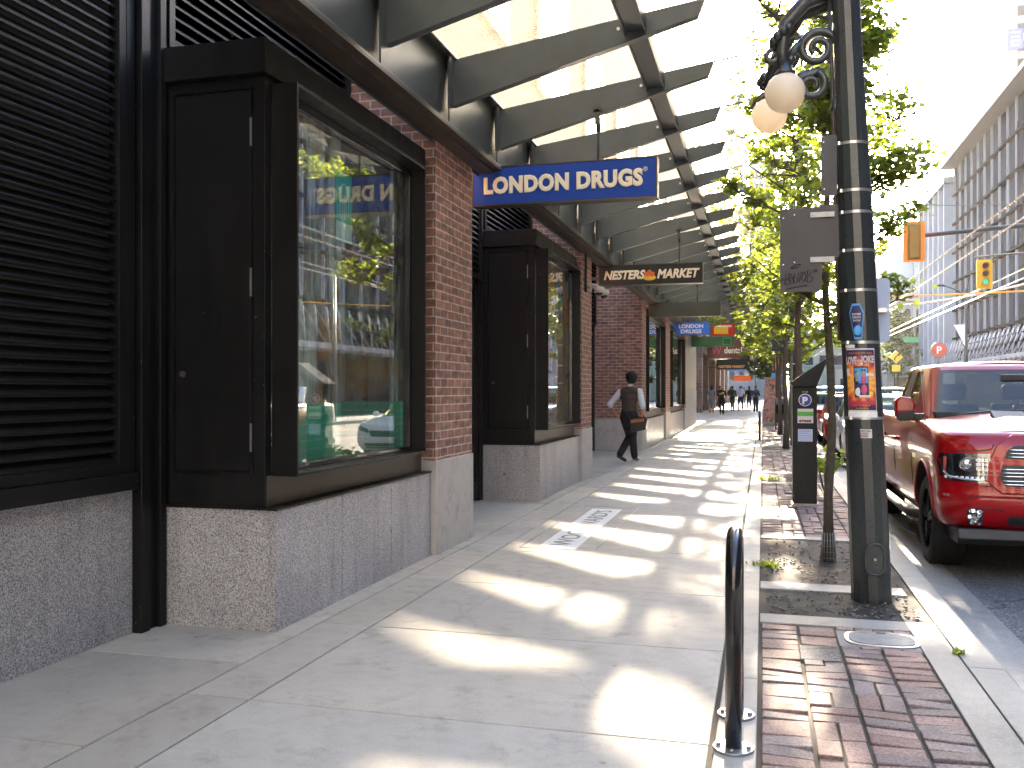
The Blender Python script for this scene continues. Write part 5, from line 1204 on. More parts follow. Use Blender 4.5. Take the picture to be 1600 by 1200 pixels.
def street_tree(x, y, label, h=7.5, z0=1.9, rad=1.35, seed=1, size=0.10, kind='maple', mt='leaf', r0=0.045, dens=1.0, low=(), guard=False, group='maple trees along the kerb', lean=0.0, loc=None):
    t = thing('maple_tree', (x, y, 0), label, 'tree', group)
    rd = random.Random(seed); tk = MB()
    top = []
    n = 12
    for i in range(n+1):
        z = -0.03+(h-0.4)*i/n; top.append(Vector((x+lean*z+0.03*math.sin(i*1.3+seed)*(i > 0), y+0.03*math.cos(i*1.7+seed)*(i > 0), z)))
    tk.tube(top, [max(0.008, r0*(1.15 if i == 0 else 1-0.075*i)) for i in range(n+1)], 9)
    def at(z):
        f_ = max(0, min(n-1e-3, (z+0.03)/(h-0.4)*n)); i = int(f_); return top[i].lerp(top[i+1], f_-i)
    leaf = []
    def twig(p, d, L, r, lvl):
        pts = [p]; q = p.copy(); dd = d.copy(); ns = 5
        for i in range(ns):
            dd = (dd+Vector((rd.uniform(-.22, .22), rd.uniform(-.22, .22), rd.uniform(-.12, .16)))).normalized(); q = q+dd*(L/ns); pts.append(q.copy())
        tk.tube(pts, [r*(1-0.8*i/ns)+0.0015 for i in range(ns+1)], 4 if lvl else 5, cap=False)
        if lvl < 2:
            m = rd.randint(4, 6) if lvl == 0 else rd.randint(3, 4)
            for k in range(m):
                i = rd.randint(1, ns); side = Vector((rd.uniform(-1, 1), rd.uniform(-1, 1), rd.uniform(-0.2, 0.5))).normalized()
                twig(pts[i], (dd*0.6+side).normalized(), L*rd.uniform(0.32, 0.5), r*0.5, lvl+1)
        m = int((9 if lvl == 2 else 5)*dens)
        for k in range(m):
            i = rd.randint(1 if lvl == 2 else 2, ns); a = pts[i]
            for _ in range(2): leaf.append(a+Vector((rd.gauss(0, .06), rd.gauss(0, .06), rd.gauss(-0.01, .035))))
    nl = int((h-z0)/0.20)
    for k in range(nl):
        z = z0+(h-z0-0.3)*k/nl; u = (z-z0)/(h-z0)
        R_ = rad*(0.62+0.6*math.sin(math.pi*min(1, u*0.9+0.12)))*(1-0.55*max(0, u-0.55))
        a = k*2.4+rd.uniform(-.4, .4); up = 0.35+0.6*u
        twig(at(z), Vector((math.cos(a), math.sin(a), up)).normalized(), R_*rd.uniform(0.75, 1.15), 0.018, 0)
    for (z, a, L, up) in low: twig(at(z), Vector((math.cos(a), math.sin(a), up)).normalized(), L, 0.018, 0)
    if guard: leaf = [q for q in leaf if not (q.z > 3.25 and q.x < 0.32)]
    tk.build('trunk', 'bark', t); leaves_mesh('crown', leaf, size, kind, mt, t, seed, 0.45)
    if guard:
        g = MB()
        for k in range(14):
            a = 2*math.pi*k/14; g.tube([(x+0.062*math.cos(a), y+0.062*math.sin(a), 0.0), (x+0.050*math.cos(a), y+0.050*math.sin(a), 0.24)], 0.004, 4)
        for z in (0.02, 0.07, 0.12, 0.17, 0.22): g.tube([(x, y, z), (x, y, z+0.006)], 0.060-0.04*z, 14, cap=False)
        g.build('trunk_guard', 'cover_grey', t)
    return t
TREES = [
 (0.54, 8.32, 'nearest slender maple with a mesh guard round its trunk foot, behind the lamp post', 7.2, 2.0, 0.85, 5, 0.058, True),
 (0.58, 16.0, 'second maple from the camera, rising just behind the pay station', 7.6, 2.3, 1.35, 12, 0.085, False),
 (0.55, 24.1, 'third maple, pale trunk left of the pay station', 7.8, 2.3, 1.6, 13, 0.10, False),
 (0.55, 31.9, 'fourth maple down the kerb beside the second black pole', 7.6, 2.4, 1.8, 14, 0.12, False),
 (0.55, 40.0, 'fifth maple down the kerb near the ad board', 7.6, 2.4, 1.9, 15, 0.13, False),
 (0.55, 48.0, 'sixth maple, small in the distance by the kerb', 7.6, 2.4, 2.0, 16, 0.15, False),
]
for (x, y, lab, h, z0, rad, sd, sz, gd) in TREES:
    street_tree(x, y, lab, h, z0, rad, sd, sz, guard=gd, dens=1.7 if sd == 5 else 0.9, r0=0.042 if sd == 5 else 0.075)
street_tree(0.5, 66.0, 'dark dense tree over the far crowd', 6.5, 1.9, 2.2, 21, 0.22, kind='oval', mt='dark_leaf', r0=0.1, dens=1.4, group='distant street trees')
street_tree(0.3, 80.0, 'farthest dark tree at the end of the sidewalk', 7.5, 2.0, 2.6, 22, 0.28, kind='oval', mt='dark_leaf', r0=0.12, dens=1.4, group='distant street trees')
street_tree(14.6, 112.0, 'tree across the street before the heritage block', 9.5, 3.0, 2.6, 23, 0.3, kind='oval', mt='dark_leaf', r0=0.14, dens=0.8, group='distant street trees')
# leafy shoots and grass
def tuft(x, y, label, n, L, seed, spread=0.07, wide=0.008, mt='grass', z=0.0):
    rd = random.Random(seed); m = MB()
    for k in range(n):
        a = rd.uniform(0, 6.28); b = Vector((x+rd.gauss(0, spread), y+rd.gauss(0, spread), z-0.01)); d = Vector((math.cos(a), math.sin(a), rd.uniform(0.8, 2.4))).normalized(); l = L*rd.uniform(0.5, 1.1)
        s = Vector((-math.sin(a), math.cos(a), 0))*wide; p1 = b+d*l*0.6; p2 = b+d*l+Vector((math.cos(a), math.sin(a), -0.6))*l*0.25; i = len(m.v)
        m.v += [tuple(b-s), tuple(b+s), tuple(p1+s), tuple(p1-s), tuple(p2)]; m.face((i, i+1, i+2, i+3)); m.face((i+3, i+2, i+4))
    return tag(m.build('grass_tuft', mt, off=(x, y, z)), label, 'grass tuft')
tuft(0.02, 7.95, 'bright green weed tuft at the sidewalk edge of the tree pit', 60, 0.085, 1, 0.05)
tuft(1.03, 5.55, 'tiny weed tuft growing in the kerb joint', 22, 0.05, 2, 0.02)
tuft(0.08, 15.6, 'weed tuft in the second tree pit', 60, 0.12, 3, 0.09)
sh = thing('young_shrub', (0.84, 13.6, 0), 'small leafy green shrub between the lamp post and pay station', 'shrub')
rd = random.Random(8); m = MB(); lf = []
for k in range(9):
    a = k*0.8; p = Vector((0.84, 13.6, 0)); q = p+Vector((math.cos(a)*0.12, math.sin(a)*0.12, 0.35)); e = p+Vector((math.cos(a)*0.24, math.sin(a)*0.24, rd.uniform(0.4, 0.62))); m.tube([p, q, e], [0.007, 0.005, 0.002], 4)
    for j in range(9): lf.append(q.lerp(e, j/8)+Vector((rd.gauss(0, .02), rd.gauss(0, .02), 0)))
m.build('stems', 'bark', sh); leaves_mesh('foliage', lf, 0.14, 'oval', 'grass', sh, 5, 0.2)

# ================================================================== VEHICLES
def car_paint(name, c, metal=0.3, rough=0.32):
    m, nt, p, o = mat(name); v = coords(nt); n = noise_tex(nt, v, 2.5, 5)
    nt.links.new(ramp(nt, n, [(0.3, tuple(x*0.85 for x in c)), (0.7, c)]), p.inputs['Base Color'])
    setp(p, rough=rough, metal=metal, coat=0.7, coatr=0.02, spec=0.1); MATS[name] = m
    if 'car_black' not in MATS: plain('car_black', (0.012, 0.012, 0.013), 0.5)
car_paint('truck_red', (0.30, 0.001, 0.004), 0.1); car_paint('car_white', (0.72, 0.72, 0.72), 0.0); car_paint('car_silver', (0.42, 0.44, 0.47), 0.6); car_paint('car_red', (0.38, 0.01, 0.01), 0.2); car_paint('car_dark', (0.03, 0.035, 0.045), 0.3); car_paint('car_blue', (0.05, 0.10, 0.20), 0.4)
plain('chrome', (0.75, 0.75, 0.77), 0.12, 1.0, 0.05); plain('lamp_dark', (0.03, 0.03, 0.035), 0.2, 0.5); plain('rim_black', (0.02, 0.02, 0.022), 0.25, 0.6); plain('rim_silver', (0.4, 0.4, 0.42), 0.3, 0.9)
plain('seat_grey', (0.012, 0.012, 0.013), 0.8); plain('tail_red', (0.5, 0.01, 0.01), 0.2, coat=0.5); plain('reflector', (0.8, 0.82, 0.85), 0.1, 0.9); plain('amber', (0.6, 0.2, 0.02), 0.25)
def interp(tab, z):
    if z <= tab[0][0]: return tab[0][1:]
    for a, b in zip(tab[:-1], tab[1:]):
        if z <= b[0]:
            t = (z-a[0])/(b[0]-a[0]); return tuple(p+(q-p)*t for p, q in zip(a[1:], b[1:]))
    return tab[-1][1:]
class Vehicle:
    """levels: (z, half width, front y, rear y); n: corner squareness; topz(y): body top line"""
    def __init__(s, levels, R, n, topz, L): s.lv = levels; s.R = R; s.n = n; s.topz = topz; s.L = L
    def fy(s, x, z):
        W, yf, yr = interp(s.lv, z); q = min(1, abs(x)/W); return yf+s.R*(1-(1-q**s.n)**(1/s.n))
    def ry(s, x, z):
        W, yf, yr = interp(s.lv, z); q = min(1, abs(x)/W); return yr-s.R*0.6*(1-(1-q**s.n)**(1/s.n))
    def half(s, z, N=14, S=26):
        W, yf, yr = interp(s.lv, z); P = []
        for i in range(N+1):
            t = math.pi/2*i/N; P.append((W*math.sin(t)**(2/s.n), yf+s.R*(1-math.cos(t)**(2/s.n))))
        y0 = yf+s.R; y1 = yr-s.R*0.6
        for i in range(1, S): P.append((W, y0+(y1-y0)*i/S))
        for i in range(N+1):
            t = math.pi/2*(1-i/N); P.append((W*math.sin(t)**(2/s.n), yr-s.R*0.6*(1-math.cos(t)**(2/s.n))))
        return P
    def body(s, name, paint, parent, wheels, wr, crown, zmax, cutx=(0.55, 1.4)):
        bm = bmesh.new(); rows = []
        zs = [l[0] for l in s.lv]; z0 = zs[0]
        for z in zs:
            h = s.half(z); loop = h+[(-x, y) for x, y in h[::-1][1:-1]]; r = []
            for x, y in loop:
                k = (z-z0)/(zmax-z0); tz = s.topz(y)
                zz = z if z < zmax*0.72 else z0+(z-z0)*(1+(tz/zmax-1)*((z/zmax-0.72)/0.28))
                if z == zmax: zz = tz
                r.append(bm.verts.new((x, y, zz)))
            rows.append(r)
        M = len(rows[0])
        for a, b in zip(rows[:-1], rows[1:]):
            for i in range(M): bm.faces.new((a[i], a[(i+1) % M], b[(i+1) % M], b[i]))
        bm.faces.new(rows[0][::-1])
        top = rows[-1]; H = M//2; K = 16; prev = None
        W0 = s.lv[-1][1]
        for i in range(1, H):
            a = top[i]; b = top[M-i]; row = [a]
            for k in range(1, K):
                t = k/K; x = a.co.x+(b.co.x-a.co.x)*t; y = a.co.y; z = a.co.z+crown(x, y, a.co.x)
                row.append(bm.verts.new((x, y, z)))
            row.append(b)
            if prev is None:
                for k in range(K): bm.faces.new((top[0], row[k], row[k+1]) if True else ())
            else:
                for k in range(K):
                    bm.faces.new((prev[k], row[k], row[k+1], prev[k+1]))
            prev = row
        for k in range(K): bm.faces.new((prev[k], top[H], prev[k+1]))
        bmesh.ops.recalc_face_normals(bm, faces=bm.faces)
        me = bpy.data.meshes.new(name); bm.to_mesh(me); bm.free()
        me.materials.append(MATS[paint]); me.materials.append(MATS['car_black'])
        ob = bpy.data.objects.new(name, me); col.objects.link(ob)
        cut = []
        for (wy, wz) in wheels:
            for sx in (-1, 1):
                c = MB(); c.cyl((sx*cutx[0], wy, wz), (sx*cutx[1], wy, wz), wr, 40, sm=False); co = c.build('cutter', 'car_black'); cut.append(co)
                md = ob.modifiers.new('b', 'BOOLEAN'); md.object = co; md.operation = 'DIFFERENCE'; md.solver = 'EXACT'
                try: md.material_mode = 'TRANSFER'
                except Exception: pass
        dg = bpy.context.evaluated_depsgraph_get(); dg.update()
        m2 = bpy.data.meshes.new_from_object(ob.evaluated_get(dg))
        bpy.data.objects.remove(ob)
        for c in cut: bpy.data.objects.remove(c)
        m2.name = name; m2.polygons.foreach_set('use_smooth', [True]*len(m2.polygons)); m2.set_sharp_from_angle(angle=R(32))
        ob = bpy.data.objects.new(name, m2); col.objects.link(ob); ob.parent = parent; return ob
    def patch(s, name, pts, m, parent, off=0.006, rear=False, step=0.035, thick=False):
        """polygon (x,z) laid on the nose (or tail) skin"""
        bm = bmesh.new(); vs = [bm.verts.new((x, 0, z)) for x, z in pts]; bm.faces.new(vs)
        for ax, lo, hi in (('x', min(p[0] for p in pts), max(p[0] for p in pts)), ('z', min(p[1] for p in pts), max(p[1] for p in pts))):
            n = int((hi-lo)/step)
            for i in range(1, n+1):
                c = lo+(hi-lo)*i/(n+1); co = (c, 0, 0) if ax == 'x' else (0, 0, c); no = (1, 0, 0) if ax == 'x' else (0, 0, 1)
                bmesh.ops.bisect_plane(bm, geom=bm.verts[:]+bm.edges[:]+bm.faces[:], plane_co=co, plane_no=no)
        for v in bm.verts:
            x, _, z = v.co; v.co.y = (s.ry(x, z)+off) if rear else (s.fy(x, z)-off)
        if thick:
            g = bmesh.ops.extrude_face_region(bm, geom=bm.faces[:])
            for v in g['geom']:
                if isinstance(v, bmesh.types.BMVert): v.co.y += 0.03 if not rear else -0.03
        bmesh.ops.recalc_face_normals(bm, faces=bm.faces)
        me = bpy.data.meshes.new(name); bm.to_mesh(me); bm.free(); me.materials.append(MATS[m])
        me.polygons.foreach_set('use_smooth', [True]*len(me.polygons)); me.set_sharp_from_angle(angle=R(40))
        ob = bpy.data.objects.new(name, me); col.objects.link(ob); ob.parent = parent; return ob
def greenhouse(parent, z0, z1, b, t, n, paint, crown, gl_rows=(0.10, 0.90), ws=0.80, sides=(), back=0.74, trim='car_black'):
    """b/t: (half width, y front, y rear) at belt and roof; sides: y ranges (fractions of length) glazed"""
    N = 120; V = [0, gl_rows[0]*0.6, gl_rows[0], 0.3, 0.5, 0.7, gl_rows[1], gl_rows[1]+(1-gl_rows[1])*0.4, 0.97, 1.0]
    red = MB(); glb = MB(); trm = MB(); rows = []
    for v in V:
        e = v if v < 0.97 else v
        W, ya, yb = (b[i]+(t[i]-b[i])*v for i in range(3)); r = []
        if v == 1.0: W -= 0.02; ya += 0.03; yb -= 0.02
        for i in range(N):
            a = 2*math.pi*i/N; c, s_ = math.cos(a), math.sin(a)
            x = W*math.copysign(abs(c)**(2/n), c); y = (ya+yb)/2+(yb-ya)/2*math.copysign(abs(s_)**(2/n), s_)
            if s_ < 0: y -= 0.10*(1-(x/W)**2)-0.05 if n > 3 else 0
            r.append((x, y, z0+(z1-z0)*v + (0.0)))
        rows.append(r)
    def kind(i, j):
        vm = (V[j]+V[j+1])/2; x = (rows[j][i][0]+rows[j][(i+1) % N][0])/2; y = (rows[j][i][1]+rows[j][(i+1) % N][1])/2
        W, ya, yb = (b[q]+(t[q]-b[q])*vm for q in range(3)); fr = (y-ya)/(yb-ya)
        if not (gl_rows[0] <= vm <= gl_rows[1]): 
            return 't' if (gl_rows[0]*0.6 < vm < gl_rows[0]) and abs(x) < ws*W else 'p'
        if abs(x) < W*ws and fr < 0.3: return 'g'
        if abs(x) < W*back and fr > 0.7: return 'g'
        if abs(x) > W*0.93:
            for (u0, u1) in sides:
                if u0 < fr < u1: return 'g'
            if sides and sides[0][0] < fr < sides[-1][1]: return 't'
        if abs(x) < W*(ws+0.05) and fr < 0.3: return 't'
        return 'p'
    for j in range(len(V)-1):
        for i in range(N):
            q = [rows[j][i], rows[j][(i+1) % N], rows[j+1][(i+1) % N], rows[j+1][i]]; k = kind(i, j); mb = {'g': glb, 't': trm, 'p': red}[k]
            n0 = len(mb.v); mb.v += q; mb.face((n0, n0+1, n0+2, n0+3), None, 0, True)
    top = rows[-1]; K = 12; prev = None; W = t[0]
    idx = sorted(range(N//4+1), key=lambda i: 0)
    # roof: pair x and -x points at equal y
    half = [(i, (N//2-i) % N) for i in range(-(N//4)+1, N//4)]
    n0 = len(red.v)
    for (i, j) in half:
        a = top[i % N]; c = top[j % N]; row = []
        for k in range(K+1):
            f_ = k/K; x = a[0]+(c[0]-a[0])*f_; row.append((x, a[1], a[2]+crown*(1-(2*f_-1)**2)*min(1, abs(a[0])/W)))
        red.v += row
    hn = len(half)
    for i in range(hn-1):
        for k in range(K): a = n0+i*(K+1)+k; red.face((a, a+1, a+K+2, a+K+1), None, 0, True)
    def fin(mb, name, m, par):
        if not mb.f: return None
        me = bpy.data.meshes.new(name); me.from_pydata(mb.v, [], mb.f); bm = bmesh.new(); bm.from_mesh(me); bmesh.ops.remove_doubles(bm, verts=bm.verts, dist=0.0005); bmesh.ops.recalc_face_normals(bm, faces=bm.faces); bm.to_mesh(me); bm.free()
        me.materials.append(MATS[m]); me.polygons.foreach_set('use_smooth', [True]*len(me.polygons)); me.set_sharp_from_angle(angle=R(45))
        ob = bpy.data.objects.new(name, me); col.objects.link(ob); ob.parent = par; return ob
    cab = fin(red, 'cab', paint, parent); fin(trm, 'window_trim', trim, cab); fin(glb, 'windows', 'car_glass', cab)
    return cab
def wheel(parent, x, y, z, r, wd, rimr, rim, spokes=5, tread=False, sgn=-1):
    """axle along x; sgn: outer side"""
    n = 48; prof = [(rimr, -wd/2+0.01), (rimr+0.02, -wd/2), (r-0.06, -wd/2-0.008), (r-0.015, -wd/2+0.015), (r, -wd/2+0.04), (r, wd/2-0.04), (r-0.015, wd/2-0.015), (r-0.06, wd/2+0.008), (rimr+0.02, wd/2), (rimr, wd/2-0.01)]
    m = MB(); rows = []
    for k in range(n):
        a = 2*math.pi*k/n; rows.append([(x+p[1], y+p[0]*math.cos(a), z+p[0]*math.sin(a)) for p in prof])
    m.grid(rows+[rows[0]])
    if tread:
        for k in range(54):
            a = 2*math.pi*k/54
            for (xa, xb, da) in ((-wd/2+0.01, -0.075, 0), (-0.06, -0.005, .03), (0.01, 0.065, 0), (0.08, wd/2-0.01, .03)):
                n0 = len(m.v); aa = a+da
                for xx in (xa, xb):
                    for (dr, ds) in ((-0.005, -0.03), (0.008, -0.026), (0.008, 0.026), (-0.005, 0.03)):
                        m.v.append((x+xx, y+(r+dr)*math.cos(aa+ds/r), z+(r+dr)*math.sin(aa+ds/r)))
                for q in range(4): m.face((n0+q, n0+(q+1) % 4, n0+4+(q+1) % 4, n0+4+q))
    w_ = MB(); w_.v = [tuple(v) for v in m.v]; w_.f = m.f; w_.uv = m.uv; w_.mi = m.mi; w_.sm = m.sm
    T = w_.build('wheel', 'rubber', parent, off=(0, 0, 0)) if False else None
    me = bpy.data.meshes.new('wheel'); me.from_pydata(m.v, [], m.f); me.materials.append(MATS['rubber']); me.polygons.foreach_set('use_smooth', m.sm); T = bpy.data.objects.new('wheel', me); col.objects.link(T); T.parent = parent
    rm = MB(); xo = x+sgn*(wd/2-0.03)
    rm.tube([(x-wd/2+0.02, y, z), (x+wd/2-0.02, y, z)], rimr, 32, cap=False); rm.cyl((x-sgn*0.02, y, z), (x-sgn*0.01, y, z), rimr*0.98, 32)
    for k in range(spokes):
        a = 2*math.pi*k/spokes+0.3; ca, sa = math.cos(a), math.sin(a)
        for da in (-0.13, 0.13):
            rm.tube([(xo-sgn*0.0, y+0.05*math.cos(a+da*3), z+0.05*math.sin(a+da*3)), (xo, y+rimr*0.97*math.cos(a+da), z+rimr*0.97*math.sin(a+da))], [0.026, 0.018], 6)
    rm.cyl((xo-sgn*0.03, y, z), (xo+sgn*0.012, y, z), 0.07, 16)
    me = bpy.data.meshes.new('rim'); me.from_pydata(rm.v, [], rm.f); me.materials.append(MATS[rim]); o = bpy.data.objects.new('rim', me); col.objects.link(o); o.parent = T
    return T
def local(mb, name, m, parent, bevel=0.0):
    """build in the vehicle's own coordinates"""
    return mb.build(name, m, parent, bevel, off=(0, 0, 0)) if parent is None else _loc(mb, name, m, parent, bevel)
def _loc(mb, name, m, parent, bevel):
    o0 = origin(parent); mb.v = [tuple(Vector(v)+o0) for v in mb.v]; return mb.build(name, m, parent, bevel)

# ---------------------------------------------------------------- the red pickup
tr = thing('pickup_truck', (2.42, 8.16, -0.12), 'glossy red pickup truck parked at the kerb facing the camera', 'pickup truck')
def tz(y): return 1.225+0.05*max(0, min(1, (y-0.2)/1.3)) + (0.03 if y > 4.3 else 0)
LV = [(0.43, 0.93, 0.13, 5.75), (0.47, 0.965, 0.06, 5.78), (0.54, 0.99, 0.015, 5.8), (0.64, 1.0, 0.0, 5.8), (0.70, 1.0, 0.005, 5.8), (0.715, 1.0, 0.035, 5.8), (0.76, 1.0, 0.05, 5.8), (0.90, 1.01, 0.065, 5.8), (1.02, 1.01, 0.085, 5.8), (1.12, 1.0, 0.11, 5.8), (1.18, 0.985, 0.14, 5.79), (1.215, 0.965, 0.18, 5.78), (1.225, 0.94, 0.23, 5.76)]
V1 = Vehicle(LV, 0.36, 3.3, tz, 5.8)
def hood_crown(x, y, w_):
    w_ = abs(w_)+1e-6; q = min(1, abs(x)/w_)
    if y < 1.75:
        c = 0.085*(1-q**2.4)*min(1, max(0, (y-0.2)/0.5))**0.7
        # raised scoops
        u = (abs(x)-0.34)/0.20
        if abs(u) < 1 and y > 0.7: c += 0.035*(1-u*u)*min(1, (y-0.7)/0.15)*max(0, min(1, (1.5-y)/0.4))
        return c
    if y > 4.45: return -0.02
    return 0.0
V1.body('body', 'truck_red', tr, [(0.98, 0.43), (4.62, 0.43)], 0.50, hood_crown, 1.225, (0.60, 1.3))
greenhouse(tr, 1.26, 1.84, (0.915, 1.40, 4.30), (0.70, 2.28, 4.12), 6.0, 'truck_red', 0.045, (0.08, 0.90), 0.86, ((0.26, 0.56), (0.60, 0.88)), 0.80)
for (wy) in (0.98, 4.62):
    wheel(tr, -0.84, wy, 0.405, 0.405, 0.28, 0.27, 'rim_black', 5, True, -1); wheel(tr, 0.84, wy, 0.405, 0.405, 0.28, 0.27, 'rim_black', 5, True, 1)
local(MB().prism([(0.11, 0.31), (0.07, 0.36), (0.10, 0.44), (0.6, 0.44), (0.6, 0.31)], 'x', -0.88, 0.88), 'air_dam', 'car_black', tr, 0.01)
local(MB().box(-0.85, 0.85, 0.6, 5.6, 0.34, 0.47), 'underbody', 'car_black', tr)
# headlights: dark housing on the skin, chrome ring, lens, clear cover
for sx in (-1, 1):
    pts = [(0.64, 1.055), (0.985, 1.045), (1.0, 0.98), (0.985, 0.86), (0.93, 0.825), (0.66, 0.815), (0.635, 0.87)]
    hl = V1.patch('headlight', [(sx*x, z) for x, z in pts], 'lamp_dark', tr, 0.004)
    ox = sx*0.80; oy = V1.fy(ox, 0.96)
    m = MB(); m.tube([(ox, oy-0.022, 0.965), (ox, oy+0.0, 0.965)], [0.066, 0.062], 26, cap=False); m.tube([(ox, oy-0.020, 0.965), (ox, oy+0.01, 0.965)], [0.056, 0.040], 26, cap=False); local(m, 'lamp_ring', 'chrome', hl); q = MB(); q.tube([(sx*x, V1.fy(x, z)-0.010, z) for x, z in ((0.655, 0.835), (0.75, 0.84), (0.85, 0.845), (0.93, 0.86), (0.965, 0.90))], 0.009, 6); local(q, 'light_strip', 'reflector', hl)
    local(MB().sphere((ox, oy-0.002, 0.965), (0.044, 0.018, 0.044), 18, 10), 'projector_lens', 'reflector', hl)
    m = MB()
    for k in range(9):
        x = sx*(0.66+0.036*k); m.box(x-0.012, x+0.012, V1.fy(x, 0.86)-0.010, V1.fy(x, 0.86), 0.845, 0.865)
    for k in range(4):
        for j in range(3):
            x = sx*(0.665+0.022*k); z = 0.93+0.035*j; m.box(x-0.008, x+0.008, V1.fy(x, z)-0.009, V1.fy(x, z), z-0.012, z+0.012)
    local(m, 'lamp_facets', 'reflector', hl)
    m = MB(); x = sx*0.955; m.box(x-0.012, x+0.012, V1.fy(x, 0.95)-0.012, V1.fy(x, 0.95), 0.90, 1.02); local(m, 'side_marker', 'tail_red', hl)
    V1.patch('lamp_cover', [(sx*x, z) for x, z in pts], 'clear_lens', hl, 0.03)
    fp = [(0.70, 0.475), (0.70, 0.60), (0.715, 0.615), (0.80, 0.61), (0.815, 0.59), (0.80, 0.48), (0.785, 0.465)]
    fg = V1.patch('fog_light', [(sx*x, z) for x, z in fp], 'lamp_dark', tr, 0.004)
    m = MB(); rd = random.Random(3)
    for k in range(34):
        x = rd.uniform(0.715, 0.795); z = rd.uniform(0.485, 0.60); q = rd.uniform(0.006, 0.014); y = V1.fy(x, z); m.box(sx*x-q, sx*x+q, y-0.012, y-0.005, z-q, z+q, rot=Matrix.Rotation(rd.uniform(0, 3), 3, 'Y') @ Matrix.Rotation(rd.uniform(-.5, .5), 3, 'X'))
    local(m, 'lamp_facets', 'reflector', fg); V1.patch('lamp_cover', [(sx*x, z) for x, z in fp], 'clear_lens', fg, 0.016)
# grille: raised red surround, dark openings with bright bars
sur = [(-0.56, 0.745), (0.56, 0.745), (0.665, 0.83), (0.655, 0.97), (0.585, 1.12), (0.47, 1.205), (-0.47, 1.205), (-0.585, 1.12), (-0.655, 0.97), (-0.665, 0.83)]
gr = V1.patch('grille_surround', sur, 'truck_red', tr, 0.035, thick=True)
for (pts) in ([(-0.54, 1.015), (-0.04, 1.015), (-0.04, 1.125), (-0.46, 1.125), (-0.52, 1.08)], [(-0.585, 0.86), (-0.04, 0.86), (-0.04, 0.965), (-0.555, 0.965)], [(-0.585, 0.86), (-0.53, 0.795), (-0.04, 0.795), (-0.04, 0.8595)]):
    for sx in (1, -1):
        q = [(sx*x, z) for x, z in pts]
        op = V1.patch('grille_opening', q, 'car_black', gr, 0.037)
        m = MB(); lo = min(p[1] for p in pts); hi = max(p[1] for p in pts); z = lo+0.018
        while z < hi-0.008:
            xs = [-0.56+0.04*i for i in range(14)] if lo < 1.0 else [-0.51+0.036*i for i in range(14)]
            m.tube([(sx*x, V1.fy(x, z)-0.045, z) for x in xs], 0.0055, 5, flat=1.0); z += 0.028
        local(m, 'grille_bars', 'reflector', op)
lw = V1.patch('lower_intake', [(-0.50, 0.475), (0.50, 0.475), (0.53, 0.53), (0.50, 0.56), (-0.50, 0.56), (-0.53, 0.53)], 'car_black', tr, 0.004)
m = MB()
for sx in (-1, 1):
    x0 = 0.19*sx; x1 = 0.47*sx; y = 0.80; z = tz(y)+hood_crown(0.34, y, 0.9)
    m.prism([(y-0.06, z-0.03), (y+0.10, z+0.040), (y+0.12, z-0.02)], 'x', min(x0, x1)+0.01, max(x0, x1)-0.01)
local(m, 'hood_scoop', 'car_black', tr, 0.004)
def side_x(z): return interp(LV, z)[0]
m = MB()
for sx in (-1, 1):
    for yy in (1.60, 2.86, 3.98):
        m.tube([(sx*(side_x(z)+0.0005), yy+(0.10*(z-0.5) if yy == 1.6 else 0), z) for z in (0.52, 0.7, 0.9, 1.1, 1.2)], 0.004, 4)
    m.tube([(sx*(side_x(0.52)+0.0005), yy, 0.52) for yy in (1.6, 2.2, 2.86, 3.4, 3.98)], 0.004, 4); m.tube([(sx*(side_x(1.0)+.0005), 4.28, z) for z in (0.5, 1.2)], 0.006, 4)
    m.tube([(sx*min(side_x(1.15), 0.985), yy, 1.165) for yy in (0.5, 1.0, 1.5)], 0.003, 4)
for sx in (-1, 1):
    m.tube([(sx*x, V1.fy(x, z)-0.001, z) for x, z in ((0.60, 0.80), (0.66, 0.79), (0.80, 0.795), (0.93, 0.80), (0.99, 0.84))], 0.0035, 4)
    m.tube([(sx*x, V1.fy(x, z)-0.001, z) for x, z in ((0.60, 1.13), (0.62, 1.09), (0.70, 1.075), (0.85, 1.075), (0.97, 1.065))], 0.0045, 4)
    m.tube([(sx*x, V1.fy(x, 1.12)-0.0 if False else V1.fy(x, z)-0.001, z) for x, z in ((0.0, 0.705), (0.3, 0.705), (0.6, 0.705), (0.8, 0.705), (0.95, 0.705))], 0.004, 4)
    m.tube([(sx*x, V1.fy(x, z)-0.001, z) for x, z in ((0.55, 0.60), (0.65, 0.615), (0.69, 0.615))], 0.004, 4)
local(m, 'panel_gaps', 'car_black', tr)
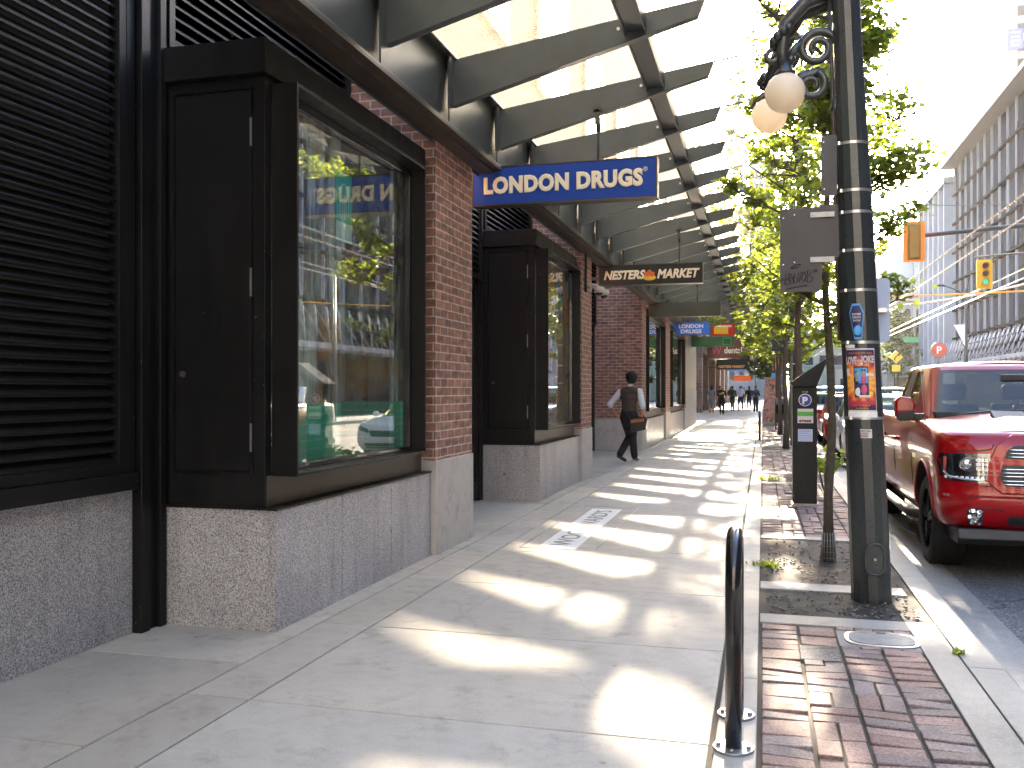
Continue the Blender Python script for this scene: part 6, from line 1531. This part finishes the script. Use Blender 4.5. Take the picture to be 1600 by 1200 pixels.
for sx in (-1, 1):
    for yy in (2.62, 3.72):
        local(MB().tube([(sx*1.01, yy-0.11, 1.06), (sx*1.045, yy-0.08, 1.06), (sx*1.045, yy+0.08, 1.06), (sx*1.01, yy+0.11, 1.06)], 0.018, 8), 'door_handle', 'truck_red', tr)
    mr = local(MB().prism([(sx*0.97, 1.30), (sx*1.10, 1.28), (sx*1.145, 1.32), (sx*1.14, 1.47), (sx*1.10, 1.515), (sx*0.99, 1.50), (sx*0.955, 1.44)], 'y', 1.74, 1.87), 'wing_mirror', 'truck_red', tr, 0.02)
    local(MB().prism([(sx*0.965, 1.275), (sx*1.11, 1.265), (sx*1.135, 1.345), (sx*0.96, 1.375)], 'y', 1.728, 1.88), 'mirror_base', 'car_black', mr, 0.01)
    local(MB().box(min(sx*0.86, sx*0.99), max(sx*0.86, sx*0.99), 1.77, 1.85, 1.27, 1.34), 'mirror_arm', 'car_black', mr, 0.01)
    local(MB().tube([(sx*0.90, 1.55, 0.36), (sx*1.0, 1.62, 0.37), (sx*1.02, 1.75, 0.37), (sx*1.02, 3.9, 0.37), (sx*0.92, 4.0, 0.36)], 0.045, 12), 'running_board', 'car_black', tr)
    local(MB().box(min(sx*1.008, sx*1.02), max(sx*1.008, sx*1.02), 1.30, 1.52, 0.93, 0.975), 'side_badge', 'chrome', tr)
    local(MB().box(min(sx*0.80, sx*0.96), max(sx*0.80, sx*0.96), 5.76, 5.80, 0.85, 1.2), 'tail_light', 'tail_red', tr)
    # wheel arch lip
    lip = [(sx*(side_x(0.43+0.505*math.sin(a))+0.004), 0.98-0.505*math.cos(a), 0.43+0.505*math.sin(a)) for a in [math.pi*i/20 for i in range(21)]]
    local(MB().tube(lip, 0.012, 6), 'arch_lip', 'truck_red', tr)
local(MB().tube([(-0.93, 1.30, 1.20), (-0.955, 1.35, 1.55), (-0.97, 1.38, 1.92)], [0.004, 0.003, 0.002], 5), 'antenna', 'steel', tr)
m = MB(); m.tube([(-0.7, 1.33, 1.335), (-0.35, 1.40, 1.375), (0.0, 1.42, 1.385)], 0.008, 5); m.tube([(0.0, 1.35, 1.36), (0.4, 1.40, 1.385), (0.7, 1.42, 1.37)], 0.008, 5); local(m, 'wipers', 'car_black', tr)
# interior
it = local(MB().prism([(1.45, 1.20), (1.55, 1.36), (2.0, 1.36), (2.05, 1.20)], 'x', -0.80, 0.80), 'dashboard', 'seat_grey', tr)
def seat(x, y):
    s_ = local(MB().prism([(y, 0.8), (y+0.55, 0.8), (y+0.68, 1.42), (y+0.56, 1.42), (y+0.42, 0.98), (y, 0.95)], 'x', x-0.25, x+0.25), 'seat', 'seat_grey', it, 0.03)
    local(MB().box(x-0.13, x+0.13, y+0.57, y+0.68, 1.46, 1.64), 'headrest', 'seat_grey', s_, 0.03); local(MB().box(x-0.05, x+0.05, y+0.61, y+0.63, 1.40, 1.47), 'posts', 'steel', s_)
seat(-0.42, 2.2); seat(0.42, 2.2); seat(-0.42, 3.2); seat(0.42, 3.2)
m = MB(); c0 = Vector((0.42, 2.05, 1.28)); m.tube([tuple(c0+Vector((0.19*math.cos(a), 0.06*math.sin(a), 0.18*math.sin(a)))) for a in [2*math.pi*i/20 for i in range(21)]], 0.014, 6, cap=False); local(m, 'steering_wheel', 'car_black', it)
local(MB().box(-0.13, 0.13, 1.98, 2.02, 1.66, 1.73), 'rear_view_mirror', 'car_black', it, 0.012)
local(MB().box(-0.86, 0.86, 1.5, 4.2, 0.6, 1.0), 'cabin_floor', 'car_black', tr)

# ---------------------------------------------------------------- generic cars
def make_car(loc, rz, paint, label, style='hatch', group=None):
    c = thing('car', loc, label, 'car', group); o0 = Vector(loc)
    L = {'hatch': 4.2, 'sedan': 4.6, 'suv': 4.6, 'van': 4.9}[style]; H = {'hatch': 1.5, 'sedan': 1.45, 'suv': 1.72, 'van': 1.95}[style]; bz = {'hatch': 0.93, 'sedan': 0.92, 'suv': 1.05, 'van': 1.1}[style]
    fz = bz-0.20
    def tzz(y): return fz+(bz-fz)*max(0, min(1, y/1.1))**0.7 + (-0.03 if style == 'sedan' and y > 3.9 else 0)
    lv = [(0.20, 0.78, 0.10, L-0.08), (0.30, 0.85, 0.02, L-0.02), (0.42, 0.87, 0.0, L), (0.52, 0.88, 0.02, L), (0.62, 0.88, 0.05, L-0.02), (fz-0.02+0.1, 0.86, 0.10, L-0.05), (bz-0.03, 0.83, 0.16, L-0.08), (bz, 0.80, 0.22, L-0.10)]
    v = Vehicle(lv, 0.34, 2.3, tzz, L)
    v.body('body', paint, c, [(0.82, 0.33), (L-0.85, 0.33)], 0.37, lambda x, y, w_: 0.05*(1-min(1, abs(x)/(abs(w_)+1e-6))**2)*min(1, max(0, y/0.5)), bz, (0.52, 1.2))
    rb_ = {'hatch': (0.80, 1.05, L-0.12), 'sedan': (0.80, 1.15, L-0.55), 'suv': (0.82, 1.2, L-0.1), 'van': (0.83, 0.8, L-0.1)}[style]
    rt_ = {'hatch': (0.60, 1.95, L-0.75), 'sedan': (0.58, 2.0, L-1.35), 'suv': (0.66, 1.95, L-0.45), 'van': (0.70, 1.5, L-0.3)}[style]
    greenhouse(c, bz, H-0.03, rb_, rt_, 5.0, paint, 0.035, (0.1, 0.9), 0.84, ((0.2, 0.5), (0.54, 0.82)), 0.78)
    for wy in (0.82, L-0.85):
        for sx in (-1, 1): wheel(c, sx*0.76, wy, 0.32, 0.32, 0.2, 0.21, 'rim_silver', 6, False, sx)
    for sx in (-1, 1):
        hl = v.patch('headlight', [(sx*x, z) for x, z in ((0.50, 0.60), (0.80, 0.66), (0.84, 0.74), (0.78, 0.76), (0.52, 0.69))], 'reflector', c, 0.006, step=0.08)
        v.patch('side_marker', [(sx*x, z) for x, z in ((0.80, 0.665), (0.845, 0.69), (0.845, 0.735), (0.81, 0.74))], 'amber', hl, 0.01, step=0.08)
        v.patch('tail_light', [(sx*x, z) for x, z in ((0.55, 0.65), (0.84, 0.65), (0.84, 0.84), (0.60, 0.84))], 'tail_red', c, 0.006, True, 0.08)
        _loc(MB().sphere((sx*0.93, 1.5, bz+0.07), (0.09, 0.06, 0.065), 12, 8), 'wing_mirror', paint, c, 0)
    v.patch('grille', [(-0.42, 0.52), (0.42, 0.52), (0.50, 0.66), (-0.50, 0.66)], 'car_black', c, 0.006, step=0.1); v.patch('lower_intake', [(-0.55, 0.26), (0.55, 0.26), (0.60, 0.38), (-0.60, 0.38)], 'car_black', c, 0.006, step=0.1)
    v.patch('number_plate', [(-0.16, 0.42), (0.16, 0.42), (0.16, 0.50), (-0.16, 0.50)], 'paper', c, 0.02, step=0.2); v.patch('number_plate', [(-0.16, 0.55), (0.16, 0.55), (0.16, 0.64), (-0.16, 0.64)], 'paper', c, 0.02, True, 0.2)
    _loc(MB().box(-0.7, 0.7, 1.5, L-0.6, 0.3, 0.75), 'cabin', 'seat_grey', c, 0)
    for sx in (-1, 1):
        _loc(MB().box(sx*0.36-0.22, sx*0.36+0.22, 2.2, 2.32, 0.75, bz+0.30), 'seat', 'seat_grey', c, 0.02)
    c.rotation_euler = (0, 0, rz); return c
G_ = 'cars parked along the kerb behind the red truck'
hatch = make_car((2.42, 19.3, -0.12), 0, 'car_white', 'white hatchback parked facing the camera behind the red truck', 'hatch', G_)
redc = make_car((2.45, 25.6, -0.12), 0, 'car_red', 'dark red car parked behind the white hatchback', 'sedan', G_)
silver = make_car((2.4, 32.2, -0.12), 0, 'car_silver', 'silver car parked third behind the red truck', 'suv', G_)
dark = make_car((2.4, 39.0, -0.12), 0, 'car_dark', 'dark car parked fourth behind the red truck', 'sedan', G_)
def again(src, loc, rz, label, group): return copy_tree(src, loc, label, rz, group)
again(hatch, (2.4, 46.0, -0.12), 0, 'white hatchback parked farther down the near kerb beyond the dark car', G_)
again(silver, (2.4, 53.0, -0.12), 0, 'silver suv parked far down the near kerb', G_)
G2 = 'cars on the roadway'
again(hatch, (5.6, 35.5, -0.12), 0, 'white car in the lane beside the parked row, left of the truck cab', G2)
again(silver, (6.0, 44.5, -0.12), 0, 'silver suv queueing behind the white car in the lane', G2)
again(hatch, (5.8, 56, -0.12), 0, 'white car far back in the same lane as the silver suv', G2)
again(hatch, (8.8, 62, -0.12), 0, 'distant white car in the middle lane', G2)
again(silver, (8.6, 74, -0.12), 0, 'distant silver suv in the middle lane', G2)
again(dark, (5.6, 68, -0.12), 0, 'distant dark car in the near lane', G2)
again(hatch, (5.4, 80, -0.12), 0, 'farthest white car in the near lane', G2)
G3 = 'cars parked across the street'
again(silver, (12.0, 30, -0.12), 0, 'silver suv parked at the opposite kerb, reflected in the shop window', G3)
again(hatch, (12.0, 16, -0.12), 0, 'white hatchback parked at the opposite kerb near the camera', G3)
again(redc, (12.0, 23, -0.12), 0, 'dark red car parked at the opposite kerb', G3)
again(dark, (12.0, 84, -0.12), 0, 'distant dark car at the opposite kerb', G3)
again(silver, (12.0, 92, -0.12), 0, 'farthest silver suv at the opposite kerb', G3)

# ================================================================== PEOPLE
plain('skin', (0.45, 0.22, 0.14), 0.6, 0, 0.1, 10); plain('dark_skin', (0.10, 0.05, 0.035), 0.6)
plain('shirt_white', (0.62, 0.66, 0.75), 0.85, 0, 0.08, 12, bmp=0.2, bscale=30); plain('vest_brown', (0.055, 0.042, 0.034), 0.75, 0, 0.4, 22, bmp=0.3, bscale=120); plain('cloth_black', (0.014, 0.014, 0.016), 0.85, 0, 0.3, 10, bmp=0.2, bscale=40)
plain('cloth_navy', (0.02, 0.025, 0.05), 0.85); plain('cloth_grey', (0.15, 0.16, 0.18), 0.85); plain('cloth_green', (0.05, 0.06, 0.03), 0.85); plain('cloth_yellow', (0.45, 0.32, 0.03), 0.8); plain('cloth_blue', (0.08, 0.16, 0.32), 0.8)
plain('leather_black', (0.015, 0.013, 0.012), 0.3, coat=0.2); plain('leather_tan', (0.36, 0.13, 0.07), 0.45); plain('hair_dark', (0.015, 0.011, 0.009), 0.6)
def blend_mesh(name, caps, m, parent, vox=0.012, smooth=4, extra=None):
    """caps: (p0, r0, p1, r1, squash y) tapered limbs melted into one continuous surface"""
    g = MB()
    for (p0, r0, p1, r1, sq) in caps:
        p0, p1 = Vector(p0), Vector(p1); n = 7; seg = 14
        g.sphere(tuple(p0), (r0, r0*sq, r0*0.98), 14, 8); g.sphere(tuple(p1), (r1, r1*sq, r1*0.98), 14, 8)
        d = (p1-p0)
        if d.length < 1e-4: continue
        t = d.normalized(); u = Vector((1, 0, 0)); u = (u-t*u.dot(t))
        if u.length < 0.1: u = Vector((0, 0, 1))-t*t.z
        u.normalize(); v = t.cross(u); n0 = len(g.v)
        for i in range(n+1):
            c = p0.lerp(p1, i/n); r = r0+(r1-r0)*i/n
            for k in range(seg):
                a = 2*math.pi*k/seg; g.v.append(tuple(c+u*math.cos(a)*r+v*math.sin(a)*r*sq))
        for i in range(n):
            for k in range(seg):
                a = n0+i*seg+k; b = n0+i*seg+(k+1) % seg; g.face((a, b, b+seg, a+seg))
        g.face([n0+k for k in range(seg)][::-1]); g.face([n0+n*seg+k for k in range(seg)])
    if extra: extra(g)
    me = bpy.data.meshes.new(name); me.from_pydata(g.v, [], g.f); ob = bpy.data.objects.new(name, me); col.objects.link(ob)
    md = ob.modifiers.new('r', 'REMESH'); md.mode = 'VOXEL'; md.voxel_size = vox; sm = ob.modifiers.new('s', 'SMOOTH'); sm.iterations = smooth; sm.factor = 0.5
    dg = bpy.context.evaluated_depsgraph_get(); dg.update(); m2 = bpy.data.meshes.new_from_object(ob.evaluated_get(dg)); bpy.data.objects.remove(ob); m2.name = name
    m2.materials.clear(); m2.materials.append(MATS[m]); m2.polygons.foreach_set('use_smooth', [True]*len(m2.polygons))
    o = bpy.data.objects.new(name, m2); col.objects.link(o)
    if parent: o.parent = parent
    return o
# pose in local coordinates: x right, y forward (walking direction), z up. total height ~1.78
def person(loc, rz, label, pose, wear, vox=0.012, scale=1.0, group=None):
    p = thing('person', loc, label, 'person', group); J = pose
    hd = Vector(J['head'])
    def ex(g):
        g.sphere(tuple(hd+Vector((0, 0.0, 0.02))), (0.075, 0.095, 0.115), 18, 12)                        # skull
        g.sphere(tuple(hd+Vector((0, 0.03, -0.055))), (0.052, 0.065, 0.065), 14, 10)                   # jaw
        g.sphere(tuple(hd+Vector((0, 0.10, -0.01))), (0.014, 0.02, 0.026), 8, 6)                       # nose
        for sx in (-1, 1): g.sphere(tuple(hd+Vector((sx*0.078, 0.0, -0.01))), (0.012, 0.022, 0.032), 8, 6)  # ears
        for side in ('L', 'R'):
            w_ = Vector(J['wr'+side]); h = Vector(J['ha'+side]); t = (h-w_).normalized(); g.sphere(tuple(w_.lerp(h, 0.5)), (0.028, 0.040, 0.048), 10, 8)
            q = Vector((0, 1, 0)); q = (q-t*q.dot(t)).normalized(); inn = t.cross(q)
            for k, ll in enumerate((0.078, 0.088, 0.083, 0.065)):
                b = h+q*(0.028-0.019*k); e = b+t*ll*0.55; f_ = e+(t*0.8+inn*(0.5 if side == 'R' else -0.5)).normalized()*ll*0.45
                g.tube([b-t*0.03, b, e, f_], [0.011, 0.0105, 0.0095, 0.008], 8)
            b = w_.lerp(h, 0.35)+q*0.035; g.tube([b, b+q*0.03+t*0.03, b+q*0.035+t*0.065], [0.013, 0.0115, 0.0095], 8)
    def arm(s, r=1.0): return [(J['sh'+s], 0.052*r, J['el'+s], 0.041*r, 1.0), (J['el'+s], 0.040*r, J['wr'+s], 0.026*r, 1.0)]
    def leg(s, r=1.0): return [(J['hi'+s], 0.092*r, J['kn'+s], 0.062*r, 1.0), (J['kn'+s], 0.060*r, J['an'+s], 0.040*r, 1.0)]
    pel, wa, ch, nk = J['pelvis'], J['waist'], J['chest'], J['neck']
    torso = [((pel[0]-0.055, pel[1], pel[2]), 0.105, (pel[0]+0.055, pel[1], pel[2]), 0.105, 0.95), (pel, 0.13, wa, 0.125, 0.78), (wa, 0.125, ch, 0.14, 0.78),
             ((ch[0]-0.07, ch[1], ch[2]+0.02), 0.10, (ch[0]+0.07, ch[1], ch[2]+0.02), 0.10, 0.95), (J['shL'], 0.058, (ch[0], ch[1], ch[2]+0.13), 0.075, 1.0), (J['shR'], 0.058, (ch[0], ch[1], ch[2]+0.13), 0.075, 1.0)]
    caps = torso+arm('L')+arm('R')+leg('L')+leg('R')+[(nk, 0.055, tuple(hd-Vector((0, 0.005, 0.06))), 0.052, 1.0)]
    body = blend_mesh('body', caps, wear.get('skin', 'skin'), p, vox, 3, ex)
    # trousers
    tl = [((pel[0]-0.05, pel[1], pel[2]+0.02), 0.122, (pel[0]+0.05, pel[1], pel[2]+0.02), 0.122, 0.95), (pel, 0.14, (pel[0], pel[1], pel[2]+0.09), 0.138, 0.80)]
    for s in 'LR':
        if wear.get('shorts'): tl += [(J['hi'+s], 0.108, tuple(Vector(J['hi'+s]).lerp(Vector(J['kn'+s]), 0.85)), 0.088, 1.0)]
        else: tl += [(J['hi'+s], 0.104, J['kn'+s], 0.078, 1.0), (J['kn'+s], 0.077, tuple(Vector(J['kn'+s]).lerp(Vector(J['an'+s]), 0.97)), 0.068, 1.0)]
    blend_mesh('trousers', tl, wear['legs'], p, vox, 3)
    # top with sleeves
    tp = [(tuple(Vector(pel)+Vector((0, 0, 0.08))), 0.142, wa, 0.137, 0.80), (wa, 0.137, ch, 0.153, 0.80), ((ch[0]-0.07, ch[1], ch[2]+0.02), 0.112, (ch[0]+0.07, ch[1], ch[2]+0.02), 0.112, 0.95)]
    for s in 'LR':
        tp += [(J['sh'+s], 0.072, (ch[0], ch[1], ch[2]+0.12), 0.085, 1.0), (J['sh'+s], 0.068, tuple(Vector(J['sh'+s]).lerp(Vector(J['el'+s]), 0.95 if wear.get('long', True) else 0.6)), 0.060, 1.0)]
        if wear.get('sleeve', 0) > 0: tp += [(J['el'+s], 0.059, tuple(Vector(J['el'+s]).lerp(Vector(J['wr'+s]), wear['sleeve'])), 0.050, 1.0)]
    tp += [(nk, 0.066, (nk[0], nk[1]-0.005, nk[2]+0.03), 0.062, 1.0)]
    blend_mesh('shirt', tp, wear['top'], p, vox, 3)
    # shoes
    for s in 'LR':
        a = Vector(J['an'+s]); to = Vector(J['to'+s]); d = (to-a); 
        he = a-Vector((0, 0.03, 0.035)) if 'he'+s not in J else Vector(J['he'+s])
        blend_mesh('shoe', [(tuple(he), 0.038, tuple(he.lerp(to, 0.55)), 0.042, 0.95), (tuple(he.lerp(to, 0.55)), 0.042, tuple(to), 0.034, 1.0), (tuple(a), 0.045, tuple(he.lerp(to, 0.25)), 0.04, 1.0)], wear.get('shoes', 'leather_black'), p, vox, 2)
    if wear.get('hat') == 'beanie':
        blend_mesh('beanie', [(tuple(hd+Vector((0, -0.02, 0.055))), 0.118, tuple(hd+Vector((0, -0.02, 0.085))), 0.095, 1.08), (tuple(hd+Vector((0, -0.015, 0.01))), 0.104, tuple(hd+Vector((0, -0.015, 0.05))), 0.116, 1.1)], 'cloth_black', p, vox, 2)
    else:
        hr = [(tuple(hd+Vector((0, -0.02, 0.045))), 0.088, tuple(hd+Vector((0, -0.02, 0.06))), 0.085, 1.15)]
        if wear.get('hair_long'): hr += [(tuple(hd+Vector((0, -0.05, 0.03))), 0.08, tuple(hd+Vector((0, -0.07, -0.18))), 0.06, 0.7)]
        blend_mesh('hair', hr, 'hair_dark', p, vox, 2)
    p.rotation_euler = (0, 0, rz); p.scale = (scale,)*3
    return p, torso, J
WALK = dict(head=(0, 0.04, 1.63), neck=(0, 0.0, 1.47), chest=(0, 0.0, 1.27), waist=(0, 0, 1.08), pelvis=(0, 0, 0.95),
    shL=(-0.185, -0.01, 1.39), shR=(0.185, -0.01, 1.39), elL=(-0.25, 0.02, 1.11), elR=(0.24, -0.08, 1.11), wrL=(-0.24, 0.20, 0.93), wrR=(0.25, 0.02, 0.87), haL=(-0.235, 0.27, 0.88), haR=(0.25, 0.06, 0.80),
    hiL=(-0.09, 0, 0.90), hiR=(0.09, 0, 0.90), knL=(-0.095, 0.20, 0.52), knR=(0.09, -0.06, 0.49), anL=(-0.09, 0.26, 0.11), anR=(0.085, -0.34, 0.17), toL=(-0.10, 0.42, 0.04), toR=(0.09, -0.22, 0.04), heR=(0.085, -0.36, 0.13))
# the man with the beanie walking away: left arm bent with the hand out to the side, legs crossing in mid-stride
MAN = dict(head=(0.02, 0.05, 1.62), neck=(0.0, 0.0, 1.45), chest=(-0.01, 0.0, 1.26), waist=(-0.02, 0, 1.07), pelvis=(-0.02, 0, 0.94),
    shL=(-0.20, -0.01, 1.37), shR=(0.19, 0.0, 1.38), elL=(-0.40, -0.05, 1.13), elR=(0.27, -0.07, 1.10), wrL=(-0.32, 0.06, 0.92), wrR=(0.20, 0.04, 0.90), haL=(-0.25, 0.10, 0.86), haR=(0.16, 0.10, 0.86),
    hiL=(-0.11, 0, 0.88), hiR=(0.07, 0, 0.88), knL=(-0.04, 0.12, 0.50), knR=(0.05, 0.0, 0.49), anL=(-0.13, -0.28, 0.16), anR=(0.06, 0.10, 0.10), toL=(-0.05, -0.18, 0.045), toR=(0.08, 0.26, 0.04), heL=(-0.15, -0.30, 0.13))
MX, MY = -2.60, 18.7
p, torso, J = person((MX, MY, 0.0), 0.0, 'man in black beanie, brown vest and rolled white sleeves walking away by the brick wall', MAN, dict(top='shirt_white', legs='cloth_black', shoes='leather_tan' if False else 'leather_black', hat='beanie', sleeve=0.12), 0.0085, 1.03)
p.rotation_euler = (0, 0, R(-8))
ch, wa, pel = J['chest'], J['waist'], J['pelvis']
blend_mesh('vest', [(tuple(Vector(pel)+Vector((0, 0, 0.03))), 0.155, wa, 0.150, 0.82), (wa, 0.150, ch, 0.166, 0.82), ((ch[0]-0.075, ch[1], ch[2]+0.02), 0.122, (ch[0]+0.075, ch[1], ch[2]+0.02), 0.122, 0.98), ((-0.115, -0.01, 1.375), 0.098, (0.105, -0.01, 1.375), 0.098, 1.0), ((-0.04, -0.02, 1.41), 0.09, (0.04, -0.02, 1.41), 0.09, 0.9)], 'vest_brown', p, 0.0085, 3)
# dark apron-like cloth hanging round the hips
blend_mesh('apron', [(tuple(Vector(pel)+Vector((0, -0.01, 0.0))), 0.158, tuple(Vector(pel)+Vector((0.02, -0.02, -0.22))), 0.155, 0.80), (tuple(Vector(pel)+Vector((0.02, -0.02, -0.22))), 0.155, tuple(Vector(pel)+Vector((0.03, -0.02, -0.30))), 0.135, 0.75)], 'cloth_black', p, 0.0085, 2)
# messenger bag, hanging at his right hip
bg_ = thing('messenger_bag', (MX+0.19, MY-0.19, 0.64), 'black leather messenger bag with tan strap panel on the walking man\'s hip', 'bag')
bx, by = MX+0.19, MY-0.19
MB().prism([(bx-0.165, 0.60), (bx+0.15, 0.66), (bx+0.185, 0.87), (bx+0.14, 0.93), (bx-0.15, 0.88), (bx-0.18, 0.80)], 'y', by-0.05, by+0.05).build('bag_body', 'leather_black', bg_, 0.02)
MB().prism([(bx-0.15, 0.79), (bx+0.12, 0.83), (bx+0.12, 0.895), (bx-0.14, 0.855)], 'y', by-0.058, by-0.050).build('tan_panel', 'leather_tan', bg_, 0.003)
MB().tube([(bx-0.15, by, 0.86), (MX-0.10, MY-0.135, 1.05), (MX-0.15, MY-0.13, 1.25), (MX-0.13, MY-0.03, 1.48), (MX-0.08, MY+0.05, 1.45), (MX+0.1, MY+0.16, 1.1), (MX+0.22, MY+0.10, 0.98), (bx+0.14, by, 0.90)], 0.012, 6).build('strap', 'leather_black', bg_)
# the crowd far down the sidewalk
GP = 'people far down the sidewalk'
def far_person(x, y, label, top, legs, rz=0.0, **k):
    w_ = dict(top=top, legs=legs); w_.update(k); sc_ = w_.pop('scale', 1.0)
    return person((x, y, 0.0), rz, label, WALK, w_, 0.02, sc_, GP)[0]
far_person(-3.15, 60.0, 'distant person in grey top and shorts, leftmost of the crowd', 'cloth_grey', 'cloth_grey', 0.1, shorts=True, long=False, hair_long=True)
far_person(-2.35, 56.0, 'distant person in black with a yellow band, second from the left in the crowd', 'cloth_black', 'cloth_black', math.pi)
m = MB(); m.tube([(-2.5, 55.86, 1.23), (-2.35, 55.82, 1.25), (-2.2, 55.86, 1.30)], 0.06, 8); tag(m.build('cross_body_bag', 'cloth_yellow'), 'yellow bag across the chest of the person in black', 'bag')
far_person(-2.05, 66.0, 'distant person in dark green coat in the middle of the crowd', 'cloth_green', 'cloth_black', 0.0)
far_person(-1.5, 66.5, 'distant person in pale shirt and blue jeans in the crowd', 'shirt_white', 'cloth_navy', 0.2, long=False)
far_person(-1.0, 71.0, 'distant person in dark clothes behind the one in the pale shirt', 'cloth_black', 'cloth_navy', 0.0, hair_long=True)
far_person(-0.45, 62.0, 'distant person in navy jacket beside the ad board', 'cloth_navy', 'cloth_black', 0.0)
far_person(-3.3, 75.0, 'small distant person in blue near the far pillars', 'cloth_blue', 'cloth_navy', 0.0)
far_person(-2.7, 82.0, 'small distant person in black at the back of the crowd', 'cloth_black', 'cloth_grey', 0.3)
far_person(-1.7, 88.0, 'smallest distant person in grey at the end of the sidewalk', 'cloth_grey', 'cloth_navy', 0.0)

# ================================================================== HAZE
hz = MB().box(-60, 90, -75, 290, -1.6, 92).build('haze', 'white_paint'); hz['kind'] = 'stuff'
hm = bpy.data.materials.new('haze'); hm.use_nodes = True; hm.node_tree.nodes.clear()
ho = hm.node_tree.nodes.new('ShaderNodeOutputMaterial'); hv = hm.node_tree.nodes.new('ShaderNodeVolumePrincipled')
hv.inputs['Color'].default_value = (0.92, 0.9, 0.86, 1); hv.inputs['Density'].default_value = 0.00007; hv.inputs['Anisotropy'].default_value = 0.55
hm.node_tree.links.new(hv.outputs[0], ho.inputs['Volume']); hz.data.materials.clear(); hz.data.materials.append(hm)
